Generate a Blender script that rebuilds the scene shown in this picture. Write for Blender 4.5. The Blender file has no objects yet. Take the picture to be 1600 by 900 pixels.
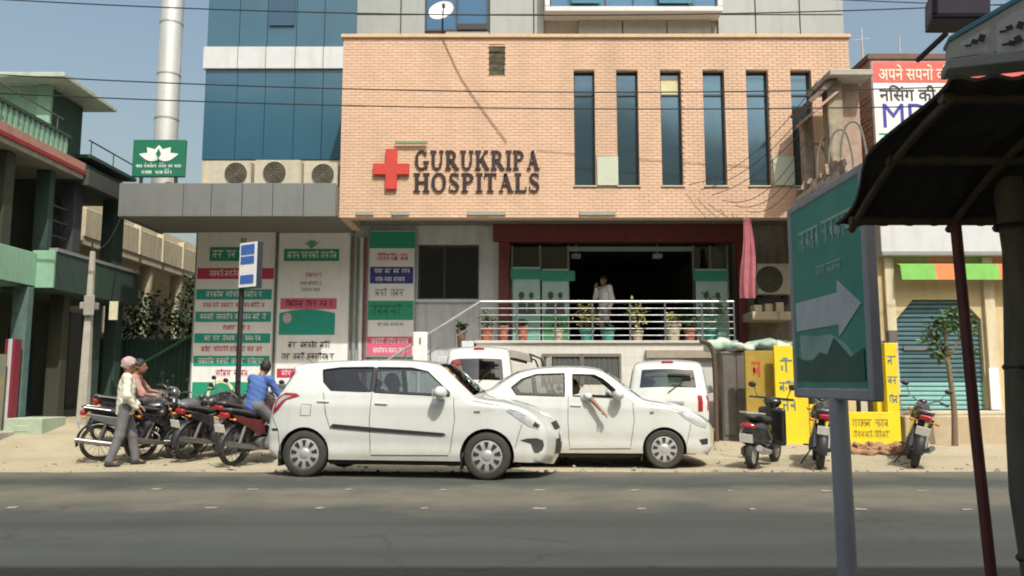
import bpy, bmesh, math, random
import numpy as np
from mathutils import Vector, Matrix, noise
from mathutils.geometry import delaunay_2d_cdt

PI = math.pi
R = math.radians
random.seed(7)
scene = bpy.context.scene
COL = scene.collection

# ------------------------------------------------------------------ camera
CAM_Z, LENS = 1.25, 28.0
FPX = 1600 * LENS / 36.0
PITCH = math.atan(145 / FPX)
cd = bpy.data.cameras.new('camera')
cd.lens, cd.sensor_width, cd.clip_start, cd.clip_end = LENS, 36.0, 0.05, 4000
cam = bpy.data.objects.new('camera', cd)
COL.objects.link(cam)
cam.location = (0, 0, CAM_Z)
cam.rotation_euler = (PI / 2 + PITCH, 0, 0)
scene.camera = cam

# ------------------------------------------------------------------ sky and sun
SUN_TO = Vector((-0.38, 1.0, -1.50)).normalized()      # direction the light travels
sun_el = math.asin(-SUN_TO.z)
world = bpy.data.worlds.new('World')
scene.world = world
world.use_nodes = True
wn = world.node_tree.nodes
wl = world.node_tree.links
for n in list(wn):
    wn.remove(n)
sky = wn.new('ShaderNodeTexSky')
sky.sky_type = 'NISHITA'
sky.sun_disc = False
sky.sun_elevation = sun_el
sky.sun_rotation = math.atan2(-SUN_TO.x, -SUN_TO.y)
sky.altitude = 300
sky.air_density = 1.9
sky.dust_density = 8.0
sky.ozone_density = 1.2
bg = wn.new('ShaderNodeBackground')
bg.inputs['Strength'].default_value = 0.15
wo = wn.new('ShaderNodeOutputWorld')
wl.new(sky.outputs[0], bg.inputs[0])
wl.new(bg.outputs[0], wo.inputs[0])
ld = bpy.data.lights.new('sun', 'SUN')
ld.energy = 4.3
ld.angle = R(0.5)
ld.color = (1.0, 0.975, 0.88)
sun = bpy.data.objects.new('sun', ld)
COL.objects.link(sun)
sun.rotation_euler = SUN_TO.to_track_quat('-Z', 'Y').to_euler()
sun.location = (5, -12, 30)

vs = scene.view_settings
vs.view_transform = 'Standard'
vs.look = 'None'
vs.exposure = 0.06
vs.gamma = 1.0
vs.use_curve_mapping = False
scene.render.engine = 'CYCLES'
scene.cycles.max_bounces = 8
scene.cycles.transparent_max_bounces = 12
scene.cycles.use_denoising = True
scene.cycles.filter_width = 1.9


# ------------------------------------------------------------------ measuring helpers
def ray(px, py):
    u, v = (px - 800) / FPX, (450 - py) / FPX
    return u, math.cos(PITCH) - v * math.sin(PITCH), math.sin(PITCH) + v * math.cos(PITCH)


def X(px, py, Y):
    u, d, w = ray(px, py)
    return u / d * Y


def Z(py, Y):
    u, d, w = ray(800, py)
    return CAM_Z + w / d * Y


def P(px, py, Y):
    return Vector((X(px, py, Y), Y, Z(py, Y)))


# ------------------------------------------------------------------ materials
MATS = {}


def M(name, c, c2=None, rough=0.6, metal=0.0, scale=6.0, mix=0.5, bump=0.0, bscale=40.0, spec=0.5, coat=0.0,
      stain=None, stain_amt=0.0, stretch=None):
    """Principled material: two-tone noise colour, optional streaky stain, optional fine relief."""
    if name in MATS:
        return MATS[name]
    m = bpy.data.materials.new(name)
    m.use_nodes = True
    nt = m.node_tree
    b = nt.nodes['Principled BSDF']
    b.inputs['Roughness'].default_value = rough
    b.inputs['Metallic'].default_value = metal
    b.inputs['Specular IOR Level'].default_value = spec
    if coat:
        b.inputs['Coat Weight'].default_value = coat
        b.inputs['Coat Roughness'].default_value = 0.06
    c = (*c, 1)
    if c2 is None:
        c2 = tuple(x * 0.82 for x in c[:3])
    tc = nt.nodes.new('ShaderNodeTexCoord')
    mp = nt.nodes.new('ShaderNodeMapping')
    if stretch:
        mp.inputs['Scale'].default_value = stretch
    nt.links.new(tc.outputs['Object'], mp.inputs[0])
    nz = nt.nodes.new('ShaderNodeTexNoise')
    nz.inputs['Scale'].default_value = scale
    nz.inputs['Detail'].default_value = 6
    nz.inputs['Roughness'].default_value = 0.62
    nt.links.new(mp.outputs[0], nz.inputs['Vector'])
    mr = nt.nodes.new('ShaderNodeMapRange')
    mr.inputs['From Min'].default_value = 0.32
    mr.inputs['From Max'].default_value = 0.72
    mr.inputs['To Max'].default_value = min(1.0, mix * 2)
    nt.links.new(nz.outputs['Fac'], mr.inputs['Value'])
    mx = nt.nodes.new('ShaderNodeMix')
    mx.data_type = 'RGBA'
    mx.inputs['A'].default_value = c
    mx.inputs['B'].default_value = (*c2[:3], 1)
    nt.links.new(mr.outputs[0], mx.inputs['Factor'])
    out = mx.outputs['Result']
    if stain is not None:
        mp2 = nt.nodes.new('ShaderNodeMapping')
        mp2.inputs['Scale'].default_value = (3.2, 3.2, 0.35)
        nt.links.new(tc.outputs['Object'], mp2.inputs[0])
        n2 = nt.nodes.new('ShaderNodeTexNoise')
        n2.inputs['Scale'].default_value = 1.6
        n2.inputs['Detail'].default_value = 7
        nt.links.new(mp2.outputs[0], n2.inputs['Vector'])
        m2 = nt.nodes.new('ShaderNodeMapRange')
        m2.inputs['From Min'].default_value = 0.5
        m2.inputs['From Max'].default_value = 0.75
        m2.inputs['To Max'].default_value = stain_amt
        nt.links.new(n2.outputs['Fac'], m2.inputs['Value'])
        x2 = nt.nodes.new('ShaderNodeMix')
        x2.data_type = 'RGBA'
        x2.inputs['B'].default_value = (*stain, 1)
        nt.links.new(m2.outputs[0], x2.inputs['Factor'])
        nt.links.new(out, x2.inputs['A'])
        out = x2.outputs['Result']
    nt.links.new(out, b.inputs['Base Color'])
    # slight roughness break-up
    rr = nt.nodes.new('ShaderNodeMapRange')
    rr.inputs['To Min'].default_value = max(0.02, rough - 0.1)
    rr.inputs['To Max'].default_value = min(1.0, rough + 0.14)
    nt.links.new(nz.outputs['Fac'], rr.inputs['Value'])
    nt.links.new(rr.outputs[0], b.inputs['Roughness'])
    if bump:
        nb = nt.nodes.new('ShaderNodeTexNoise')
        nb.inputs['Scale'].default_value = bscale
        nb.inputs['Detail'].default_value = 5
        nt.links.new(mp.outputs[0], nb.inputs['Vector'])
        bp = nt.nodes.new('ShaderNodeBump')
        bp.inputs['Strength'].default_value = bump
        bp.inputs['Distance'].default_value = 0.02
        nt.links.new(nb.outputs['Fac'], bp.inputs['Height'])
        nt.links.new(bp.outputs[0], b.inputs['Normal'])
    MATS[name] = m
    return m


def glass_mat(name, tint=(0.5, 0.6, 0.6), refl=0.08, rough=0.02):
    """Thin pane: tinted see-through mixed with a mirror reflection by fresnel."""
    if name in MATS:
        return MATS[name]
    m = bpy.data.materials.new(name)
    m.use_nodes = True
    nt = m.node_tree
    nt.nodes.remove(nt.nodes['Principled BSDF'])
    o = nt.nodes['Material Output']
    t = nt.nodes.new('ShaderNodeBsdfTransparent')
    t.inputs[0].default_value = (*tint, 1)
    g = nt.nodes.new('ShaderNodeBsdfGlossy')
    g.inputs['Roughness'].default_value = rough
    fr = nt.nodes.new('ShaderNodeFresnel')
    fr.inputs[0].default_value = 1.5
    ad = nt.nodes.new('ShaderNodeMath')
    ad.operation = 'ADD'
    ad.inputs[1].default_value = refl
    ad.use_clamp = True
    nt.links.new(fr.outputs[0], ad.inputs[0])
    mx = nt.nodes.new('ShaderNodeMixShader')
    nt.links.new(ad.outputs[0], mx.inputs[0])
    nt.links.new(t.outputs[0], mx.inputs[1])
    nt.links.new(g.outputs[0], mx.inputs[2])
    nt.links.new(mx.outputs[0], o.inputs[0])
    MATS[name] = m
    return m


# ------------------------------------------------------------------ mesh collecting
ORG = {}          # things laid out in world coordinates: object -> origin to subtract


class MB:
    def __init__(self):
        self.v, self.f = [], []

    def add(self, vs_, fs_):
        o = len(self.v)
        self.v += [tuple(p) for p in vs_]
        self.f += [tuple(i + o for i in q) for q in fs_]
        return self

    def box(self, x0, x1, y0, y1, z0, z1):
        x0, x1 = sorted((x0, x1)); y0, y1 = sorted((y0, y1)); z0, z1 = sorted((z0, z1))
        v = [(x, y, z) for z in (z0, z1) for y in (y0, y1) for x in (x0, x1)]
        return self.add(v, [(0, 2, 3, 1), (4, 5, 7, 6), (0, 1, 5, 4), (2, 6, 7, 3), (0, 4, 6, 2), (1, 3, 7, 5)])

    def obox(self, c, size, rot=(0, 0, 0)):
        m = Matrix.Translation(c) @ (rot.to_matrix().to_4x4() if hasattr(rot, 'to_matrix') else
                                     Matrix.Rotation(rot[2], 4, 'Z') @ Matrix.Rotation(rot[1], 4, 'Y') @ Matrix.Rotation(rot[0], 4, 'X'))
        b = MB().box(-size[0] / 2, size[0] / 2, -size[1] / 2, size[1] / 2, -size[2] / 2, size[2] / 2)
        return self.add([m @ Vector(p) for p in b.v], b.f)

    def cyl(self, p0, p1, r0, r1=None, n=12, cap=True):
        r1 = r0 if r1 is None else r1
        p0, p1 = Vector(p0), Vector(p1)
        d = (p1 - p0).normalized()
        a = d.orthogonal().normalized()
        b = d.cross(a)
        v = []
        for p, r in ((p0, r0), (p1, r1)):
            v += [p + a * (r * math.cos(2 * PI * i / n)) + b * (r * math.sin(2 * PI * i / n)) for i in range(n)]
        f = [(i, (i + 1) % n, n + (i + 1) % n, n + i) for i in range(n)]
        if cap:
            f += [tuple(range(n - 1, -1, -1)), tuple(range(n, 2 * n))]
        return self.add(v, f)

    def tube(self, pts, r, n=8, closed=False):
        pts = [Vector(p) for p in pts]
        k = len(pts)
        rs = r if isinstance(r, (list, tuple)) else [r] * k
        v, a = [], None
        for i, p in enumerate(pts):
            if closed:
                d = pts[(i + 1) % k] - pts[i - 1]
            else:
                d = pts[min(i + 1, k - 1)] - pts[max(i - 1, 0)]
            d.normalize()
            if a is None:
                a = d.orthogonal().normalized()
            a = (a - d * a.dot(d))
            a = a.normalized() if a.length > 1e-6 else d.orthogonal().normalized()
            b = d.cross(a)
            v += [p + a * (rs[i] * math.cos(2 * PI * j / n)) + b * (rs[i] * math.sin(2 * PI * j / n)) for j in range(n)]
        f = []
        for i in range(k if closed else k - 1):
            i2 = (i + 1) % k
            f += [(i * n + j, i * n + (j + 1) % n, i2 * n + (j + 1) % n, i2 * n + j) for j in range(n)]
        if not closed:
            f += [tuple(range(n - 1, -1, -1)), tuple(range((k - 1) * n, k * n))]
        return self.add(v, f)

    def lathe(self, prof, c=(0, 0, 0), axis='Z', n=20, closed=False):
        v, f = [], []
        for r, h in prof:
            for j in range(n):
                x, y = r * math.cos(2 * PI * j / n), r * math.sin(2 * PI * j / n)
                p = (x, y, h) if axis == 'Z' else ((x, h, y) if axis == 'Y' else (h, x, y))
                v.append((p[0] + c[0], p[1] + c[1], p[2] + c[2]))
        k = len(prof)
        for i in range(k if closed else k - 1):
            i2 = (i + 1) % k
            f += [(i * n + j, i * n + (j + 1) % n, i2 * n + (j + 1) % n, i2 * n + j) for j in range(n)]
        return self.add(v, f)

    def sphere(self, c, r, nu=14, nv=8):
        r = (r, r, r) if not isinstance(r, (list, tuple)) else r
        v = [(c[0], c[1], c[2] - r[2])]
        for i in range(1, nv):
            t = PI * i / nv
            for j in range(nu):
                a = 2 * PI * j / nu
                v.append((c[0] + r[0] * math.sin(t) * math.cos(a), c[1] + r[1] * math.sin(t) * math.sin(a), c[2] - r[2] * math.cos(t)))
        v.append((c[0], c[1], c[2] + r[2]))
        f = [(0, 1 + (j + 1) % nu, 1 + j) for j in range(nu)]
        for i in range(nv - 2):
            f += [(1 + i * nu + j, 1 + i * nu + (j + 1) % nu, 1 + (i + 1) * nu + (j + 1) % nu, 1 + (i + 1) * nu + j) for j in range(nu)]
        e = len(v) - 1
        f += [(e, e - nu + j, e - nu + (j + 1) % nu) for j in range(nu)]
        return self.add(v, f)

    def prism(self, poly, a0, a1, plane='xz'):
        """Polygon extruded between a0 and a1 along the axis missing from 'plane'."""
        n = len(poly)
        v = []
        for a in (a0, a1):
            for p, q in poly:
                v.append((p, a, q) if plane == 'xz' else ((p, q, a) if plane == 'xy' else (a, p, q)))
        f = [(i, (i + 1) % n, n + (i + 1) % n, n + i) for i in range(n)]
        f += [tuple(range(n)), tuple(range(2 * n - 1, n - 1, -1))]
        return self.add(v, f)

    def grid(self, fn, nu, nv):
        v = [fn(i / nu, j / nv) for j in range(nv + 1) for i in range(nu + 1)]
        f = [(j * (nu + 1) + i, j * (nu + 1) + i + 1, (j + 1) * (nu + 1) + i + 1, (j + 1) * (nu + 1) + i) for j in range(nv) for i in range(nu)]
        return self.add(v, f)

    def xform(self, m):
        self.v = [tuple(m @ Vector(p)) for p in self.v]
        return self

    def mesh(self, name, mat, smooth=None, bevel=0.0, seg=1, recalc=True, thick=0.0):
        me = bpy.data.meshes.new(name)
        bm = bmesh.new()
        bv = [bm.verts.new(p) for p in self.v]
        for q in self.f:
            if len(set(q)) >= 3:
                try:
                    bm.faces.new([bv[i] for i in q])
                except ValueError:
                    pass
        if recalc:
            bmesh.ops.recalc_face_normals(bm, faces=bm.faces)
        if bevel:
            es = [e for e in bm.edges if len(e.link_faces) == 2 and e.calc_face_angle(0) > 0.6]
            bmesh.ops.bevel(bm, geom=es, offset=bevel, segments=seg, affect='EDGES', clamp_overlap=True)
        if thick:
            bmesh.ops.solidify(bm, geom=list(bm.faces), thickness=thick)
        bm.to_mesh(me)
        bm.free()
        if smooth is not None:
            for p in me.polygons:
                p.use_smooth = True
            me.set_sharp_from_angle(angle=R(smooth))
        if mat is not None:
            me.materials.append(mat)
        return me

    def build(self, name, mat, parent=None, smooth=None, bevel=0.0, seg=1, label=None, cat=None, group=None, kind=None, recalc=True, thick=0.0):
        if parent is not None and parent in ORG:
            o = ORG[parent]
            self.v = [(p[0] - o[0], p[1] - o[1], p[2] - o[2]) for p in self.v]
        ob = bpy.data.objects.new(name, self.mesh(name, mat, smooth, bevel, seg, recalc, thick))
        COL.objects.link(ob)
        if parent is not None:
            ob.parent = parent
            if parent in ORG:
                ORG[ob] = ORG[parent]
        return tag(ob, label, cat, group, kind)


def tag(o, label=None, cat=None, group=None, kind=None):
    if label: o['label'] = label
    if cat: o['category'] = cat
    if group: o['group'] = group
    if kind: o['kind'] = kind
    return o


def thing(name, label, cat, loc=(0, 0, 0), rz=0.0, group=None, world_layout=False):
    o = bpy.data.objects.new(name, None)
    o.empty_display_size = 0.2
    COL.objects.link(o)
    o.location = loc
    o.rotation_euler = (0, 0, rz)
    if world_layout:
        ORG[o] = Vector(loc)
    return tag(o, label, cat, group)


def place_part(name, me, parent, loc, rot=None, mat=None):
    """A further piece that shares mesh data with its alikes."""
    o = bpy.data.objects.new(name, me)
    COL.objects.link(o)
    o.parent = parent
    if parent in ORG:
        loc = Vector(loc) - ORG[parent]
        ORG[o] = ORG[parent]
    o.location = loc
    if rot: o.rotation_euler = rot
    return o


def copy_tree(o, parent=None):
    c = o.copy()
    COL.objects.link(c)
    c.parent = parent
    for ch in list(o.children):
        copy_tree(ch, c)
    return c


def catmull(pts, per=8):
    out = []
    n = len(pts)
    for i in range(n - 1):
        p0, p1, p2, p3 = (Vector(pts[max(i - 1, 0)]), Vector(pts[i]), Vector(pts[i + 1]), Vector(pts[min(i + 2, n - 1)]))
        for k in range(per):
            t = k / per
            out.append(0.5 * ((2 * p1) + (p2 - p0) * t + (2 * p0 - 5 * p1 + 4 * p2 - p3) * t * t + (3 * p1 - p0 - 3 * p2 + p3) * t ** 3))
    out.append(Vector(pts[-1]))
    return out


def inside(poly, x, y):
    r, j = False, len(poly) - 1
    for i in range(len(poly)):
        xi, yi, xj, yj = poly[i][0], poly[i][1], poly[j][0], poly[j][1]
        if (yi > y) != (yj > y) and x < (xj - xi) * (y - yi) / (yj - yi) + xi:
            r = not r
        j = i
    return r


def fill2d(outer, holes=(), step=0.07, extra=()):
    """Triangulate a 2-D outline with holes and an even sprinkle of inner points."""
    pts, edges = [], []
    for loop in [outer] + list(holes):
        o = len(pts)
        pts += [Vector((p[0], p[1])) for p in loop]
        edges += [(o + i, o + (i + 1) % len(loop)) for i in range(len(loop))]
    xs = [p[0] for p in outer]; ys = [p[1] for p in outer]
    x = min(xs) + step / 2
    while x < max(xs):
        y = min(ys) + step / 2
        while y < max(ys):
            if inside(outer, x, y) and not any(inside(h, x, y) for h in holes):
                pts.append(Vector((x, y)))
            y += step
        x += step
    pts += [Vector(p) for p in extra if inside(outer, p[0], p[1]) and not any(inside(h, p[0], p[1]) for h in holes)]
    v, e, f, *_ = delaunay_2d_cdt(pts, edges, [], 0, 1e-5)
    fs = []
    for q in f:
        cx = sum(v[i].x for i in q) / len(q); cy = sum(v[i].y for i in q) / len(q)
        if inside(outer, cx, cy) and not any(inside(h, cx, cy) for h in holes):
            fs.append(tuple(q))
    return v, fs


# ------------------------------------------------------------------ writing
def text_mb(s, size=1.0, depth=0.01, spacing=1.0, bold=0.0):
    """Lettering as a mesh in the x-z plane, facing -y, left-bottom at the origin."""
    cu = bpy.data.curves.new('t', 'FONT')
    cu.body = s
    cu.size = size
    cu.extrude = depth
    cu.space_character = spacing
    cu.offset = bold
    cu.resolution_u = 3
    ob = bpy.data.objects.new('t', cu)
    COL.objects.link(ob)
    dg = bpy.context.evaluated_depsgraph_get()
    me = bpy.data.meshes.new_from_object(ob.evaluated_get(dg))
    m = MB()
    m.v = [(p.co.x, -p.co.z, p.co.y) for p in me.vertices]
    m.f = [tuple(p.vertices) for p in me.polygons]
    bpy.data.objects.remove(ob)
    bpy.data.curves.remove(cu)
    bpy.data.meshes.remove(me)
    return m


def fit_text(s, x0, x1, z0, z1, y, depth=0.006, bold=0.0):
    m = text_mb(s, 1.0, 0.01, 1.0, bold)
    xs = [p[0] for p in m.v]; zs = [p[2] for p in m.v]
    a, b, c, d = min(xs), max(xs), min(zs), max(zs)
    m.v = [(x0 + (p[0] - a) / (b - a) * (x1 - x0), y + (depth if p[1] > 0 else 0) - depth, z0 + (p[2] - c) / (d - c) * (z1 - z0)) for p in m.v]
    return m


def marks(mb, x0, x1, z0, z1, y, seed=0, d=0.004, headline=True):
    """A line of lettering too small to read in the photograph: head bars with stems and bowls."""
    rnd = random.Random(seed)
    h = z1 - z0
    x = x0
    while x < x1 - 0.3 * h:
        w = min(rnd.uniform(1.2, 3.4) * h, x1 - x)
        if headline:
            mb.box(x, x + w, y - d, y, z1 - 0.13 * h, z1)
        cx = x + 0.1 * h
        while cx < x + w - 0.25 * h:
            k = rnd.random()
            mb.box(cx + 0.30 * h, cx + 0.42 * h, y - d, y, z0 + 0.02 * h, z1 - 0.13 * h)
            if k < 0.7:
                mb.box(cx, cx + 0.30 * h, y - d, y, z0 + rnd.uniform(0.2, 0.5) * h, z0 + rnd.uniform(0.52, 0.64) * h)
            if k > 0.35:
                mb.box(cx - 0.02 * h, cx + 0.1 * h, y - d, y, z0 + 0.15 * h, z0 + rnd.uniform(0.5, 0.8) * h)
            if k > 0.8:
                mb.box(cx + 0.1 * h, cx + 0.5 * h, y - d, y, z1 + 0.04 * h, z1 + 0.16 * h)
            cx += rnd.uniform(0.5, 0.72) * h
        x += w + 0.4 * h
    return mb


# ------------------------------------------------------------------ smooth solids from distance fields
class SDF:
    """Blend of tapered capsules and ellipsoids turned into ONE closed skin (surface nets)."""
    def __init__(self, lo, hi, h=0.012, k=0.03):
        self.lo, self.h, self.k = np.array(lo, float), h, k
        self.n = np.ceil((np.array(hi) - self.lo) / h).astype(int) + 1
        self.F = np.full(self.n, 0.3)
        self.ax = [self.lo[i] + h * np.arange(self.n[i]) for i in range(3)]

    def _win(self, lo, hi):
        i0 = np.clip(np.floor((np.array(lo) - self.lo) / self.h).astype(int), 0, self.n)
        i1 = np.clip(np.ceil((np.array(hi) - self.lo) / self.h).astype(int) + 1, 0, self.n)
        sl = tuple(slice(a, b) for a, b in zip(i0, i1))
        g = np.meshgrid(*[self.ax[i][sl[i]] for i in range(3)], indexing='ij')
        return sl, g

    def _merge(self, sl, d, k, cut=False):
        a = self.F[sl]
        if cut:
            self.F[sl] = np.maximum(a, -d)
            return
        if k <= 0:
            self.F[sl] = np.minimum(a, d)
            return
        hh = np.clip(0.5 + 0.5 * (a - d) / k, 0, 1)
        self.F[sl] = a * (1 - hh) + d * hh - k * hh * (1 - hh)

    def cap(self, a, b, r0, r1=None, k=None, flat=None):
        r1 = r0 if r1 is None else r1
        k = self.k if k is None else k
        a, b = np.array(a, float), np.array(b, float)
        pad = max(r0, r1) + k + 0.06
        sl, g = self._win(np.minimum(a, b) - pad, np.maximum(a, b) + pad)
        p = np.stack(g, -1) - a
        ab = b - a
        t = np.clip((p @ ab) / max(ab @ ab, 1e-9), 0, 1)
        q = p - t[..., None] * ab
        if flat is not None:           # squash along a direction
            u = np.array(flat[0], float); u /= np.linalg.norm(u)
            q = q + (q @ u)[..., None] * u * (1 / flat[1] - 1)
        d = np.linalg.norm(q, axis=-1) - (r0 + (r1 - r0) * t)
        self._merge(sl, d, k)
        return self

    def ell(self, c, r, k=None, rot=None, cut=False):
        k = self.k if k is None else k
        c, r = np.array(c, float), np.array(r, float)
        pad = max(r) + k + 0.06
        sl, g = self._win(c - pad, c + pad)
        p = np.stack(g, -1) - c
        if rot is not None:
            p = p @ np.array(rot)
        k0 = np.linalg.norm(p / r, axis=-1)
        k1 = np.linalg.norm(p / (r * r), axis=-1)
        d = k0 * (k0 - 1) / np.maximum(k1, 1e-6)
        self._merge(sl, d, k, cut)
        return self

    def rbox(self, c, half, r=0.02, k=None, rz=0.0, ry=0.0, cut=False):
        k = self.k if k is None else k
        c, half = np.array(c, float), np.array(half, float)
        pad = np.linalg.norm(half) + k + 0.06
        sl, g = self._win(c - pad, c + pad)
        p = np.stack(g, -1) - c
        m = np.array((Matrix.Rotation(rz, 3, 'Z') @ Matrix.Rotation(ry, 3, 'Y')))
        p = p @ m
        q = np.abs(p) - (half - r)
        d = np.linalg.norm(np.maximum(q, 0), axis=-1) + np.minimum(q.max(-1), 0) - r
        self._merge(sl, d, k, cut)
        return self

    def half(self, point, normal):
        """Keep only the side away from 'normal'."""
        g = np.meshgrid(*self.ax, indexing='ij')
        nrm = np.array(normal, float); nrm /= np.linalg.norm(nrm)
        d = (np.stack(g, -1) - np.array(point)) @ nrm
        self.F = np.maximum(self.F, d)
        return self

    def wrinkle(self, amp, freq, seed=0):
        g = np.meshgrid(*self.ax, indexing='ij')
        x, y, z = g
        s = seed * 1.7
        w = (np.sin(freq * (x + 0.6 * z) + s) * np.sin(freq * 0.8 * (y - 0.5 * z) + 2 * s) + 0.6 * np.sin(freq * 1.9 * (z + 0.35 * x - 0.3 * y) + s))
        self.F = self.F + amp * w
        return self

    def mb(self):
        F, h = self.F, self.h
        F = np.pad(F, 1, constant_values=0.3)
        lo = self.lo - h
        ins = F < 0
        nx, ny, nz = F.shape
        cx, cy, cz = nx - 1, ny - 1, nz - 1
        cnt = np.zeros((cx, cy, cz)); pos = np.zeros((cx, cy, cz, 3))
        corners = [(i, j, k) for i in (0, 1) for j in (0, 1) for k in (0, 1)]
        for a in corners:
            for ax in range(3):
                if a[ax] == 0:
                    b = list(a); b[ax] = 1
                    fa = F[a[0]:a[0] + cx, a[1]:a[1] + cy, a[2]:a[2] + cz]
                    fb = F[b[0]:b[0] + cx, b[1]:b[1] + cy, b[2]:b[2] + cz]
                    cr = (fa < 0) != (fb < 0)
                    den = np.where(np.abs(fa - fb) < 1e-9, 1e-9, fa - fb)
                    t = np.where(cr, fa / den, 0)
                    cnt += cr
                    for q in range(3):
                        pos[..., q] += np.where(cr, a[q] + (t if q == ax else 0), 0)
        act = cnt > 0
        idx = -np.ones(act.shape, int)
        idx[act] = np.arange(act.sum())
        ijk = np.argwhere(act)
        v = (ijk + pos[act] / cnt[act][:, None]) * h + lo
        faces = []
        for ax in range(3):
            s0 = [slice(1, -1)] * 3; s0[ax] = slice(0, -1)
            s1 = [slice(1, -1)] * 3; s1[ax] = slice(1, None)
            e0, e1 = ins[tuple(s0)], ins[tuple(s1)]
            for flip, m in ((False, e0 & ~e1), (True, ~e0 & e1)):
                w = np.argwhere(m)
                if not len(w):
                    continue
                u1, u2 = [(1, 2), (2, 0), (0, 1)][ax]
                base = w.copy()
                base[:, u1] += 1; base[:, u2] += 1
                q = []
                for d1, d2 in ((-1, -1), (0, -1), (0, 0), (-1, 0)):
                    c = base.copy(); c[:, u1] += d1; c[:, u2] += d2
                    q.append(idx[c[:, 0], c[:, 1], c[:, 2]])
                q = np.stack(q[::-1] if flip else q, -1)
                faces.append(q)
        m = MB()
        m.v = [tuple(p) for p in v.tolist()]
        m.f = [tuple(p) for p in np.concatenate(faces).tolist()] if faces else []
        return m

# ================================================================== MATERIALS
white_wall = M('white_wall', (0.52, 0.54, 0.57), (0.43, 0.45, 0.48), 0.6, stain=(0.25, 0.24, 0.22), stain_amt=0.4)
grey_panel = M('grey_panel', (0.31, 0.335, 0.335), (0.26, 0.285, 0.285), 0.38, metal=0.25, scale=2, stain=(0.2, 0.2, 0.19), stain_amt=0.35)
dark_grey_panel = M('dark_grey_panel', (0.20, 0.215, 0.215), (0.17, 0.18, 0.18), 0.42, metal=0.3, scale=2, stain=(0.12, 0.12, 0.11), stain_amt=0.35)
white_panel = M('white_panel', (0.56, 0.58, 0.61), (0.5, 0.52, 0.55), 0.4, scale=3, stain=(0.4, 0.38, 0.34), stain_amt=0.4)
cream_paint = M('cream_paint', (0.60, 0.53, 0.38), (0.50, 0.43, 0.30), 0.7, scale=4, bump=0.15, stain=(0.2, 0.17, 0.12), stain_amt=0.6)
dark_soffit = M('dark_soffit', (0.16, 0.155, 0.145), None, 0.8)
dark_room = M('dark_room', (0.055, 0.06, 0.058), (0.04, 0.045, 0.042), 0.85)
curtain_glass = M('curtain_glass', (0.036, 0.11, 0.172), (0.028, 0.09, 0.145), 0.07, scale=0.7, spec=0.9)
window_glass = M('window_glass', (0.15, 0.25, 0.33), (0.12, 0.21, 0.28), 0.04, metal=0.85, scale=1.0, spec=1.0)
teal_glass = glass_mat('teal_glass', (0.30, 0.52, 0.47), 0.06, 0.03)
black_metal = M('black_metal', (0.02, 0.02, 0.022), None, 0.45)
dark_frame = M('dark_frame', (0.04, 0.045, 0.05), None, 0.4)
white_metal = M('white_metal', (0.72, 0.73, 0.74), (0.62, 0.62, 0.62), 0.35)
steel = M('steel', (0.26, 0.27, 0.28), (0.2, 0.21, 0.22), 0.4, metal=0.6, scale=8)
steel_matt = M('galvanised_steel', (0.62, 0.64, 0.63), (0.54, 0.56, 0.55), 0.42, metal=0.45, scale=5, stain=(0.42, 0.4, 0.36), stain_amt=0.4)
maroon = M('maroon_paint', (0.16, 0.03, 0.03), (0.11, 0.022, 0.022), 0.5)
red_paint = M('red_paint', (0.52, 0.045, 0.035), (0.42, 0.035, 0.03), 0.45)
green_print = M('green_print', (0.015, 0.28, 0.17), (0.012, 0.24, 0.15), 0.5)
teal_print = M('teal_print', (0.01, 0.30, 0.24), (0.01, 0.26, 0.2), 0.5)
white_print = M('white_print', (0.74, 0.75, 0.76), (0.66, 0.67, 0.68), 0.5, stain=(0.5, 0.48, 0.44), stain_amt=0.3)
crimson_print = M('crimson_print', (0.50, 0.03, 0.09), None, 0.5)
pink_print = M('pink_print', (0.62, 0.10, 0.17), (0.55, 0.12, 0.2), 0.5)
navy_print = M('navy_print', (0.03, 0.03, 0.22), None, 0.5)
blue_print = M('blue_print', (0.05, 0.14, 0.45), None, 0.5)
black_print = M('black_print', (0.03, 0.03, 0.035), None, 0.5)
grey_print = M('grey_print', (0.25, 0.27, 0.29), None, 0.5)
leaf_green = M('leaf_green', (0.07, 0.13, 0.035), (0.035, 0.075, 0.02), 0.55, scale=9)
leaf_dark = M('leaf_dark', (0.035, 0.07, 0.025), (0.02, 0.04, 0.014), 0.6, scale=9)
leaf_yellow = M('leaf_yellow', (0.30, 0.27, 0.06), (0.16, 0.18, 0.04), 0.55, scale=9)
bark = M('bark', (0.20, 0.145, 0.095), (0.12, 0.085, 0.055), 0.9, scale=20, bump=0.4, bscale=50)
rubber = M('rubber', (0.028, 0.028, 0.028), (0.05, 0.046, 0.04), 0.85, scale=14)
concrete = M('concrete', (0.40, 0.375, 0.33), (0.30, 0.28, 0.245), 0.85, scale=7, bump=0.25, stain=(0.16, 0.15, 0.13), stain_amt=0.5)


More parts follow.
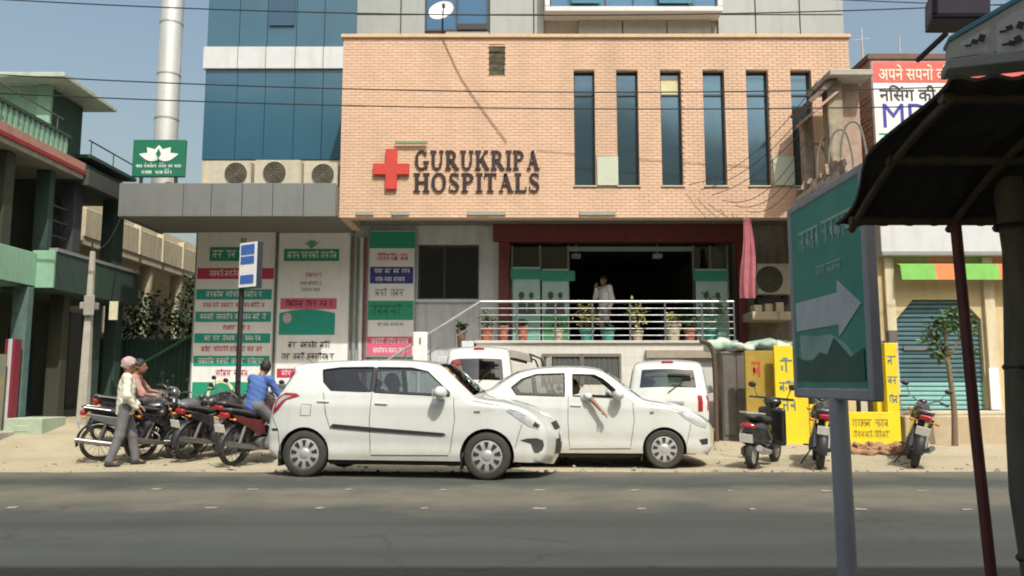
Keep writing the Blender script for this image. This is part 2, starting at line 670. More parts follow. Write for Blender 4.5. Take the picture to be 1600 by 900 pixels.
def brick_material():
    m = bpy.data.materials.new('cladding_brick')
    m.use_nodes = True
    nt = m.node_tree
    b = nt.nodes['Principled BSDF']
    b.inputs['Roughness'].default_value = 0.75
    g = nt.nodes.new('ShaderNodeNewGeometry')
    cr = nt.nodes.new('ShaderNodeValToRGB')
    e = cr.color_ramp.elements
    e[0].position, e[0].color = 0.0, (0.555, 0.37, 0.26, 1)
    e[1].position, e[1].color = 1.0, (0.62, 0.43, 0.31, 1)
    k = e.new(0.3); k.color = (0.58, 0.392, 0.278, 1)
    k = e.new(0.8); k.color = (0.595, 0.405, 0.288, 1)
    nt.links.new(g.outputs['Random Per Island'], cr.inputs[0])
    tc = nt.nodes.new('ShaderNodeTexCoord')
    mp = nt.nodes.new('ShaderNodeMapping')
    mp.inputs['Scale'].default_value = (1.2, 1.2, 0.25)
    nt.links.new(tc.outputs['Object'], mp.inputs[0])
    nz = nt.nodes.new('ShaderNodeTexNoise')
    nz.inputs['Scale'].default_value = 1.3
    nz.inputs['Detail'].default_value = 8
    nt.links.new(mp.outputs[0], nz.inputs['Vector'])
    mr = nt.nodes.new('ShaderNodeMapRange')
    mr.inputs['From Min'].default_value = 0.45
    mr.inputs['From Max'].default_value = 0.8
    mr.inputs['To Max'].default_value = 0.7
    nt.links.new(nz.outputs['Fac'], mr.inputs[0])
    mx = nt.nodes.new('ShaderNodeMix')
    mx.data_type = 'RGBA'
    mx.inputs['B'].default_value = (0.43, 0.30, 0.21, 1)
    nt.links.new(mr.outputs[0], mx.inputs['Factor'])
    nt.links.new(cr.outputs[0], mx.inputs['A'])
    nt.links.new(mx.outputs['Result'], b.inputs['Base Color'])
    return m


def tile_material():
    """White glazed wall tiles too small to tell apart one by one."""
    m = bpy.data.materials.new('white_tiles')
    m.use_nodes = True
    nt = m.node_tree
    b = nt.nodes['Principled BSDF']
    b.inputs['Roughness'].default_value = 0.35
    tc = nt.nodes.new('ShaderNodeTexCoord')
    sx = nt.nodes.new('ShaderNodeSeparateXYZ')
    nt.links.new(tc.outputs['Object'], sx.inputs[0])
    cb = nt.nodes.new('ShaderNodeCombineXYZ')
    nt.links.new(sx.outputs[0], cb.inputs[0])
    nt.links.new(sx.outputs[2], cb.inputs[1])
    br = nt.nodes.new('ShaderNodeTexBrick')
    br.offset = 0.0
    br.inputs['Scale'].default_value = 1.0
    br.inputs['Brick Width'].default_value = 0.2
    br.inputs['Row Height'].default_value = 0.2
    br.inputs['Mortar Size'].default_value = 0.008
    br.inputs['Color1'].default_value = (0.60, 0.59, 0.55, 1)
    br.inputs['Color2'].default_value = (0.55, 0.54, 0.50, 1)
    br.inputs['Mortar'].default_value = (0.50, 0.49, 0.45, 1)
    nt.links.new(cb.outputs[0], br.inputs['Vector'])
    nt.links.new(br.outputs['Color'], b.inputs['Base Color'])
    return m


def ground_material(name, kind):
    m = bpy.data.materials.new(name)
    m.use_nodes = True
    nt = m.node_tree
    L = nt.links.new
    b = nt.nodes['Principled BSDF']
    tc = nt.nodes.new('ShaderNodeTexCoord')

    def nz(scale, detail=8, vec=None, rough=0.65):
        n = nt.nodes.new('ShaderNodeTexNoise')
        n.inputs['Scale'].default_value = scale
        n.inputs['Detail'].default_value = detail
        n.inputs['Roughness'].default_value = rough
        L(vec or tc.outputs['Object'], n.inputs['Vector'])
        return n.outputs['Fac']

    def rng(v, a, c, d=0.0, e=1.0):
        n = nt.nodes.new('ShaderNodeMapRange')
        for i, k in enumerate((a, c, d, e)):
            n.inputs[i + 1].default_value = k
        L(v, n.inputs[0])
        return n.outputs[0]

    def mix(f, a, c):
        n = nt.nodes.new('ShaderNodeMix')
        n.data_type = 'RGBA'
        for s, val in (('A', a), ('B', c)):
            if isinstance(val, tuple):
                n.inputs[s].default_value = (*val, 1)
            else:
                L(val, n.inputs[s])
        L(f, n.inputs['Factor'])
        return n.outputs['Result']

    def math_(op, a, c):
        n = nt.nodes.new('ShaderNodeMath')
        n.operation = op
        for i, val in enumerate((a, c)):
            if isinstance(val, (int, float)):
                n.inputs[i].default_value = val
            else:
                L(val, n.inputs[i])
        return n.outputs[0]
    if kind == 'dirt':
        b.inputs['Roughness'].default_value = 0.95
        c = mix(rng(nz(0.35), 0.35, 0.7), (0.385, 0.345, 0.245), (0.31, 0.27, 0.185))
        c = mix(rng(nz(2.2), 0.5, 0.75, 0, 0.6), c, (0.25, 0.215, 0.15))
        c = mix(rng(nz(28, 3), 0.62, 0.72, 0, 0.55), c, (0.20, 0.165, 0.12))
        c = mix(rng(nz(19, 2), 0.66, 0.74, 0, 0.6), c, (0.58, 0.54, 0.45))
        mp = nt.nodes.new('ShaderNodeMapping')
        mp.inputs['Scale'].default_value = (0.22, 2.4, 1)
        L(tc.outputs['Object'], mp.inputs[0])
        c = mix(rng(nz(1.0, 7, mp.outputs[0]), 0.5, 0.68, 0, 0.55), c, (0.27, 0.225, 0.16))
        L(c, b.inputs['Base Color'])
        hgt = math_('ADD', nz(9), math_('MULTIPLY', nz(45, 4), 0.5))
        dist, st = 0.03, 0.7
    else:
        b.inputs['Roughness'].default_value = 0.82
        mp = nt.nodes.new('ShaderNodeMapping')
        mp.inputs['Scale'].default_value = (0.12, 1.3, 1)
        L(tc.outputs['Object'], mp.inputs[0])
        sx = nt.nodes.new('ShaderNodeSeparateXYZ')
        L(tc.outputs['Object'], sx.inputs[0])
        y = math_('ADD', sx.outputs[1], rng(nz(0.9, 8), 0, 1, -0.9, 0.9))
        # sand the traffic has swept onto the crown and the edge of the road
        crown = math_('MULTIPLY', rng(y, 7.7, 8.5), rng(y, 9.9, 9.3))
        edge = rng(y, 10.2, 11.7)
        dust = math_('MAXIMUM', math_('MULTIPLY', crown, 0.62), edge)
        dust = math_('MULTIPLY', dust, rng(nz(1.6, 8), 0.25, 0.6, 0.35, 1.0))
        c = mix(rng(nz(1.0, 7, mp.outputs[0]), 0.35, 0.7), (0.052, 0.057, 0.052), (0.034, 0.038, 0.035))
        c = mix(rng(nz(0.5, 4), 0.55, 0.7, 0, 0.6), c, (0.028, 0.030, 0.027))
        c = mix(rng(nz(120, 2), 0.55, 0.7, 0, 0.5), c, (0.085, 0.086, 0.075))
        vo = nt.nodes.new('ShaderNodeTexVoronoi')
        vo.feature = 'DISTANCE_TO_EDGE'
        vo.inputs['Scale'].default_value = 0.55
        wv = nt.nodes.new('ShaderNodeVectorMath')
        wv.operation = 'MULTIPLY_ADD'
        nv = nt.nodes.new('ShaderNodeTexNoise')
        nv.inputs['Scale'].default_value = 1.7
        nv.inputs['Detail'].default_value = 8
        L(tc.outputs['Object'], nv.inputs['Vector'])
        L(nv.outputs['Color'], wv.inputs[0])
        wv.inputs[1].default_value = (0.9, 0.9, 0.0)
        L(tc.outputs['Object'], wv.inputs[2])
        L(wv.outputs[0], vo.inputs['Vector'])
        crack = math_('MULTIPLY', rng(vo.outputs['Distance'], 0.012, 0.004), rng(nz(0.3, 3), 0.45, 0.6))
        c = mix(math_('MULTIPLY', crack, 0.75), c, (0.018, 0.018, 0.016))
        track = rng(nz(1.0, 3, mp.outputs[0]), 0.52, 0.66, 0, 0.35)
        c = mix(track, c, (0.034, 0.034, 0.032))
        c = mix(dust, c, (0.175, 0.158, 0.112))
        c = mix(rng(nz(0.9, 5), 0.68, 0.76, 0, 0.7), c, (0.03, 0.029, 0.027))
        L(c, b.inputs['Base Color'])
        hgt = nz(160, 3)
        dist, st = 0.008, 0.5
    bp = nt.nodes.new('ShaderNodeBump')
    bp.inputs['Strength'].default_value = st
    bp.inputs['Distance'].default_value = dist
    L(hgt, bp.inputs['Height'])
    L(bp.outputs[0], b.inputs['Normal'])
    return m


# ================================================================== GROUND AND ROAD
def sstep(t):
    t = max(0.0, min(1.0, t))
    return t * t * (3 - 2 * t)


def gz(x, y):
    z = -0.025
    z -= 0.065 * sstep((y - 11.25) / 0.9) * (1 - sstep((y - 13.1) / 1.6))
    z += 0.025 * sstep((y - 13.1) / 1.6)
    z += 0.46 * sstep((-5.9 - x) / 2.8) * sstep((y - 13.3) / 3.4)
    if 10.5 < y < 40 and abs(x) < 40:
        z += 0.018 * noise.noise((x * 0.9, y * 0.9, 0.3)) * sstep((y - 11.2) / 0.6)
    return z


def lines(lo, hi, step, outer):
    a = [lo + i * step for i in range(int(round((hi - lo) / step)) + 1)]
    return sorted([o for o in outer if o < lo - 0.01 or o > hi + 0.01] + a)


gx = lines(-14, 14, 0.25, [-1500, -400, -120, -50, -25, -18, 18, 25, 50, 120, 400, 1500])
gy = lines(10.5, 22, 0.25, [-1500, -400, -120, -40, -12, 0, 6, 24, 27, 32, 45, 80, 160, 400, 1500])
g = MB()
g.v = [(x, y, gz(x, y)) for y in gy for x in gx]
nx = len(gx)
g.f = [(j * nx + i, j * nx + i + 1, (j + 1) * nx + i + 1, (j + 1) * nx + i) for j in range(len(gy) - 1) for i in range(nx - 1)]
dirt = ground_material('sandy_ground', 'dirt')
g.build('ground', dirt, smooth=40, kind='structure')

asphalt = ground_material('asphalt', 'road')
rx = lines(-14, 14, 0.2, [-600, -200, -60, -25, 25, 60, 200, 600])
ry = [0.6, 3, 6, 8, 10, 10.8]
rd = MB()
for y in ry:
    rd.v += [(x, y, 0.0) for x in rx]
eg = [11.22 + 0.10 * noise.noise((x * 0.7, 3.1, 0)) + 0.05 * noise.noise((x * 2.7, 1.1, 0)) for x in rx]
rd.v += [(x, e, 0.0) for x, e in zip(rx, eg)]
rd.v += [(x, e + 0.05, -0.04) for x, e in zip(rx, eg)]
n = len(rx)
rd.f = [(j * n + i, j * n + i + 1, (j + 1) * n + i + 1, (j + 1) * n + i) for j in range(len(ry) + 1) for i in range(n - 1)]
road = rd.build('road', asphalt, kind='structure', smooth=30)

# worn white lane markers along the crown of the road
mk = M('road_marker_paint', (0.34, 0.33, 0.29), (0.12, 0.115, 0.10), 0.7, scale=20)
mm = MB().prism([(-0.055, -0.04), (0.05, -0.045), (0.06, 0.03), (-0.045, 0.04)], 0.0, 0.014, 'xy').mesh('road_marker', mk, bevel=0.004)
for row, (py, xs) in enumerate(((765, (245, 395, 545, 693, 843, 992, 1140, 1290, 1440)), (794, (20, 330, 500, 663, 843, 1002, 1175, 1345, 1510)))):
    for i, px in enumerate(xs):
        yy = CAM_Z / (-(ray(px, py + i * 0.4)[2] / ray(px, py)[1]))
        o = place_part('road_marker', mm, road, (X(px, py, yy), yy, 0.002), (0, 0, 0.3 * math.sin(i * 2.3 + row)))
        o.scale = (0.85 + 0.3 * math.sin(i * 1.9), 0.8 + 0.3 * math.cos(i * 2.7 + row), 0.7)

# dry hills rising beyond the town on the side behind the viewer
hl = MB()


def hill(u, v):
    x = -700 + 1400 * u
    y = -150 - 420 * v
    e = sstep(v * 2.2)
    h = e * (130 + 26 * noise.noise((x * 0.012, 0.2, 0)) + 14 * noise.noise((x * 0.04, y * 0.03, 1)))
    return (x, y, h - 2)


hl.grid(hill, 70, 14)
hl.build('hills', M('hill_scrub', (0.075, 0.08, 0.05), (0.05, 0.055, 0.035), 0.95, scale=0.05), kind='structure', smooth=60)

# ================================================================== HOSPITAL
YB, YC, YW, YP = 17.5, 17.2, 19.3, 18.3
XB0, XB1 = -3.87, 7.72
ZB0, ZB1 = Z(340, YB), Z(58, YB)
ZF = 2.17                      # porch floor
hosp = thing('hospital_building', 'hospital with an orange brick block, blue glass storeys and a raised porch', 'hospital', (0, 19.3, 0), world_layout=True)

# brick block: backing with six slit windows and one vent cut out, then the bricks
wins = []
for a, b in ((897, 930), (964, 998), (1033, 1066), (1100, 1134), (1168, 1203), (1238, 1271)):
    wins.append((X(a, 200, YB), X(b, 200, YB), Z(290, YB), Z(110, YB)))
vent = (X(764, 95, YB), X(789, 95, YB), Z(118, YB), Z(72, YB))
cuts = [vent] + wins
joint = M('mortar', (0.53, 0.37, 0.262), None, 0.9, scale=10)
bk = MB()
xs = [XB0] + [c for w in cuts for c in (w[0], w[1])] + [XB1]
for i in range(0, len(xs), 2):
    bk.box(xs[i], xs[i + 1], YB + 0.011, YB + 0.30, ZB0, ZB1 - 0.03)
for w in cuts:
    bk.box(w[0], w[1], YB + 0.011, YB + 0.30, ZB0, w[2])
    bk.box(w[0], w[1], YB + 0.011, YB + 0.30, w[3], ZB1 - 0.03)
bk.box(XB0, XB0 + 0.2, YB + 0.305, YW - 0.25, ZB0, ZB1 - 0.03).box(XB1 - 0.2, XB1, YB + 0.305, YW - 0.25, ZB0, ZB1 - 0.03)
brick_wall = bk.build('brick_block', joint, hosp)
bl = MB()
rnd = random.Random(3)
rows, cols = 62, 56
bh, bw = (ZB1 - 0.03 - ZB0) / rows, (XB1 - XB0) / cols
for r in range(rows):
    off = 0.5 * bw * (r % 2)
    for c in range(-1, cols + 1):
        x0, x1 = XB0 + c * bw + off + 0.005, XB0 + (c + 1) * bw + off - 0.006
        x0, x1 = max(x0, XB0 + 0.002), min(x1, XB1 - 0.002)
        z0, z1 = ZB0 + r * bh + 0.004, ZB0 + (r + 1) * bh - 0.004
        seg = [(x0, x1)]
        for w in cuts:
            if z1 > w[2] and z0 < w[3]:
                ns = []
                for a, b in seg:
                    if b <= w[0] or a >= w[1]:
                        ns.append((a, b))
                    else:
                        if a < w[0]: ns.append((a, w[0]))
                        if b > w[1]: ns.append((w[1], b))
                seg = ns
        for a, b in seg:
            if b - a > 0.03:
                bl.box(a, b, YB - 0.004 * rnd.random(), YB + 0.04, z0, z1)
bl.build('brick_cladding', brick_material(), hosp, kind='stuff')
MB().box(XB0 - 0.05, XB1 + 0.05, YB - 0.05, YW - 0.26, ZB1 - 0.028, ZB1 + 0.06).build('coping', M('coping_stone', (0.60, 0.42, 0.27), None, 0.8), hosp, bevel=0.012)
MB().box(XB0 + 0.21, XB1 - 0.21, YB + 0.31, YW + 0.11, 5.07, 5.2).build('soffit', dark_soffit, hosp)

for i, w in enumerate(wins):
    o = MB().box(w[0] + 0.02, w[1] - 0.02, YB + 0.17, YB + 0.19, w[2] + 0.02, w[3] - 0.02).build('window', window_glass, hosp)
    fr = MB()
    for a, b, c, d in ((w[0], w[0] + 0.035, w[2], w[3]), (w[1] - 0.035, w[1], w[2], w[3]), (w[0] + 0.035, w[1] - 0.035, w[2], w[2] + 0.035), (w[0] + 0.035, w[1] - 0.035, w[3] - 0.035, w[3])):
        fr.box(a + 0.001, b - 0.001, YB + 0.13, YB + 0.168, c + 0.001, d - 0.001)
    zt = w[2] + (w[3] - w[2]) * 0.80
    fr.box(w[0] + 0.036, w[1] - 0.036, YB + 0.135, YB + 0.168, zt - 0.02, zt + 0.02)
    fr.build('frame', dark_frame, o)
    MB().box(w[0] - 0.03, w[1] + 0.03, YB - 0.035, YB + 0.128, w[2] - 0.035, w[2] - 0.001).build('sill', M('sill_stone', (0.5, 0.42, 0.33), None, 0.7), o, bevel=0.006)
    if i == 2:
        MB().box(w[0] + 0.04, w[1] - 0.04, YB + 0.142, YB + 0.16, zt + 0.022, w[3] - 0.14).build('blind', M('cream_blind', (0.62, 0.57, 0.36), None, 0.8), o)
    if i in (0, 4):     # opened frosted sash folded flat against the bricks
        MB().box(w[1] + 0.03, w[1] + 0.50, YB - 0.05, YB - 0.03, w[2], w[2] + 0.66).build('sash', M('frosted_pane', (0.50, 0.53, 0.43), (0.42, 0.46, 0.38), 0.25), o)
MB().box(vent[0] + 0.01, vent[1] - 0.01, YB + 0.1, YB + 0.12, vent[2] + 0.01, vent[3] - 0.01).build('vent_back', dark_room, hosp)
ve = MB()
for k in range(5):
    z = vent[2] + (k + 0.5) * (vent[3] - vent[2]) / 5
    ve.obox(((vent[0] + vent[1]) / 2, YB + 0.04, z), (vent[1] - vent[0] - 0.02, 0.012, 0.10), (0.5, 0, 0.12 * math.sin(k * 2)))
ve.build('vent_slat', M('vent_dirt', (0.34, 0.29, 0.2), (0.08, 0.08, 0.07), 0.8, scale=9), hosp)
for a, b in ((556, 584), (612, 640), (730, 790), (905, 962)):
    MB().box(X(a, 334, YB), X(b, 334, YB), YB - 0.035, YB - 0.006, Z(338, YB) + 0.02, Z(330, YB)).build('lamp_plate', M('lamp_plate', (0.30, 0.29, 0.25), None, 0.6), hosp, bevel=0.006)

# upper storeys behind the brick block: structural core, grey panels, windows
XG0, XG1, XR = -7.72, -3.96, 8.45
core = MB()
core.box(XG0 + 0.05, XR - 0.03, YW + 0.12, 33, 5.075, 13.4)
core.build('wall', M('core_wall', (0.34, 0.33, 0.31), None, 0.8, stain=(0.2, 0.19, 0.17), stain_amt=0.5), hosp)
up0 = ZB1 - 0.55
wA = (X(664, 20, YW), X(764, 20, YW), Z(48, YW), 11.9)
wB = (X(850, 10, YW), X(1122, 10, YW), Z(30, YW), 12.2)
pc = 11
pw = (XR - XG1) / pc
rowz = [up0, Z(57, YW) + 0.02, Z(22, YW), Z(22, YW) + 0.82, Z(22, YW) + 1.64, 13.4]
for c in range(pc):
    for r in range(len(rowz) - 1):
        a, b, c0, c1 = XG1 + c * pw + 0.012, XG1 + (c + 1) * pw - 0.012, rowz[r] + 0.012, rowz[r + 1] - 0.012
        for (p, q, s, t) in (wA, wB):          # trim around the windows
            if c1 > s and c0 < t and b > p and a < q:
                if a < p: b = p
                elif b > q: a = q
                elif c0 < s: c1 = s
                else: a = b
        if b - a > 0.06 and c1 - c0 > 0.05:
            MB().box(a, b, YW + 0.03, YW + 0.11, c0, c1).build('panel', grey_panel, hosp, bevel=0.008)

o = MB().box(wA[0] + 0.03, wA[1] - 0.03, YW + 0.08, YW + 0.1, wA[2] + 0.02, wA[3]).build('window', M('blue_window', (0.02, 0.11, 0.23), (0.018, 0.09, 0.2), 0.06, spec=0.9), hosp)
fr = MB()
fr.box(wA[0], wA[0] + 0.04, YW + 0.02, YW + 0.079, wA[2], wA[3]).box(wA[1] - 0.04, wA[1], YW + 0.02, YW + 0.079, wA[2], wA[3])
fr.box(wA[0] + 0.041, wA[1] - 0.041, YW + 0.02, YW + 0.079, wA[2], wA[2] + 0.05)
fr.box((wA[0] + wA[1]) / 2 - 0.02, (wA[0] + wA[1]) / 2 + 0.02, YW + 0.03, YW + 0.079, wA[2] + 0.051, wA[3])
fr.build('frame', dark_frame, o)
MB().box(X(715, 40, YW), wA[1] - 0.042, YW - 0.01, YW + 0.019, Z(46, YW), Z(37, YW)).build('ledge', black_metal, o)

# projecting box window with a white surround and two tilted-open sashes
bx0, bx1, bz0 = wB[0], wB[1], wB[2]
YX = YW - 0.45
fr = MB().box(bx0, bx1, YX, YW + 0.1, bz0, bz0 + 0.13).box(bx0, bx0 + 0.13, YX, YW + 0.1, bz0 + 0.131, 12.2).box(bx1 - 0.13, bx1, YX, YW + 0.1, bz0 + 0.131, 12.2).box(bx0, bx1, YX, YW + 0.1, 12.201, 12.35)
surround = fr.build('window_surround', white_panel, hosp, bevel=0.01)
blue_pane = M('blue_pane', (0.035, 0.16, 0.29), (0.03, 0.13, 0.25), 0.06, spec=0.9)
nb = 6
for i in range(nb):
    a = bx0 + 0.14 + i * (bx1 - bx0 - 0.28) / nb
    b = bx0 + 0.14 + (i + 1) * (bx1 - bx0 - 0.28) / nb
    MB().box(a + 0.02, b - 0.02, YX + 0.12, YX + 0.14, bz0 + 0.14, 12.19).build('pane', blue_pane, surround)
    MB().box(b - 0.02, b + 0.019, YX + 0.09, YX + 0.15, bz0 + 0.135, 12.195).build('mullion', dark_frame, surround) if i < nb - 1 else None
for a, b in ((893, 940), (1030, 1088)):
    m = MB()
    m.obox(((X(a, 5, YX) + X(b, 5, YX)) / 2, YX - 0.10, bz0 + 0.62), (X(b, 5, YX) - X(a, 5, YX), 0.03, 0.85), (R(14), 0, 0))
    m.build('sash', M('pale_blue_sash', (0.13, 0.33, 0.47), None, 0.06, spec=0.9), surround)

# glass storeys on the left, with a white panel band
zb0, zb1 = Z(108, YW), Z(75, YW)
gseam = [XG0] + [X(p, 150, YW) for p in (370, 414, 460, 504)] + [XG1 + 0.02]
for lo, hi in ((Z(250, YW), zb0), (zb1, 13.4)):
    for i in range(5):
        m = MB().box(gseam[i] + 0.006, gseam[i + 1] - 0.006, YW, YW + 0.09, lo + 0.01, hi - 0.01)
        o = m.build('pane', curtain_glass, hosp, bevel=0.004)
        if hi > 13 and i == 2:
            s = MB().box(gseam[i] + 0.05, gseam[i + 1] - 0.05, YW - 0.05, YW - 0.02, Z(41, YW), Z(41, YW) + 1.0)
            s.build('sash', M('dark_sash', (0.02, 0.07, 0.13), None, 0.06, spec=0.9), o)
for i in range(5):
    MB().box(gseam[i] - 0.06 * (i == 0) + 0.008, gseam[i + 1] - 0.008, YW - 0.07, YW + 0.1, zb0 - 0.008, zb1 + 0.008).build('band_panel', white_panel, hosp, bevel=0.006)
MB().box(XG0 + 0.02, XB0 - 0.01, YW + 0.02, YW + 0.118, 5.6, Z(250, YW) - 0.005).build('plinth_wall', cream_paint, hosp)

# grey canopy over the street with its fascia panels
XC0 = X(185, 310, YC)
zc0, zc1 = Z(338, YC), Z(286, YC)
MB().box(XC0 + 0.05, XB0 - 0.01, YC + 0.07, YW + 0.115, zc0 + 0.04, zc1 - 0.03).build('canopy_slab', dark_soffit, hosp)
cs = [XC0] + [X(p, 310, YC) for p in (286, 330, 378, 426, 474)] + [XB0 - 0.01]
for i in range(6):
    MB().box(cs[i] + 0.006, cs[i + 1] - 0.006, YC, YC + 0.065, zc0, zc1).build('fascia_panel', dark_grey_panel, hosp, bevel=0.006)
MB().box(XC0, XC0 + 0.045, YC + 0.07, YW + 0.1, zc0, zc1).build('fascia_panel', dark_grey_panel, hosp, bevel=0.006)

# ground floor: left wall behind the billboards, grey wall with window, entrance, right wall
XE0, XE1 = X(797, 450, YW), X(1152, 450, YW)
gw = MB()
wn_ = (X(652, 420, YW), X(748, 420, YW), Z(467, YW), Z(380, YW))
gw.box(XG0, wn_[0], YW + 0.12, 33, 0, 5.07)
gw.box(wn_[0], wn_[1], YW + 0.12, 21.5, 0, wn_[2]).box(wn_[0], wn_[1], YW + 0.12, 21.5, wn_[3], 5.07)
gw.box(wn_[1], XE0 - 0.01, YW + 0.12, 33, 0, 5.07)
gw.box(wn_[0], wn_[1], 21.5, 33, 0, 5.07)
gw.build('ground_floor_wall', white_wall, hosp)
o = MB().box(wn_[0] + 0.03, wn_[1] - 0.03, YW + 0.3, YW + 0.32, wn_[2] + 0.03, wn_[3] - 0.03).build('window', glass_mat('smoked_glass', (0.16, 0.18, 0.18), 0.05), hosp)
fr = MB()
for a, b, c, d in ((wn_[0], wn_[0] + 0.05, wn_[2], wn_[3]), (wn_[1] - 0.05, wn_[1], wn_[2], wn_[3]), (wn_[0] + 0.05, wn_[1] - 0.05, wn_[2], wn_[2] + 0.05), (wn_[0] + 0.05, wn_[1] - 0.05, wn_[3] - 0.05, wn_[3]),
                   (wn_[0] + 0.62, wn_[0] + 0.67, wn_[2] + 0.05, wn_[3] - 0.05)):
    fr.box(a + 0.001, b - 0.001, YW + 0.27, YW + 0.299, c + 0.001, d - 0.001)
fr.build('frame', dark_frame, o)
MB().box(wn_[0] - 0.06, wn_[1] + 0.06, YW + 0.02, YW + 0.268, wn_[2] - 0.07, wn_[2] - 0.001).build('sill', white_panel, o, bevel=0.01)
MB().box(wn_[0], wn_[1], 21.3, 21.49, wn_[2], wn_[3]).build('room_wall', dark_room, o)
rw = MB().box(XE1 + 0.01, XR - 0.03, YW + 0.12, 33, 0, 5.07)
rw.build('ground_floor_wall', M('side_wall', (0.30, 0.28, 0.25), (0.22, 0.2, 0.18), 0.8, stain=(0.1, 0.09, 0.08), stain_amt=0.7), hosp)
# the room behind the entrance
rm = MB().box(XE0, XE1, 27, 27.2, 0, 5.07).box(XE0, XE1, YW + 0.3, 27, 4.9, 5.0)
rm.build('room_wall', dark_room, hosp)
MB().box(XE0, XE1, YW + 0.3, 27, ZF - 0.1, ZF - 0.004).build('room_floor', M('room_floor', (0.2, 0.19, 0.17), None, 0.3), hosp)
MB().box(XE0 - 0.28, XE0 - 0.005, YW - 0.02, YW + 0.34, ZF, Z(378, YW)).build('door_post', maroon, hosp, bevel=0.01)
MB().box(XE1 + 0.012, XE1 + 0.22, YW - 0.02, YW + 0.34, ZF, Z(378, YW)).build('door_post', maroon, hosp, bevel=0.01)
MB().box(XE0 - 0.42, XE1 + 0.30, YW - 0.10, YW + 0.34, Z(378, YW) + 0.004, 5.06).build('lintel', maroon, hosp, bevel=0.01)
# glazed screens either side of the doorway
for a, b, ztop in ((800, 889, 384), (1086, 1140, 384)):
    o = MB().box(X(a, 450, YW), X(b, 450, YW), YW + 0.16, YW + 0.18, ZF + 0.05, Z(ztop, YW)).build('glass_screen', teal_glass, hosp)
    m = MB()
    for p in (a, (a + b) / 2, b):
        m.box(X(p, 450, YW) - 0.025, X(p, 450, YW) + 0.025, YW + 0.13, YW + 0.159, ZF, Z(ztop, YW) + 0.03)
    m.build('frame', steel, o)
MB().box(X(890, 450, YW), X(1085, 450, YW), YW + 0.14, YW + 0.2, Z(391, YW), Z(384, YW)).build('door_header', M('header_teal', (0.2, 0.3, 0.27), None, 0.4), hosp)
for px in (900, 1027):
    m = MB().box(X(px, 400, 21) - 0.12, X(px, 400, 21) + 0.12, 20.9, 21.1, Z(404, 21), Z(397, 21)).cyl((X(px, 400, 21), 21, Z(397, 21)), (X(px, 400, 21), 21, 4.895), 0.015, n=6)
    m.build('ceiling_lamp', white_metal, hosp, bevel=0.01)
MB().box(X(1030, 440, 23), X(1085, 440, 23), 23, 23.6, ZF, ZF + 1.05).box(X(1028, 440, 23), X(1087, 440, 23), 22.95, 23.65, ZF + 1.051, ZF + 1.1).build('reception_desk', M('desk_teal', (0.1, 0.22, 0.19), None, 0.5), hosp, bevel=0.01)

# raised porch: tiled retaining wall, floor slab, basement windows
tiles = tile_material()
XP0, XP1 = X(744, 540, YP), X(1150, 540, YP)
MB().box(XP0, XP1, YP, YW + 0.3, -0.1, ZF - 0.07).build('porch_wall', tiles, hosp)
MB().box(XP0 - 0.04, XP1 + 0.04, YP - 0.05, YW + 0.299, ZF - 0.068, ZF - 0.002).build('porch_floor', M('porch_slab', (0.5, 0.49, 0.45), None, 0.5), hosp, bevel=0.01)
for a, b in ((850, 906), (912, 967)):
    x0, x1, z0, z1 = X(a, 570, YP), X(b, 570, YP), Z(600, YP), Z(556, YP)
    o = MB().box(x0, x1, YP - 0.012, YP - 0.004, z0, z1).build('basement_window', M('basement_glass', (0.10, 0.105, 0.10), None, 0.25), hosp)
    m = MB().box(x0 - 0.05, x1 + 0.05, YP - 0.05, YP - 0.013, z1 - 0.02, z1 + 0.05).box(x0 - 0.05, x0, YP - 0.05, YP - 0.013, z0, z1 - 0.021).box(x1, x1 + 0.05, YP - 0.05, YP - 0.013, z0, z1 - 0.021)
    m.build('frame', M('grey_frame', (0.17, 0.16, 0.145), None, 0.6), o)
    gr = MB()
    for k in range(1, 7):
        gr.box(x0 + k * (x1 - x0) / 7 - 0.006, x0 + k * (x1 - x0) / 7 + 0.006, YP - 0.03, YP - 0.018, z0, z1 - 0.022)
    gr.build('bar', M('grey_frame', (0, 0, 0)), o)
MB().box(X(1008, 552, YP), XP1 + 0.02, YP - 0.14, YP - 0.002, Z(560, YP), Z(547, YP)).build('porch_ledge', M('brown_ledge', (0.33, 0.29, 0.23), None, 0.8), hosp, bevel=0.01)

# stair running down along the wall to the left
st = thing('porch_staircase', 'white stair running down to the left from the raised porch', 'staircase', (XP0, YP + 0.1, 0), world_layout=True)
ns = 12
for k in range(ns):
    z1 = ZF - 0.01 - k * ZF / ns
    MB().box(XP0 - 0.05 - (k + 1) * 0.285, XP0 - 0.05 - k * 0.285, YP + 0.002, YW + 0.1, -0.1, z1).build('step', white_wall, st, bevel=0.008)
rail = thing('porch_railing', 'steel railing with horizontal bars along the porch and down the stair', 'railing', (XP0, YP, ZF), world_layout=True)
rail_grey = M('rail_pale_grey', (0.42, 0.43, 0.44), (0.34, 0.35, 0.36), 0.4, metal=0.4)
zr = Z(471, YP)
yr = YP + 0.06
xa = X(750, 500, YP)
posts = [xa] + [X(p, 500, YP) for p in (808, 868, 926, 985, 1040, 1098, 1148)]
for x in posts:
    MB().cyl((x, yr, ZF - 0.02), (x, yr, zr), 0.022, n=8).build('post', steel, rail, smooth=40)
for k, z in enumerate(np.linspace(zr, ZF + 0.12, 6)):
    MB().tube([(xa, yr, z), (posts[-1], yr, z)], 0.032 if k == 0 else 0.012, 8).build('handrail' if k == 0 else 'bar', rail_grey if k == 0 else steel, rail, smooth=40)
dx, dz = 0.285 * 9, -ZF / 12 * 9
MB().tube([(xa, yr, zr), (xa - dx, yr, zr + dz)], 0.028, 8).build('handrail', rail_grey, rail, smooth=40)
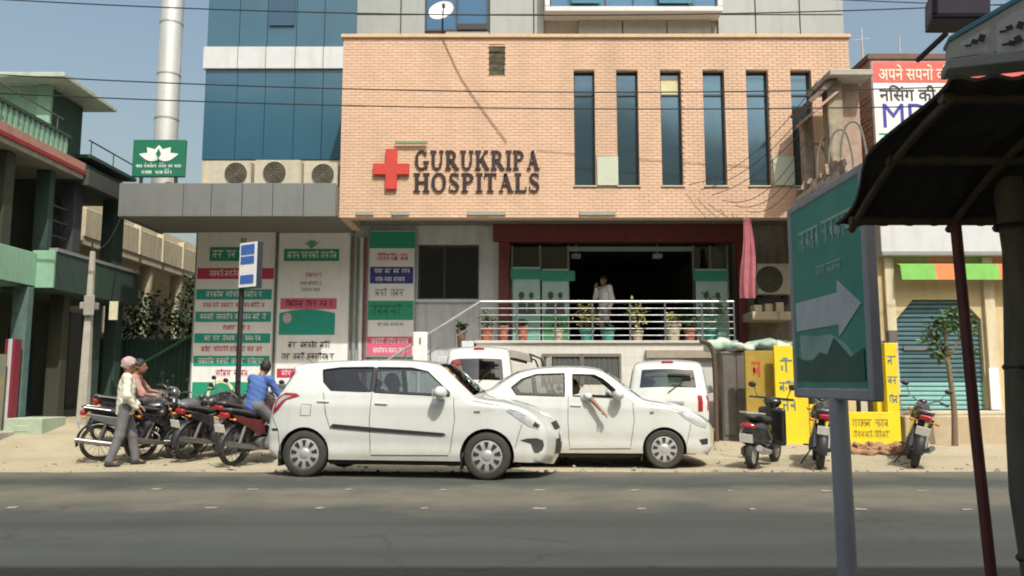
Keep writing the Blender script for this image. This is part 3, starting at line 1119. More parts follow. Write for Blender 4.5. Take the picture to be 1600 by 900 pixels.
MB().tube([(xa, yr, zr - 0.45), (xa - dx, yr, zr - 0.45 + dz)], 0.014, 8).build('bar', steel, rail, smooth=40)
for k in (2, 4, 6, 8):
    x = xa - 0.285 * k
    MB().cyl((x, yr, ZF - (k + 0.3) * ZF / 12), (x, yr, zr + dz * k / 9), 0.018, n=8).build('post', steel, rail, smooth=40)

# ================================================================== SERIF LETTERING OF THE WALL SIGN
def serif(ch, H, mb, x, z, y0, y1):
    """One roman capital with thick and thin strokes; returns its advance."""
    t, n, s = 0.20 * H, 0.085 * H, 0.065 * H     # stem, hairline, serif thickness

    def bar(ax, az, bx, bz, w):
        d = Vector((bx - ax, bz - az)); nn = Vector((-d.y, d.x)).normalized() * (w / 2)
        mb.prism([(x + ax + nn.x, z + az + nn.y), (x + bx + nn.x, z + bz + nn.y), (x + bx - nn.x, z + bz - nn.y), (x + ax - nn.x, z + az - nn.y)], y0, y1)

    def stem(cx, lo=0.0, hi=1.0, feet=(1, 1), w=t):
        mb.box(x + cx - w / 2, x + cx + w / 2, y0, y1, z + lo * H, z + hi * H)
        if feet[0]: mb.box(x + cx - w / 2 - 0.09 * H, x + cx + w / 2 + 0.09 * H, y0 + 0.0007, y1 - 0.0007, z + lo * H - 0.001, z + lo * H + s)
        if feet[1]: mb.box(x + cx - w / 2 - 0.09 * H, x + cx + w / 2 + 0.09 * H, y0 + 0.0007, y1 - 0.0007, z + hi * H - s, z + hi * H + 0.001)

    def arc(cx, cz, rx, rz, a0, a1, thick, thin, m=20):
        """Ring part whose weight is heavy at the sides and light top and bottom."""
        po, pi = [], []
        for i in range(m + 1):
            a = R(a0 + (a1 - a0) * i / m)
            w = thin + (thick - thin) * abs(math.cos(a)) ** 1.4
            po.append((x + cx + rx * math.cos(a), z + cz + rz * math.sin(a)))
            pi.append((x + cx + max(rx - w, 0.01) * math.cos(a), z + cz + max(rz - thin - (w - thin) * 0.15, 0.01) * math.sin(a)))
        for i in range(m):
            mb.prism([po[i], po[i + 1], pi[i + 1], pi[i]], y0 + 0.0003, y1 - 0.0003)
    if ch == 'I':
        stem(0.18 * H); return 0.36 * H
    if ch == 'L':
        stem(0.18 * H); mb.box(x + 0.27 * H, x + 0.66 * H, y0, y1, z + 0.002, z + n); mb.box(x + 0.60 * H, x + 0.665 * H, y0, y1, z + n, z + 0.26 * H); return 0.70 * H
    if ch == 'T':
        stem(0.36 * H, feet=(1, 0)); mb.box(x + 0.02 * H, x + 0.70 * H, y0 + 0.001, y1 - 0.001, z + H - n, z + H)
        for q in (0.02, 0.64): mb.box(x + q * H, x + (q + 0.06) * H, y0, y1, z + 0.76 * H, z + H - n)
        return 0.72 * H
    if ch == 'H':
        stem(0.18 * H); stem(0.72 * H); mb.box(x + 0.26 * H, x + 0.64 * H, y0 + 0.001, y1 - 0.001, z + 0.48 * H, z + 0.48 * H + n); return 0.9 * H
    if ch == 'K':
        stem(0.18 * H); bar(0.26 * H, 0.42 * H, 0.70 * H, 0.97 * H, n); bar(0.40 * H, 0.62 * H, 0.76 * H, 0.03 * H, t)
        mb.box(x + 0.56 * H, x + 0.84 * H, y0 + 0.001, y1 - 0.001, z + H - s, z + H); mb.box(x + 0.62 * H, x + 0.92 * H, y0 + 0.001, y1 - 0.001, z, z + s); return 0.92 * H
    if ch == 'A':
        bar(0.16 * H, 0.02 * H, 0.42 * H, 0.99 * H, n); bar(0.40 * H, 0.98 * H, 0.70 * H, 0.02 * H, t); mb.box(x + 0.24 * H, x + 0.58 * H, y0 + 0.001, y1 - 0.001, z + 0.32 * H, z + 0.32 * H + n)
        mb.box(x + 0.04 * H, x + 0.30 * H, y0 + 0.001, y1 - 0.001, z, z + s); mb.box(x + 0.54 * H, x + 0.88 * H, y0 + 0.001, y1 - 0.001, z, z + s); return 0.86 * H
    if ch == 'U':
        stem(0.18 * H, 0.34, 1.0, (0, 1)); stem(0.70 * H, 0.34, 1.0, (0, 1), n * 1.3); arc(0.42 * H, 0.36 * H, 0.325 * H, 0.37 * H, 180, 360, t * 0.9, n); return 0.86 * H
    if ch in 'PR':
        stem(0.18 * H); arc(0.36 * H, 0.735 * H, 0.32 * H, 0.265 * H, -90, 90, t, n)
        mb.box(x + 0.26 * H, x + 0.37 * H, y0 + 0.001, y1 - 0.001, z + H - n, z + H); mb.box(x + 0.26 * H, x + 0.37 * H, y0 + 0.001, y1 - 0.001, z + 0.47 * H, z + 0.47 * H + n)
        if ch == 'R':
            bar(0.40 * H, 0.48 * H, 0.72 * H, 0.03 * H, t); mb.box(x + 0.62 * H, x + 0.88 * H, y0 + 0.001, y1 - 0.001, z, z + s); return 0.86 * H
        return 0.74 * H
    if ch == 'O':
        arc(0.44 * H, 0.5 * H, 0.42 * H, 0.52 * H, 0, 360, t, n, 32); return 0.90 * H
    if ch == 'G':
        arc(0.44 * H, 0.5 * H, 0.42 * H, 0.52 * H, 42, 318, t, n, 28); stem(0.74 * H, 0.06, 0.44, (0, 1), t * 0.9); mb.box(x + 0.69 * H, x + 0.75 * H, y0 + 0.001, y1 - 0.001, z + 0.72 * H, z + H); return 0.92 * H
    if ch == 'S':
        arc(0.32 * H, 0.745 * H, 0.27 * H, 0.27 * H, 40, 270, t * 0.85, n); arc(0.32 * H, 0.255 * H, 0.29 * H, 0.27 * H, -140, 90, t * 0.85, n)
        bar(0.20 * H, 0.60 * H, 0.44 * H, 0.42 * H, t * 0.85); mb.box(x + 0.52 * H, x + 0.575 * H, y0, y1, z + 0.70 * H, z + 0.97 * H); mb.box(x + 0.04 * H, x + 0.095 * H, y0, y1, z + 0.03 * H, z + 0.3 * H); return 0.66 * H
    return 0.4 * H


sign = thing('hospital_wall_sign', 'red cross and dark serif letters GURUKRIPA HOSPITALS on the orange brick wall', 'wall sign', (X(584, 300, YB), YB - 0.05, Z(302, YB)), world_layout=True)
letter_dark = M('letter_dark', (0.028, 0.016, 0.018), None, 0.4)
cx0, cx1, cz0, cz1 = X(584, 265, YB), X(640, 265, YB), Z(297, YB), Z(234, YB)
cxm, czm, ct = (cx0 + cx1) / 2, (cz0 + cz1) / 2, 0.13
c = [(cx0, czm - ct), (cxm - ct, czm - ct), (cxm - ct, cz0), (cxm + ct, cz0), (cxm + ct, czm - ct), (cx1, czm - ct),
     (cx1, czm + ct), (cxm + ct, czm + ct), (cxm + ct, cz1), (cxm - ct, cz1), (cxm - ct, czm + ct), (cx0, czm + ct)]
MB().prism(c, YB - 0.09, YB - 0.012).build('red_cross', red_paint, sign, bevel=0.008)
for word, pa, pb, ya, yb in (('GURUKRIPA', 648, 843, 265, 236), ('HOSPITALS', 647, 844, 300, 271)):
    x0, x1, z0, z1 = X(pa, 265, YB), X(pb, 265, YB), Z(ya, YB), Z(yb, YB)
    H = z1 - z0
    adv = sum(serif(ch, H, MB(), 0, 0, 0, 0.01) for ch in word)
    gap = 0.035
    kx = ((x1 - x0) - gap * (len(word) - 1)) / adv
    x = x0
    for ch_ in word:
        m = MB()
        w = serif(ch_, H, m, 0, 0, YB - 0.045, YB - 0.012)
        m.v = [(x + p[0] * kx, p[1], z0 + p[2]) for p in m.v]
        m.build('letter', letter_dark, sign)
        x += w * kx + gap
MB().box(X(618, 222, YB), X(668, 222, YB), YB - 0.10, YB - 0.06, Z(226, YB), Z(222, YB)).build('lamp_bracket', M('bracket_green', (0.2, 0.25, 0.15), None, 0.6), sign)

# ================================================================== AIR CONDITIONERS ON THE CANOPY
ac_white = M('ac_casing', (0.47, 0.44, 0.36), (0.38, 0.35, 0.27), 0.5, scale=7, stain=(0.3, 0.26, 0.18), stain_amt=0.5)
ac_dark = M('ac_grille', (0.05, 0.045, 0.03), None, 0.6)


def ac_unit(label, x0, x1, z0, h, y0, fan, parent_group='air conditioners on the canopy', d=0.36):
    t = thing('air_conditioner', label, 'air conditioner', ((x0 + x1) / 2, y0 + d / 2, z0), group=parent_group, world_layout=True)
    MB().box(x0, x1, y0, y0 + d, z0 + 0.04, z0 + h).build('casing', ac_white, t, bevel=0.02, seg=2)
    fx = x0 + (x1 - x0) * fan
    r = h * 0.40
    MB().lathe([(0.0, -0.008), (r, -0.008), (r, -0.004)], (fx, y0, z0 + h / 2 + 0.01), 'Y', 20).build('fan_opening', ac_dark, t)
    gr = MB()
    for k in range(1, 6):
        gr.tube([(fx + r * k / 5 * math.cos(a * PI / 10), y0 - 0.018, z0 + h / 2 + 0.01 + r * k / 5 * math.sin(a * PI / 10)) for a in range(20)], 0.006, 5, True)
    for k in range(4):
        a = k * PI / 4
        gr.cyl((fx - r * math.cos(a), y0 - 0.014, z0 + h / 2 + 0.01 - r * math.sin(a)), (fx + r * math.cos(a), y0 - 0.014, z0 + h / 2 + 0.01 + r * math.sin(a)), 0.005, n=5)
    gr.build('grille', M('grille_wire', (0.14, 0.13, 0.09), None, 0.5), t)
    for q in (0.15, 0.85):
        MB().box(x0 + (x1 - x0) * q - 0.04, x0 + (x1 - x0) * q + 0.04, y0 + 0.03, y0 + d - 0.03, z0, z0 + 0.039).build('foot', black_metal, t)
    return t


zc = zc1 - 0.03
ac_unit('leftmost of the three air conditioner units standing on the grey canopy', X(324, 268, 17.5), X(392, 268, 17.5), zc, 0.62, 17.5, 0.66)
ac_unit('middle air conditioner unit on the grey canopy below the blue glass', X(397, 268, 17.45), X(470, 268, 17.45), zc, 0.63, 17.45, 0.44)
ac_unit('air conditioner unit on the grey canopy right beside the brick block', X(474, 268, 17.6), X(527, 268, 17.6), zc, 0.62, 17.6, 0.58)
m = MB()
m.tube(catmull([(X(408, 270, 18.3), 18.3, zc), (X(404, 262, 18.3), 18.28, zc + 0.35), (X(412, 256, 18.3), 18.3, zc + 0.62), (X(416, 252, 19), 19.2, zc + 0.8)], 6), 0.025, 6)
m.build('drain_hose', black_metal, label='black hose curling up between the units on the canopy', cat='hose', smooth=50)

# ================================================================== SATELLITE DISH ON THE BRICK BLOCK
dc = P(691, 20, 18.4)
ds = thing('satellite_dish', 'white satellite dish standing on top of the brick block', 'satellite dish', (dc.x, dc.y, ZB1 + 0.06))
dm = MB()
pr = [(0.02, 0.0)] + [(0.31 * k / 6, 0.075 * (k / 6) ** 2) for k in range(1, 7)] + [(0.31, 0.09), (0.30, 0.085)] + [(0.31 * k / 6, 0.075 * (k / 6) ** 2 + 0.012) for k in range(5, 0, -1)]
dm.lathe(pr, (0, 0, 0), 'Z', 24)
hgt = dc.z - ZB1 - 0.06
dm.xform(Matrix.Translation((0, 0, hgt)) @ Matrix.Rotation(R(-14), 4, 'Z') @ Matrix.Rotation(R(66), 4, 'X'))
dm.build('dish', white_metal, ds, smooth=40)
MB().cyl((0, 0.1, 0), (0, 0.1, hgt - 0.02), 0.025, n=8).build('mast', black_metal, ds)
MB().lathe([(0.0, 0.0), (0.2, 0), (0.22, 0.08), (0.14, 0.15), (0, 0.17)], (0.12, 0.0, 0), 'Z', 14).build('base', M('dish_base', (0.07, 0.03, 0.04), None, 0.6), ds, smooth=40)
MB().tube([(0.02, -0.05, hgt - 0.25), (0.06, -0.36, hgt - 0.02)], 0.012, 6).box(0.03, 0.10, -0.42, -0.34, hgt - 0.05, hgt + 0.03).build('receiver_arm', black_metal, ds)

# ================================================================== STEEL MONOPOLE AND LOTUS SIGN
Yc = 18.75
chx = X(259, 215, Yc)
ch = thing('steel_monopole', 'tall silver steel pole rising behind the green lotus sign', 'pole', (chx, Yc, zc1), world_layout=True)
seams = [zc1 - 0.031, Z(187, Yc), Z(118, Yc), Z(38, Yc), 12.4]
for k in range(len(seams) - 1):
    r0, r1 = 0.275 - 0.003 * k, 0.272 - 0.003 * k
    MB().cyl((chx, Yc, seams[k] + 0.012), (chx, Yc, seams[k + 1] - 0.012), r0, r1, 28).build('section', steel_matt, ch, smooth=40)
    MB().lathe([(r1 - 0.03, -0.02), (r1 + 0.012, -0.02), (r1 + 0.012, 0.02), (r1 - 0.03, 0.02)], (chx, Yc, seams[k + 1]), 'Z', 28, True).build('joint_ring', M('joint_ring', (0.42, 0.42, 0.4), None, 0.5, metal=0.4), ch, smooth=40)

YL = 17.55
lx0, lx1, lz0, lz1 = X(207, 245, YL), X(289, 245, YL), Z(276, YL), Z(218, YL)
lo_ = thing('lotus_sign', 'square green sign with a white lotus on top of the grey canopy', 'sign', ((lx0 + lx1) / 2, YL, zc1), world_layout=True)
MB().box(lx0, lx1, YL, YL + 0.10, lz0, lz1).build('board', M('sign_green', (0.008, 0.145, 0.085), (0.008, 0.12, 0.07), 0.4), lo_, bevel=0.012)
lcx, lcz = (lx0 + lx1) / 2, lz0 + 0.40
pet = MB()
for ang, ln, wd, dy in ((-72, 0.47, 0.15, 0.004), (72, 0.47, 0.15, 0.005), (-40, 0.42, 0.17, 0.009), (40, 0.42, 0.17, 0.010), (0, 0.38, 0.17, 0.014)):
    pts = []
    for i in range(17):
        t = i / 16
        pts.append((wd * math.sin(PI * t ** 0.85) * (1 - 0.15 * t), ln * t))
    poly = [(p[0] * 0.75, p[1]) for p in pts] + [(-p[0] * 0.75, p[1]) for p in pts[-2:0:-1]]
    a = R(-ang)
    poly = [(lcx + p * math.cos(a) - q * math.sin(a), lcz + (p * math.sin(a) + q * math.cos(a)) * 0.86) for p, q in poly]
    pet.prism(poly, YL - dy - 0.004, YL - 0.001)
pet.build('lotus', white_print, lo_)
leafp = [(lcx, lcz + 0.03), (lcx + 0.06, lcz + 0.12), (lcx, lcz + 0.25), (lcx - 0.06, lcz + 0.12)]
MB().prism(leafp, YL - 0.026, YL - 0.019).box(lcx - 0.012, lcx + 0.012, YL - 0.025, YL - 0.018, lcz - 0.04, lcz + 0.04).build('leaf_mark', M('sign_green', (0, 0, 0)), lo_)
w = MB()
marks(w, lx0 + 0.08, lx1 - 0.08, lz0 + 0.21, lz0 + 0.30, YL - 0.001, 4, 0.004, False)
marks(w, lx0 + 0.22, lx1 - 0.22, lz0 + 0.06, lz0 + 0.16, YL - 0.001, 5, 0.004, False)
w.build('lettering', white_print, lo_, kind='stuff')
for q in (lx0 + 0.2, lx1 - 0.2):
    MB().box(q - 0.03, q + 0.03, YL + 0.02, YL + 0.08, zc1 - 0.04, lz0 + 0.01).build('leg', black_metal, lo_)
m = MB()
for i, px in enumerate((225, 243, 262)):
    p = P(px, 279, 17.7)
    m.sphere((p.x, 17.75, zc1 + 0.03), (0.14, 0.1, 0.1 + 0.02 * i), 10, 6)
m.build('cloth_bundle', M('bundle', (0.5, 0.32, 0.28), (0.55, 0.5, 0.46), 0.9), label='small pinkish bundle lying on the canopy beneath the lotus sign', cat='bundle', smooth=60)

# ================================================================== BILLBOARDS ON THE GROUND FLOOR
YF = YW + 0.02


def board(name, label, px0, px1, py0, py1, rows, Y=YF, base=white_print, ref=480, cat='billboard', group=None):
    x0, x1, z0, z1 = X(px0, ref, Y), X(px1, ref, Y), Z(py1, Y), Z(py0, Y)
    t = thing(name, label, cat, ((x0 + x1) / 2, Y, z0), world_layout=True, group=group)
    MB().box(x0, x1, Y, Y + 0.06, z0, z1).build('board', base, t, bevel=0.006)
    e = MB()
    for a, b, c, d in ((x0 - 0.03, x0, z0 - 0.03, z1 + 0.03), (x1, x1 + 0.03, z0 - 0.03, z1 + 0.03), (x0, x1, z1, z1 + 0.03), (x0, x1, z0 - 0.03, z0)):
        e.box(a + 0.001, b - 0.001, Y - 0.012, Y + 0.06, c, d)
    e.build('frame', grey_panel, t)
    for k, row in enumerate(rows):
        nm, a, b, ra, rb, mat, tmat, lines_ = row
        xa, xb, za, zb = X(a, ref, Y), X(b, ref, Y), Z(rb, Y), Z(ra, Y)
        if mat is not None:
            MB().box(xa, xb, Y - 0.006, Y - 0.001, za, zb).build(nm, mat, t)
        if lines_:
            w_ = MB()
            hh = (zb - za) / lines_
            for q in range(lines_):
                pad = (xb - xa) * (0.06 + 0.10 * ((k * 7 + q * 3) % 4) / 3)
                marks(w_, xa + pad, xb - pad, za + q * hh + hh * 0.24, za + (q + 1) * hh - hh * 0.24, Y - 0.007, k * 13 + q + px0)
            w_.build('lettering', tmat, t, kind='stuff')
    return t


W_, G_, T_, C_ = white_print, green_print, teal_print, crimson_print
b1 = board('billboard', 'tall white billboard with crimson and teal text bars, farthest left on the wall', 304, 427, 358, 640, [
    ('strip', 324, 392, 386, 408, G_, W_, 1), ('strip', 306, 426, 419, 436, C_, W_, 1),
    ('strip', 306, 424, 452, 468, T_, W_, 1), ('line', 306, 424, 470, 484, None, C_, 1), ('strip', 306, 424, 487, 503, T_, W_, 1), ('line', 340, 400, 506, 519, None, C_, 1),
    ('strip', 306, 424, 521, 536, T_, W_, 1), ('line', 306, 424, 538, 553, None, C_, 1), ('strip', 306, 424, 556, 572, T_, W_, 1), ('line', 330, 400, 574, 592, None, C_, 1),
    ('footer', 306, 424, 597, 639, G_, None, 0)])
cc = P(345, 616, YF)
m = MB().lathe([(0.27, 0), (0.34, 0), (0.34, 0.006), (0.27, 0.006)], (cc.x, YF - 0.014, cc.z), 'Y', 28, True)
m.build('ring_emblem', M('pale_yellow', (0.66, 0.66, 0.45), None, 0.5), b1)
b2 = board('billboard', 'white billboard with green heading and a teal picture below a red bar', 433, 545, 364, 600, [
    ('strip', 441, 528, 389, 408, G_, W_, 1), ('line', 470, 506, 424, 436, None, pink_print, 1), ('line', 464, 505, 438, 458, None, grey_print, 2),
    ('strip', 438, 526, 466, 483, pink_print, black_print, 1), ('line', 437, 530, 530, 566, None, black_print, 2), ('footer', 436, 480, 576, 590, C_, W_, 1)])
ex, ez = X(487, 380, YF), Z(384, YF)
em = MB()
for a_ in (-60, -25, 0, 25, 60):
    em.prism([(ex, ez - 0.08), (ex + 0.14 * math.sin(R(a_)) - 0.03, ez + 0.10 * math.cos(R(a_))), (ex + 0.2 * math.sin(R(a_)), ez + 0.17 * math.cos(R(a_))), (ex + 0.14 * math.sin(R(a_)) + 0.03, ez + 0.10 * math.cos(R(a_)))], YF - 0.012 - 0.0005 * a_ / 10, YF - 0.002)
em.build('emblem', M('emblem_green', (0.12, 0.33, 0.16), None, 0.5), b2, kind='stuff')
x0, x1 = X(437, 480, YF), X(524, 480, YF)
za, zb = Z(523, YF), Z(483, YF)
poly = [(x0, za), (x1, za), (x1, zb - 0.1)] + [(x1 + (x0 - x1) * k / 10, zb - 0.1 + 0.10 * math.sin(PI * k / 10)) for k in range(1, 10)] + [(x0, zb - 0.1)]
MB().prism(poly, YF - 0.010, YF - 0.007).build('picture', teal_print, b2)
MB().prism([(X(449, 497, YF) + 0.11 * math.cos(a * PI / 6), Z(497, YF) + 0.13 * math.sin(a * PI / 6)) for a in range(12)], YF - 0.015, YF - 0.0105).build('badge', M('badge_pale', (0.5, 0.4, 0.42), None, 0.5), b2)
b3 = board('billboard', 'narrow banner with green, navy and pink panels beside the dark window', 575, 647, 361, 556, [
    ('panel', 575, 647, 362, 388, G_, None, 0), ('line', 577, 646, 392, 413, None, pink_print, 1), ('panel', 577, 645, 417, 443, navy_print, W_, 2), ('line', 580, 640, 447, 468, None, grey_print, 1),
    ('panel', 575, 646, 470, 500, G_, M('dark_green_text', (0.01, 0.14, 0.08), None, 0.5), 1), ('line', 580, 644, 502, 512, None, grey_print, 1), ('panel', 575, 645, 526, 555, pink_print, W_, 2)])
# pipes on the wall between the banners
for i, px in enumerate((553, 563, 571)):
    x = X(px, 480, YW)
    MB().cyl((x, YW + 0.05, 0.0), (x, YW + 0.05, 4.75), 0.055, n=10).build('drain_pipe', [grey_panel, white_wall, M('maroon_pipe', (0.22, 0.1, 0.1), None, 0.6)][i], label=['grey downpipe left of the narrow banner, nearest the big billboard', 'white downpipe between the grey and the maroon downpipe', 'thin maroon downpipe touching the narrow banner'][i], cat='pipe', group='downpipes by the banner', smooth=40)
p0, p1 = P(648, 540, 18.9), P(662, 518, 18.9)
t = thing('stair_notice', 'small white notice with a dark mark at the foot of the stair', 'notice', (p0.x, YP - 0.02, 1.7), world_layout=True)
nx0, nx1 = X(646, 535, YP - 0.05), X(668, 535, YP - 0.05)
MB().box(nx0, nx1, YP - 0.09, YP - 0.06, Z(575, YP), Z(519, YP)).build('board', white_print, t, bevel=0.008)
MB().box(nx0 + 0.14, nx0 + 0.17, YP - 0.10, YP - 0.091, Z(538, YP), Z(528, YP)).build('mark', black_print, t)
MB().box(nx0 + 0.1, nx0 + 0.16, YP - 0.085, YP - 0.065, gz(nx0, YP) - 0.05, Z(575, YP)).build('post', white_metal, t)

# poster stands in the porch
def standee(label, px0, px1, py0, accent, header):
    Y = 19.15
    x0, x1 = X(px0, 480, Y), X(px1, 480, Y)
    t = thing('poster_stand', label, 'poster', ((x0 + x1) / 2, Y, ZF), world_layout=True, group='poster stands in the porch')
    z1 = Z(py0, Y)
    MB().box(x0, x1, Y, Y + 0.05, ZF + 0.03, z1).build('board', M('poster_pale', (0.33, 0.46, 0.43), (0.24, 0.38, 0.35), 0.4, scale=3), t, bevel=0.006)
    MB().box(x0 - 0.05, x1 + (0.15 if header else 0.0), Y - 0.02, Y - 0.001, z1 - 0.30, z1 - 0.05).build('header', M('poster_green', (0.02, 0.24, 0.17), None, 0.5), t)
    MB().box(x0 + 0.03, x1 - 0.03, Y - 0.006, Y - 0.001, ZF + 0.06, ZF + 0.62).build('footer', accent, t)
    m = MB()
    for q, s in ((0.32, 1.0), (0.68, 0.85)):
        cx = x0 + (x1 - x0) * q
        m.prism([(cx + 0.07 * s * math.cos(a * PI / 6), ZF + 1.13 + 0.09 * s * math.sin(a * PI / 6)) for a in range(12)], Y - 0.012, Y - 0.001)
        m.prism([(cx - 0.13 * s, ZF + 0.68), (cx + 0.13 * s, ZF + 0.68), (cx + 0.10 * s, ZF + 0.98), (cx + 0.03, ZF + 1.03), (cx - 0.03, ZF + 1.03), (cx - 0.10 * s, ZF + 0.98)], Y - 0.010, Y - 0.001)
    m.build('figures', M('poster_dark', (0.035, 0.06, 0.055), None, 0.5), t)


standee('pale poster stand with two dark figures, beside the maroon post', 801, 844, 417, M('poster_teal', (0.16, 0.36, 0.31), None, 0.5), False)
standee('poster stand with wide green header and green foot, left of the doorway', 847, 889, 420, M('poster_leaf', (0.05, 0.25, 0.10), None, 0.5), True)
standee('teal poster stand at the right end of the porch', 1088, 1138, 420, M('poster_teal', (0.1, 0.3, 0.25), None, 0.5), False)

# ================================================================== LEAVES
def leaves(mb, clusters, n, size, seed=1):
    """Many small bent leaves spread through lumpy clusters (centre, radii)."""
    rnd = random.Random(seed)
    for c, r in clusters:
        for _ in range(n):
            d = Vector((rnd.gauss(0, 1), rnd.gauss(0, 1), rnd.gauss(0, 1))).normalized() * (rnd.random() ** 0.45)
            p = Vector((c[0] + d.x * r[0], c[1] + d.y * r[1], c[2] + d.z * r[2]))
            s = size * rnd.uniform(0.6, 1.3)
            u = Vector((rnd.gauss(0, 1), rnd.gauss(0, 1), rnd.gauss(-0.3, 0.6))).normalized()
            w = u.orthogonal().normalized()
            w.rotate(Matrix.Rotation(rnd.uniform(0, 2 * PI), 3, u))
            nn = u.cross(w)
            a, b, e, f = p, p + u * s * 0.5 + w * s * 0.28 + nn * s * 0.06, p + u * s, p + u * s * 0.5 - w * s * 0.28 + nn * s * 0.06
            mb.add([a, b, e, f], [(0, 1, 2), (0, 2, 3)])
    return mb


# ================================================================== GREEN HOUSE ON THE LEFT
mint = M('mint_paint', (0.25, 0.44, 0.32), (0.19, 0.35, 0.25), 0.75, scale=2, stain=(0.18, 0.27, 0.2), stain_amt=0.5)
mint_shaded = M('shaded_mint_paint', (0.035, 0.07, 0.058), (0.025, 0.05, 0.04), 0.8, scale=2, stain=(0.04, 0.05, 0.045), stain_amt=0.6)  # mint darkened to stand in for shade on side faces and far wing
olive_shaded = M('shaded_olive_wall', (0.045, 0.05, 0.033), (0.03, 0.034, 0.022), 0.8, scale=2, stain=(0.05, 0.05, 0.04), stain_amt=0.6)  # base colour darkened in place of the shade under balcony and slabs
gh = thing('green_house', 'green painted two storey house with red edged terrace on the left', 'house', (-10.5, 16, 0), world_layout=True)
XA, XBW, YA = -9.55, -9.20, 15.9
MB().box(-14, -10.9, 9, 19.5, 0.2, 5.62).build('wall', olive_shaded, gh)
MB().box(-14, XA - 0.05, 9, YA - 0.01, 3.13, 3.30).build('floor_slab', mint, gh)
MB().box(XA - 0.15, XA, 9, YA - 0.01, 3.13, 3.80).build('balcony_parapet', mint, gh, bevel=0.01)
MB().box(-14, XBW - 0.15, YA, 19.5, 3.08, 3.25).build('floor_slab', mint_shaded, gh)
MB().box(XBW - 0.15, XBW, YA + 0.002, 19.5, 3.08, 3.85).build('balcony_parapet', mint_shaded, gh, bevel=0.01)
MB().box(XA - 0.1, XBW - 0.002, YA - 0.06, YA, 3.1, 3.86).build('balcony_end', mint, gh, bevel=0.008)
MB().box(XBW - 0.16, XBW + 0.02, YA + 0.01, 19.5, 3.851, 3.92).build('parapet_cap', grey_panel, gh)
# roof slab with its red edge, then the far wing in shade-darkened paint
MB().box(-14, -9.42, 9, 17.0, 5.625, 5.955).build('roof_slab', M('slab_underside', (0.2, 0.19, 0.16), None, 0.8), gh)
MB().box(-9.419, -9.33, 9, 17.0, 5.80, 5.97).build('roof_edge', M('salmon_edge', (0.44, 0.23, 0.185), (0.36, 0.17, 0.14), 0.7), gh)
MB().box(-9.419, -9.31, 9, 17.0, 5.715, 5.799).build('roof_edge', M('old_red_edge', (0.26, 0.03, 0.03), (0.2, 0.025, 0.025), 0.7), gh)
MB().box(-9.419, -9.36, 9, 17.0, 5.62, 5.714).build('roof_edge', concrete, gh)
MB().box(-14, -9.40, 17.01, 19.6, 5.60, 5.75).build('roof_slab', mint_shaded, gh)
MB().box(-9.40, -9.25, 17.01, 19.6, 5.50, 5.85).build('roof_edge', M('dark_edge', (0.06, 0.062, 0.06), None, 0.7), gh)
MB().box(-10.6, -9.55, 17.4, 19.6, 5.98, 6.08).box(-10.6, -9.45, 17.4, 19.6, 6.22, 6.30).build('roof_step', mint_shaded, gh)
# terrace railing: balusters, cap and a thin pipe rail above
ba = MB().prism([(-0.03, 0), (0.03, 0), (0.035, 0.1), (0.05, 0.2), (0.03, 0.32), (0.03, 0.38), (-0.03, 0.38), (-0.03, 0.32), (-0.05, 0.2), (-0.035, 0.1)], -0.03, 0.03, 'yz').mesh('baluster', mint)
y = 10.2
while y < 16.4:
    place_part('baluster', ba, gh, (-9.42, y, 5.972)); y += 0.17
MB().box(-9.48, -9.36, 10.1, 16.45, 6.352, 6.42).build('railing_cap', mint_shaded, gh)
pipe = MB().tube([(-9.42, 10, 6.70), (-9.42, 16.2, 6.70)], 0.018, 6).tube([(-9.5, 17.4, 6.62), (-9.5, 19.6, 6.62)], 0.018, 6)
for y in (11.2, 12.4, 13.6, 14.8, 16.0): pipe.cyl((-9.42, y, 6.42), (-9.42, y, 6.70), 0.012, n=6)
for y in (17.5, 18.5, 19.5): pipe.cyl((-9.5, y, 6.30), (-9.5, y, 6.62), 0.012, n=6)
pipe.build('pipe_rail', M('rail_grey', (0.1, 0.1, 0.1), None, 0.5), gh)
# stair room on the roof
MB().box(-14, -9.95, 16.3, 17.6, 5.96, 7.45).build('roof_room_wall', mint, gh)
MB().box(-10.0, -9.72, 16.2, 16.298, 5.96, 7.45).build('roof_room_pillar', mint, gh, bevel=0.01)
MB().box(-9.949, -9.80, 16.30, 17.6, 5.96, 7.449).build('roof_room_side', mint_shaded, gh)
MB().box(-14.2, -9.2, 15.75, 17.95, 7.46, 7.56).build('roof_room_slab', M('slab_pale', (0.42, 0.5, 0.42), (0.3, 0.34, 0.3), 0.7), gh, bevel=0.01)
MB().box(-9.58, -9.42, 16.3, 16.5, 7.56, 7.68).build('roof_block', concrete, gh)
# dim loggia on the upper floor
for y, w_, mt in ((14.75, 0.28, olive_shaded), (16.2, 0.18, mint_shaded), (17.15, 0.34, M('faded_violet', (0.06, 0.058, 0.07), (0.035, 0.035, 0.042), 0.8)), (18.9, 0.5, mint_shaded)):
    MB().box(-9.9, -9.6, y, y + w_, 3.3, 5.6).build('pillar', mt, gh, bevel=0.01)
for y in (13.2, 15.3, 18.0):
    o = MB().box(-10.92, -10.86, y, y + 0.9, 3.3, 5.2).build('door', black_metal, gh)
    MB().box(-10.859, -10.83, y - 0.06, y, 3.3, 5.25).box(-10.859, -10.83, y + 0.9, y + 0.96, 3.3, 5.25).build('frame', mint_shaded, o)
for k in range(4):
    MB().cyl((-9.75, 16.35, 4.0 + 0.32 * k), (-9.75, 17.15, 4.0 + 0.32 * k), 0.02, n=6).build('loggia_bar', M('rail_grey', (0.1, 0.1, 0.1)), gh)
for y in (10.5, 11.9, 12.6):
    MB().cyl((-10.8, y, 3.3), (-10.8, y, 5.6), 0.04, n=8).build('wall_pipe', concrete, gh)
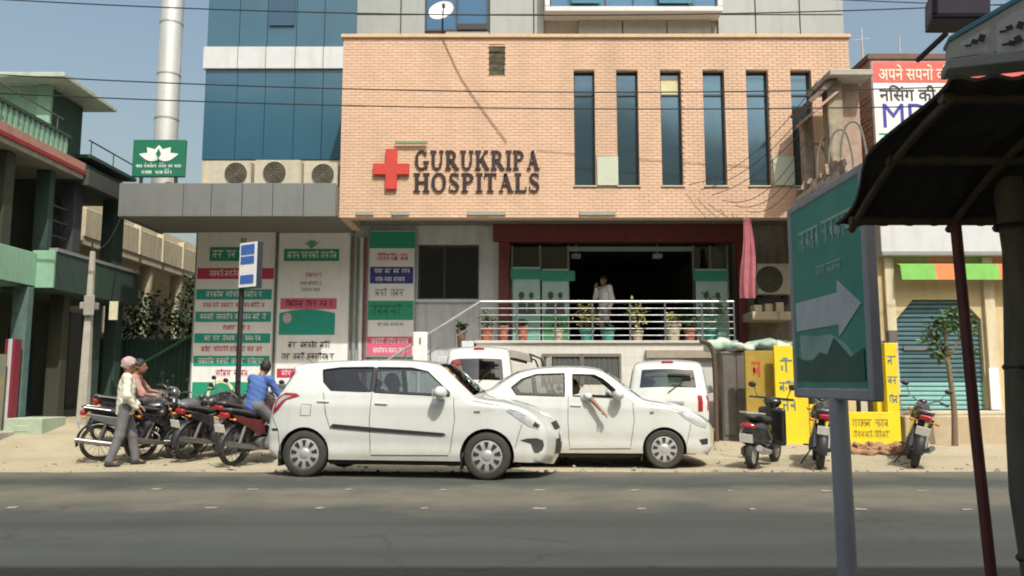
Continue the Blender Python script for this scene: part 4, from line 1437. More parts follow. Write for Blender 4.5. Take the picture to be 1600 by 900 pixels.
for k in range(9):
    MB().cyl((-10.84, 13.25 + 0.1 * k, 3.4), (-10.84, 13.25 + 0.1 * k, 5.1), 0.012, n=5).build('window_bar', M('rail_grey', (0.1, 0.1, 0.1)), gh)
# shop fronts under the balcony
for y, w_, mt in ((14.55, 0.22, olive_shaded), (15.62, 0.20, M('pale_teal_paint', (0.10, 0.17, 0.16), (0.06, 0.11, 0.105), 0.7)), (16.9, 0.26, olive_shaded), (18.2, 0.3, mint_shaded), (19.2, 0.3, mint_shaded)):
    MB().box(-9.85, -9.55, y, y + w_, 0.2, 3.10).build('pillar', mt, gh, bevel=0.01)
for xa_, xb_ in ((-9.585, -9.53), (-9.72, -9.665)):
    MB().box(xa_, xb_, 15.3, 15.5, 0.3, 2.05).build('pillar_stripe', M('crimson_paint', (0.22, 0.02, 0.04), None, 0.6), gh)
MB().box(-9.664, -9.586, 15.302, 15.498, 0.3, 2.05).build('pillar_stripe', white_wall, gh)
for y0, y1, mt in ((13.2, 14.5, 'pale_teal_paint'), (15.95, 16.8, 'window_glass'), (17.25, 18.1, 'window_glass')):
    pts = [(y0, 0.3), (y1, 0.3), (y1, 2.3)] + [((y0 + y1) / 2 + (y1 - y0) / 2 * math.cos(a * PI / 8), 2.3 + 0.35 * math.sin(a * PI / 8)) for a in range(1, 8)] + [(y0, 2.3)]
    MB().prism(pts, -10.9, -10.84, 'yz').build('arched_door', MATS[mt], gh)
MB().box(-9.82, -9.58, 14.2, 15.15, 0.3, 1.75).build('counter', M('sand_counter', (0.33, 0.27, 0.15), (0.16, 0.24, 0.21), 0.8, scale=3), gh)
MB().box(-9.5, -8.8, 15.1, 15.9, 0.18, 0.55).box(-9.3, -9.05, 15.09, 15.11, 0.3, 0.42).build('doorstep', M('pale_green_step', (0.36, 0.44, 0.33), None, 0.8), gh, bevel=0.02)
MB().box(-14, -9.3, 9, 19.5, 0.0, 0.32).build('plinth', concrete, gh, bevel=0.02)

# leaning-looking concrete post by the house
pp = P(129, 655, 16.0)
pl = thing('concrete_post', 'thin pale concrete post standing in front of the green house', 'post', (pp.x, 16.0, gz(pp.x, 16.0)))
ph = Z(393, 16.0) - gz(pp.x, 16.0)
MB().add([(sx * (0.10 if z == -0.1 else 0.045), sy * (0.085 if z == -0.1 else 0.04), z) for z in (-0.1, ph) for sx in (-1, 1) for sy in (-1, 1)], [(0, 1, 3, 2), (4, 6, 7, 5), (0, 4, 5, 1), (2, 3, 7, 6), (0, 2, 6, 4), (1, 5, 7, 3)]).build('shaft', concrete, pl, bevel=0.012)
MB().box(-0.14, 0.14, -0.12, 0.11, 2.28, 2.42).box(-0.05, 0.16, -0.14, -0.11, 2.15, 2.55).build('clamp', M('clamp_grey', (0.3, 0.29, 0.27), None, 0.7), pl, bevel=0.01)
MB().cyl((0.0, 0, 2.6), (-0.02, 0.0, ph + 0.25), 0.018, n=6).build('conduit', black_metal, pl)
q0, q1 = Vector((pp.x, 16.0, 3.9)), Vector((-9.2, 18.6, 5.4))
MB().tube([tuple(q0.lerp(q1, k / 14) - Vector((0, 0, 0.3 * 4 * k / 14 * (1 - k / 14)))) for k in range(15)], 0.009, 5).build('service_cable', black_metal, label='slack black cable from the concrete post up to the green house', cat='cable')
t = thing('hanging_notice', 'small pale yellow plate hanging in the dim alley', 'plate', (X(177, 485, 18), 18.0, Z(485, 18)), world_layout=True)
MB().box(X(171, 485, 18), X(184, 485, 18), 17.98, 18.02, Z(500, 18), Z(471, 18)).build('plate', M('pale_plate', (0.6, 0.58, 0.42), None, 0.6), t, bevel=0.004)
MB().cyl((X(177, 485, 18), 18.0, Z(471, 18)), (X(177, 485, 18), 18.0, 3.07), 0.008, n=5).build('wire', black_metal, t)

# cream house in the alley
cr = thing('cream_house', 'cream house with balustrade and pillars seen down the alley', 'house', (-11.5, 25, 0), world_layout=True)
MB().box(-17, -12.6, 20.2, 33, 0, 6.6).build('wall', cream_paint, cr)
MB().box(-12.6, -11.05, 20.2, 33, 4.75, 4.95).build('balcony_slab', cream_paint, cr)
for k in range(8):
    MB().box(-11.16, -11.02, 20.25 + k * 1.55, 20.25 + k * 1.55 + 1.42, 4.951, 5.72).build('parapet_panel', cream_paint, cr, bevel=0.02)
    MB().box(-11.2, -10.98, 20.25 + k * 1.55 + 1.425, 20.25 + k * 1.55 + 1.545, 4.951, 5.85).build('parapet_post', cream_paint, cr, bevel=0.01)
for y in (22.2, 24.4, 26.6, 28.8):
    MB().lathe([(0.2, 0.0), (0.2, 0.5), (0.14, 0.56), (0.13, 3.9), (0.19, 4.05), (0.2, 4.75)], (-11.3, y, 0), 'Z', 14).build('pillar', cream_paint, cr, smooth=40)
for y in (22.6, 25.0, 27.4):
    MB().box(-12.62, -12.56, y, y + 1.1, 0.3, 3.2).build('door', dark_frame, cr)
# dark gate across the alley and a dusty tree behind it
gt = thing('alley_gate', 'dark green barred gate across the alley beside the billboards', 'gate', (-8.9, 20.2, 0), world_layout=True)
gm = M('gate_green', (0.02, 0.06, 0.045), None, 0.6)
MB().box(-10.6, -10.45, 20.1, 20.25, 0.2, 2.6).box(-7.9, -7.78, 20.1, 20.25, 0, 2.6).build('gate_post', gm, gt)
for z in (0.5, 1.35, 2.25):
    MB().box(-10.44, -7.91, 20.14, 20.2, z, z + 0.06).build('rail', gm, gt)
MB().box(-10.44, -7.91, 20.205, 20.22, 0.3, 2.3).build('sheet', gm, gt)  # dark backing added behind the bars where the alley lies in shade
gb = MB().cyl((0, 0, 0.3), (0, 0, 2.45), 0.014, n=6).mesh('gate_bar', gm)
for k in range(20):
    place_part('gate_bar', gb, gt, (-10.35 + k * 0.126, 20.13, 0))
MB().tube([(-9.3, 20.0, 1.65), (-7.95, 20.0, 2.45)], 0.035, 8).build('slanting_rail', M('rail_green', (0.04, 0.16, 0.1), None, 0.5), gt, smooth=40)
tr = thing('alley_tree', 'dark leafy tree in the shade of the alley', 'tree', (-9.35, 21.6, 0))
MB().tube([(0, 0, 0), (0.1, 0, 1.2), (0.0, 0.1, 2.6)], [0.12, 0.09, 0.06], 8).tube([(0.05, 0, 1.6), (0.6, 0.1, 2.7)], [0.05, 0.02], 6).tube([(0.05, 0, 1.8), (-0.5, -0.2, 3.0)], [0.05, 0.02], 6).build('trunk', bark, tr, smooth=50)
leaves(MB(), [((0, 0, 3.0), (0.8, 0.8, 0.7)), ((0.75, 0.1, 2.7), (0.7, 0.6, 0.6)), ((-0.7, -0.2, 3.1), (0.6, 0.6, 0.7)), ((0.9, -0.1, 3.7), (0.5, 0.5, 0.5)), ((0.1, 0.2, 2.1), (0.9, 0.6, 0.5)), ((1.2, 0.1, 2.0), (0.4, 0.5, 0.6)), ((-0.8, 0.1, 2.2), (0.4, 0.5, 0.6))], 380, 0.15, 5).build('crown', leaf_dark, tr)

# ================================================================== BLUE AND WHITE SIGN ON A BLACK POLE
Ys = 15.3
bs = thing('pole_sign', 'small white sign with blue bands on a black pole before the billboards', 'sign', (X(372, 560, Ys), Ys, 0), rz=R(-32))
z0, z1 = Z(452, Ys), Z(380, Ys)
MB().cyl((0, 0.02, -0.1), (0, 0.02, z1 + 0.1), 0.05, n=10).build('pole', black_metal, bs, smooth=40)
MB().box(0.02, 0.52, -0.07, 0.07, z0, z1).build('box', M('sign_box_dark', (0.03, 0.035, 0.05), None, 0.5), bs, bevel=0.012)
MB().box(0.03, 0.51, -0.082, -0.071, z0 + 0.02, z1 - 0.02).build('face', white_print, bs)
for a, b in ((0.72, 0.93), (0.52, 0.68), (0.10, 0.28)):
    MB().box(0.07, 0.45, -0.09, -0.083, z0 + a * (z1 - z0), z0 + b * (z1 - z0)).build('band', blue_print, bs)

# ================================================================== RIGHT OF THE PORCH
ac_unit('white air conditioner unit on the dim wall right of the porch', X(1184, 440, 18.6), X(1236, 440, 18.6), Z(463, 18.6), 0.78, 18.6, 0.35, 'air conditioners beside the porch')
t = thing('wall_shelf', 'pale concrete ledge with jutting blocks below the air conditioner right of the porch', 'ledge', (X(1205, 490, 18.7), 19.2, Z(500, 18.7)), world_layout=True)
MB().box(X(1175, 490, 18.5), X(1240, 490, 18.5), 18.45, 19.42, Z(500, 18.5), Z(487, 18.5)).build('slab', cream_paint, t, bevel=0.01)
for k in range(3):
    MB().box(X(1180 + 17 * k, 480, 18.5), X(1192 + 17 * k, 480, 18.5), 18.55, 18.9, Z(487, 18.5) + 0.002, Z(476 - 2 * k, 18.5)).build('block', cream_paint, t, bevel=0.01)
MB().box(X(1186, 470, 18.6), X(1234, 470, 18.6), 18.7, 18.95, Z(474, 18.5), Z(463, 18.6) - 0.003).build('bracket', black_metal, t)
# pink cloth hung at the corner
pk = MB()
px0, px1 = X(1158, 400, 17.42), X(1178, 400, 17.42)


def drape(u, v):
    wv = 0.03 * math.sin(u * 11 + v * 2) + 0.02 * math.sin(u * 23)
    wid = 0.45 + 0.55 * min(1, v * 1.6)
    return ((px0 + px1) / 2 + (u - 0.5) * (px1 - px0) * wid * 1.15 + 0.03 * math.sin(v * 5), 17.40 + wv * (0.4 + v), Z(340, 17.4) - v * (Z(340, 17.4) - Z(466, 17.4)))


pk.grid(drape, 14, 20)
pk.build('hanging_cloth', M('pink_cloth', (0.42, 0.15, 0.17), (0.34, 0.10, 0.13), 0.9, scale=5), smooth=60, thick=0.008, label='long pink cloth hanging from the corner of the brick block', cat='cloth')
# grey cabinet, heap of sheets on top
cb = thing('metal_cabinet', 'tall dull grey metal cabinet between the white hatch van and the yellow panels', 'cabinet', (X(1150, 620, 17), 17.1, 0), world_layout=True)
a, b = X(1128, 620, 16.9), X(1172, 620, 16.9)
cm = M('dull_grey_sheet', (0.13, 0.125, 0.115), (0.09, 0.085, 0.075), 0.6, scale=4, stain=(0.12, 0.07, 0.04), stain_amt=0.6)
MB().box(a, b, 16.9, 17.6, -0.05, Z(550, 16.9)).build('body', cm, cb, bevel=0.015)
for q in (0, 1):
    o = MB().box(a + 0.03 + q * (b - a) / 2, a - 0.03 + (q + 1) * (b - a) / 2, 16.875, 16.899, 0.12, Z(556, 16.9)).build('door', cm, cb, bevel=0.006)
    MB().box((a + b) / 2 - 0.05 + 0.07 * q, (a + b) / 2 - 0.03 + 0.07 * q, 16.85, 16.874, 0.9, 1.1).build('handle', steel, o)
MB().tube(catmull([(a - 0.16, 16.8, 0.0), (a - 0.16, 16.8, 1.5), (a - 0.22, 16.8, 1.95), (a - 0.45, 16.8, 2.1)], 6), 0.05, 8).build('pipe', M('rust_brown', (0.10, 0.06, 0.04), None, 0.8), cb, smooth=50)
hp = SDF((a - 0.3, 16.7, Z(560, 17)), (X(1245, 540, 17) + 0.2, 17.75, Z(515, 17) + 0.2), 0.03, 0.08)
zt = Z(550, 16.9)
for k in range(9):
    xx = a - 0.1 + k * 0.23
    hp.ell((xx, 17.15 + 0.12 * math.sin(k * 2.1), zt + 0.12 + 0.05 * math.sin(k * 1.7)), (0.2, 0.26, 0.13 + 0.04 * math.cos(k)), 0.05)
hp.half((0, 0, zt + 0.015), (0, 0, -1)).wrinkle(0.015, 16, 2)
hp.mb().build('sheet_heap', M('tarp_mix', (0.62, 0.58, 0.48), (0.16, 0.34, 0.30), 0.85, scale=2.2, mix=0.5), smooth=60, label='crumpled white and teal sheets heaped on the grey cabinet', cat='sheets')
sh = thing('heap_rack', 'low steel rack carrying the crumpled sheets behind the yellow panels', 'rack', (b + 0.5, 17.3, 0), world_layout=True)
MB().box(b + 0.01, X(1240, 550, 17.2), 16.95, 17.55, zt - 0.05, zt).build('shelf', cm, sh)
for xx in (b + 0.06, X(1240, 550, 17.2) - 0.05):
    for yy in (17.0, 17.5):
        MB().box(xx - 0.02, xx + 0.02, yy - 0.02, yy + 0.02, -0.05, zt - 0.051).build('leg', cm, sh)

# ================================================================== YELLOW PAINTED BOARDS
yel = M('yellow_paint', (0.70, 0.55, 0.01), (0.60, 0.46, 0.01), 0.55, scale=3, stain=(0.4, 0.33, 0.08), stain_amt=0.4)
yel_d = M('old_yellow_paint', (0.36, 0.25, 0.03), (0.26, 0.17, 0.03), 0.7, scale=4, stain=(0.16, 0.11, 0.04), stain_amt=0.7)
ink = M('slate_ink', (0.12, 0.17, 0.19), None, 0.6)
red_ink = M('red_ink', (0.45, 0.06, 0.03), None, 0.6)


def yboard(name, label, px0, px1, py0, py1, Y, mat, glyphs, cat='board', depth=0.07):
    x0, x1, z0, z1 = X(px0, 620, Y), X(px1, 620, Y), Z(py1, Y), Z(py0, Y)
    t = thing(name, label, cat, ((x0 + x1) / 2, Y, gz(x0, Y)), world_layout=True)
    MB().box(x0, x1, Y, Y + depth, max(z0, gz(x0, Y) - 0.03), z1).build('board', mat, t, bevel=0.008)
    for (a, b, c, d, m_, sd) in glyphs:
        w_ = MB()
        marks(w_, X(a, 620, Y), X(b, 620, Y), Z(d, Y), Z(c, Y), Y - 0.001, sd, 0.004)
        w_.build('lettering', m_, t, kind='stuff')
    if z0 > 0.25:
        for q in (x0 + 0.06, x1 - 0.06):
            MB().box(q - 0.025, q + 0.025, Y + 0.01, Y + 0.06, gz(q, Y) - 0.05, z0 + 0.001).build('leg', yel_d, t)
    return t


yboard('yellow_board', 'dull old yellow board with red mark behind the black scooter', 1166, 1216, 548, 650, 16.3, yel_d, [(1176, 1190, 565, 590, red_ink, 3)])
t = yboard('yellow_board', 'tall bright yellow board with slate writing beside the green direction sign', 1212, 1263, 540, 695, 16.0, yel, [(1221, 1240, 562, 582, ink, 8), (1218, 1242, 597, 612, ink, 9), (1222, 1240, 624, 642, ink, 11)])
MB().box(X(1247, 580, 16), X(1254, 580, 16), 15.985, 15.999, Z(590, 16), Z(568, 16)).build('red_mark', red_ink, t)
yboard('yellow_board', 'bright yellow strip board left of the standing direction sign post', 1264, 1303, 632, 695, 16.05, yel, [])
yboard('yellow_wall', 'low yellow wall with faded lettering beneath the direction sign', 1304, 1394, 644, 704, 15.9, yel, [(1330, 1388, 655, 667, M('ochre_ink', (0.3, 0.2, 0.02), None, 0.6), 5), (1330, 1388, 674, 684, M('ochre_ink', (0, 0, 0)), 6)], 'wall', 0.15)
t = yboard('yellow_pillar', 'tall thin yellow pillar with slate writing left of the teal shutter', 1386, 1405, 536, 690, 15.95, yel, [(1389, 1403, 556, 570, ink, 21), (1388, 1404, 588, 600, ink, 22), (1389, 1403, 618, 630, ink, 23)], 'pillar', 0.2)
MB().box(X(1388, 530, 16), X(1402, 530, 16), 15.97, 16.1, Z(535, 16), Z(516, 16)).build('cap', M('cap_dark', (0.12, 0.11, 0.1), None, 0.7), t, bevel=0.01)
t = yboard('yellow_pillar', 'short yellow pillar with a red mark just behind the direction sign', 1370, 1385, 558, 690, 16.1, yel, [], 'pillar', 0.2)
MB().box(X(1371, 590, 16.1), X(1378, 590, 16.1), 16.085, 16.099, Z(606, 16.1), Z(577, 16.1)).build('red_mark', red_ink, t)
MB().box(X(1372, 550, 16.1), X(1384, 550, 16.1), 16.11, 16.2, Z(557, 16.1), Z(532, 16.1)).build('cap', M('cap_dark', (0, 0, 0)), t, bevel=0.01)
# heap of earth beside the last motorcycle
er = SDF((-0.7, -0.5, -0.2), (0.7, 0.5, 0.4), 0.03, 0.08)
for k in range(9):
    er.ell((-0.5 + 0.125 * k, 0.12 * math.sin(k * 2.3), 0.0), (0.17, 0.22, 0.13 + 0.05 * math.sin(k * 1.9 + 1)), 0.06)
er.wrinkle(0.018, 22, 1)
o = er.mb().build('earth_heap', M('brown_earth', (0.36, 0.21, 0.11), (0.22, 0.13, 0.07), 0.95, scale=8), smooth=70, label='low heap of brown earth on the ground before the low yellow wall', cat='earth heap')
o.location = (X(1372, 705, 14.3), 14.3, gz(6.5, 14.3) + 0.02)
rb = MB()
rr = random.Random(9)
for k in range(16):
    rb.obox((rr.uniform(-0.55, 0.55), rr.uniform(-0.32, 0.1), 0.06 + 0.1 * rr.random()), (rr.uniform(0.05, 0.13), rr.uniform(0.04, 0.09), rr.uniform(0.04, 0.08)), (rr.random() * 3, rr.random(), rr.random() * 3))
rb.build('clod', M('brick_clod', (0.42, 0.2, 0.11), (0.3, 0.2, 0.14), 0.9, scale=12), o, bevel=0.01)

# ================================================================== SHOP WITH TEAL SHUTTER
YSH = 17.0
shop = thing('shutter_shop', 'cream shop with a wide teal roller shutter and white fascia on the right', 'shop', (9.0, YSH, 0), world_layout=True)
beige = M('beige_paint', (0.56, 0.46, 0.27), (0.48, 0.38, 0.21), 0.75, scale=3, bump=0.1, stain=(0.3, 0.23, 0.13), stain_amt=0.5)
sx0, sx1 = X(1404, 560, YSH), X(1537, 560, YSH)
sz0, sz1 = Z(641, YSH), Z(468, YSH)
xl, xr = X(1378, 560, YSH), 14.5
MB().box(xl, sx0, YSH, YSH + 0.3, 0, Z(402, YSH)).build('wall', beige, shop)
MB().box(sx1, xr, YSH, YSH + 0.3, 0, Z(402, YSH)).build('wall', beige, shop)
ch_ = 0.42
MB().prism([(sx0, sz1 - ch_), (sx0 + ch_ * 0.9, sz1), (sx1 - ch_ * 0.9, sz1), (sx1, sz1 - ch_), (sx1, Z(402, YSH)), (sx0, Z(402, YSH))], YSH + 0.002, YSH + 0.298).build('lintel', beige, shop)
MB().box(xl - 0.02, xr, YSH - 0.9, YSH + 0.3, -0.05, sz0 - 0.08).build('plinth', M('plinth_sand', (0.44, 0.36, 0.25), (0.36, 0.28, 0.19), 0.85, scale=4), shop, bevel=0.02)
MB().box(xl, xr, YSH - 0.35, YSH - 0.005, sz0 - 0.078, sz0 - 0.004).build('doorstep', M('step_pale', (0.52, 0.48, 0.38), None, 0.8), shop, bevel=0.01)
MB().box(sx0 - 0.24, sx0 - 0.04, YSH - 0.10, YSH - 0.002, sz0 - 0.003, Z(402, YSH) - 0.01).build('pilaster', cream_paint, shop, bevel=0.01)
MB().box(sx1 + 0.05, sx1 + 0.27, YSH - 0.10, YSH - 0.002, sz0 - 0.003, Z(402, YSH) - 0.01).build('pilaster', cream_paint, shop, bevel=0.01)
MB().box(sx1 + 0.02, sx1 + 0.22, YSH - 0.13, YSH - 0.102, sz0 + 0.02, Z(575, YSH)).build('white_plate', white_print, shop)
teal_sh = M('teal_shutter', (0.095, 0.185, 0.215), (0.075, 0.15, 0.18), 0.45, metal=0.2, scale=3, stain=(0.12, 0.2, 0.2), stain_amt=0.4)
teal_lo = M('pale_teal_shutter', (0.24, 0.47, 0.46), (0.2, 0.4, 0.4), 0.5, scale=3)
nz_ = 24
hz = (sz1 - sz0) / nz_
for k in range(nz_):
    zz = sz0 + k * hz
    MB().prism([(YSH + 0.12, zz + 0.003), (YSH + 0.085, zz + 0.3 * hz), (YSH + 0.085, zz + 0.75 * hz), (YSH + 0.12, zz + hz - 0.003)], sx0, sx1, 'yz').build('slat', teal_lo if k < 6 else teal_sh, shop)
MB().box(sx0, sx1, YSH + 0.15, YSH + 0.28, sz0, sz1 + 0.02).build('shutter_back', black_metal, shop)
MB().box(sx0 + 0.15, X(1455, 545, YSH), YSH + 0.05, YSH + 0.083, Z(547, YSH), Z(541, YSH)).build('shutter_bar', steel, shop)
# striped awning and white fascia above it
aw0, aw1 = X(1407, 425, YSH - 0.3), 14.3
za, zb = Z(437, YSH - 0.35), Z(414, YSH - 0.3)
cols_ = [M('awning_green', (0.16, 0.42, 0.08), None, 0.7), M('awning_orange', (0.66, 0.20, 0.07), None, 0.7)]
edges = [aw0, X(1461, 425, 16.7), X(1503, 425, 16.7), X(1560, 425, 16.7), X(1610, 425, 16.7), aw1]
for k in range(5):
    m = MB()
    m.add([(edges[k], YSH - 0.36, za), (edges[k + 1], YSH - 0.36, za), (edges[k + 1], YSH - 0.30, zb), (edges[k], YSH - 0.30, zb), (edges[k + 1], YSH - 0.01, zb + 0.1), (edges[k], YSH - 0.01, zb + 0.1)], [(0, 1, 2, 3), (3, 2, 4, 5)])
    m.build('awning_stripe', cols_[k % 2], shop, thick=0.006)
fs = MB().box(xl, xr, YSH - 0.25, YSH + 0.29, Z(402, YSH) + 0.004, Z(344, YSH))
fs.build('fascia', white_panel, shop, bevel=0.01)
MB().box(xl, xr, YSH - 0.28, YSH - 0.252, Z(402, YSH) + 0.01, Z(398, YSH) + 0.03).build('fascia_edge', grey_panel, shop)

# ================================================================== BUILDING WITH THE NURSING SIGN
YN = 17.4
nb_ = thing('brick_side_building', 'narrow building with mottled brick side wall behind the nursing board', 'building', (10, 18.2, 0), world_layout=True)
XN = X(1362, 150, YN)
ntop = Z(93, YN)
MB().box(XN, 14.5, YN, 19.1, 4.75, ntop).build('wall', M('mottled_brick', (0.30, 0.17, 0.13), (0.36, 0.32, 0.27), 0.9, scale=5, mix=0.5, bump=0.5, bscale=14), nb_)
MB().box(XN + 0.3, 14.5, YN, 19.1, 0, 4.745).build('lower_wall', beige, nb_)
MB().box(XN - 0.06, 14.5, YN - 0.05, 19.15, ntop + 0.002, ntop + 0.12).build('coping', M('coping_brown', (0.16, 0.09, 0.07), None, 0.8), nb_)
rr = random.Random(4)
bm_ = MB().box(0, 0.03, -0.11, 0.11, -0.035, 0.035).mesh('brick', M('weathered_brick', (0.36, 0.13, 0.10), (0.42, 0.36, 0.30), 0.9, scale=6))
for k in range(26):
    for j in range(6):
        if rr.random() < 0.72:
            place_part('brick', bm_, nb_, (XN - 0.025, YN + 0.14 + j * 0.26 + 0.13 * (k % 2), 5.1 + k * 0.105))
for i, (dx_, hh) in enumerate(((0.12, 0.9), (1.0, 0.7), (2.2, 1.1), (3.2, 0.8))):
    m = MB().cyl((XN + dx_, 18, ntop + 0.12), (XN + dx_, 18, ntop + 0.12 + hh), 0.018, n=6)
    if i != 1: m.cyl((XN + dx_ - 0.2, 18, ntop + hh * 0.8), (XN + dx_ + 0.2, 18, ntop + hh * 0.85), 0.01, n=5)
    m.build('roof_rod', M('rod_pale', (0.5, 0.45, 0.4), None, 0.6), nb_)
ns_ = thing('nursing_board', 'large white board with red heading, black script and blue letters MD', 'billboard', (10, YN - 0.1, Z(240, YN)), world_layout=True)
YNB = YN - 0.16
nx0, nx1, nz0, nz1 = X(1365, 150, YNB), 13.8, Z(250, YNB), Z(96, YNB)
MB().box(nx0, nx1, YNB, YNB + 0.1, nz0, nz1).build('board', white_print, ns_, bevel=0.008)
MB().box(nx0 + 0.01, nx1 - 0.01, YNB - 0.006, YNB - 0.001, Z(129, YNB), nz1 - 0.01).build('heading', M('heading_red', (0.62, 0.12, 0.10), (0.55, 0.09, 0.08), 0.5), ns_)
fit_text('\u0905\u092a\u0928\u0947 \u0938\u092a\u0928\u094b\u0902 \u0915\u0940', X(1372, 113, YNB), X(1484, 113, YNB), Z(126, YNB), Z(101, YNB), YNB - 0.007, bold=0.012).build('heading_text', M('cream_print', (0.74, 0.68, 0.55), None, 0.5), ns_)
fit_text('\u0928\u093f\u0938\u0902\u0917 \u0915\u0940 \u092a', X(1374, 145, YNB), X(1484, 145, YNB), Z(158, YNB), Z(133, YNB), YNB - 0.002, bold=0.012).build('script_text', black_print, ns_)
fit_text('MD', X(1380, 185, YNB), X(1452, 185, YNB), Z(199, YNB), Z(162, YNB), YNB - 0.002, bold=0.0).build('blue_text', M('violet_blue', (0.05, 0.04, 0.36), None, 0.5), ns_)
w_ = MB(); marks(w_, X(1374, 215, YNB), X(1480, 215, YNB), Z(228, YNB), Z(208, YNB), YNB - 0.002, 31)
w_.build('lower_text', teal_print, ns_, kind='stuff')

# ================================================================== OLD HOUSE WITH THE BROKEN BALCONY
old_plaster = M('old_plaster', (0.36, 0.31, 0.23), (0.2, 0.165, 0.12), 0.9, scale=5, bump=0.3, stain=(0.09, 0.075, 0.055), stain_amt=0.8)
oh = thing('old_house', 'old cream house with broken balcony slab behind the direction sign', 'house', (6.7, 16, 0), world_layout=True)
MB().box(6.45, 6.95, 16.25, 17.2, -0.05, 5.15).build('wall', beige, oh)
MB().box(6.28, 7.4, 15.0, 17.3, 5.16, 5.30).build('balcony_slab', concrete, oh, bevel=0.02)
x1_ = X(1303, 185, 16.3)
MB().box(x1_ - 0.16, x1_ + 0.16, 16.2, 16.5, 5.301, 7.55).build('column', old_plaster, oh, bevel=0.015)
x2_ = X(1262, 220, 17.0)
MB().box(x2_ - 0.12, x2_ + 0.10, 16.95, 17.15, 5.301, 7.0).build('column', old_plaster, oh, bevel=0.015)
MB().box(x1_ - 0.2, 7.5, 15.9, 17.2, 7.551, 7.68).build('roof_slab', concrete, oh, bevel=0.015)
m = MB().obox((X(1278, 148, 16.5), 16.6, Z(150, 16.6)), (0.95, 1.1, 0.09), (0, R(-42), 0))
m.build('sloping_eave', M('eave_dark', (0.09, 0.07, 0.06), (0.2, 0.15, 0.12), 0.8, scale=5), oh)
m = MB().obox((X(1280, 168, 16.5), 16.6, Z(170, 16.6)), (0.75, 1.0, 0.05), (0, R(-40), 0))
m.build('sloping_eave', M('eave_pink', (0.45, 0.3, 0.24), None, 0.8), oh)
MB().box(6.9, 7.4, 16.4, 16.6, 5.301, 7.55).build('back_wall', M('mottled_brick', (0, 0, 0)), oh)
for k in range(4):
    p0 = Vector((6.42 + 0.05 * k, 17.0 - 0.5 * k, 5.3))
    MB().tube(catmull([p0, p0 + Vector((0.02, -0.02, 0.7)), p0 + Vector((0.14, -0.1, 1.05)), p0 + Vector((0.32, -0.16, 1.0)), p0 + Vector((0.42, -0.18, 0.5)), p0 + Vector((0.43, -0.18, 0.0))], 5), 0.022, 6).build('iron_hoop', M('hoop_grey', (0.2, 0.19, 0.16), None, 0.7), oh, smooth=50)
for k in range(13):
    y = 17.2 - 0.2 * k
    MB().obox((6.30 + 0.06 * rr.random(), y, 5.30 + 0.12 * rr.random()), (0.07, 0.22, 0.10 + 0.2 * rr.random()), (rr.uniform(-0.5, 0.5), rr.uniform(-0.4, 0.4), rr.uniform(-0.6, 0.6))).build('broken_block', M('rubble', (0.3, 0.24, 0.19), (0.12, 0.09, 0.07), 0.9, scale=8), oh)
for k in range(8):
    y = 17.25 - 0.22 * k
    MB().tube(catmull([(6.30, y, 5.2), (6.24, y - 0.05, 4.95), (6.30 + 0.06 * rr.random(), y, 4.6 - 0.3 * rr.random())], 5), 0.014, 5).build('loose_rod', M('rod_brown', (0.15, 0.1, 0.07), None, 0.8), oh)

for k in range(6):        # tangle of slack service wires and meter boxes at the corner
    a_, b_ = Vector((6.25, 17.2 - 0.3 * k, 5.6 + 0.35 * k)), Vector((5.2 - 0.25 * k, 17.38, 5.0 + 0.12 * k))
    MB().tube([tuple(a_.lerp(b_, q / 12) - Vector((0, 0, (0.25 + 0.1 * (k % 3)) * 4 * q / 12 * (1 - q / 12)))) for q in range(13)], 0.008, 5).build('service_wire', black_metal, oh)
for k in range(3):
    MB().box(6.36, 6.449, 16.4 + 0.26 * k, 16.58 + 0.26 * k, 2.6 + 0.1 * k, 2.95 + 0.1 * k).build('meter_box', M('meter_grey', (0.3, 0.3, 0.28), None, 0.6), oh, bevel=0.01)

# ================================================================== YOUNG STREET TREE
Yt = 15.6
tx = X(1492, 700, Yt)
yt = thing('young_tree', 'young street tree with thin bare trunk in front of the teal shutter', 'tree', (tx, Yt, gz(tx, Yt) - 0.02))
MB().tube(catmull([(0, 0, 0), (0.03, 0, 0.7), (-0.01, 0, 1.4), (-0.04, 0.02, 1.95), (-0.02, 0, 2.45)], 6), [0.062 - 0.0014 * k for k in range(25)], 9).tube([(-0.02, 0, 1.6), (-0.25, 0.05, 2.05), (-0.34, 0.05, 2.35)], [0.03, 0.02, 0.01], 6).tube([(-0.02, 0, 1.7), (0.25, -0.05, 2.15), (0.42, -0.05, 2.4)], [0.03, 0.02, 0.01], 6).build('trunk', bark, yt, smooth=60)
leaves(MB(), [((-0.30, 0, 2.15), (0.24, 0.25, 0.26)), ((-0.12, 0.1, 1.85), (0.2, 0.2, 0.22)), ((0.05, 0, 2.35), (0.24, 0.25, 0.22)), ((0.38, -0.05, 2.35), (0.2, 0.2, 0.26)), ((-0.2, -0.1, 2.4), (0.2, 0.2, 0.16)), ((0.42, 0.0, 1.85), (0.12, 0.15, 0.26)), ((0.15, 0, 2.6), (0.2, 0.2, 0.12))], 95, 0.11, 12).build('crown', leaf_green, yt)

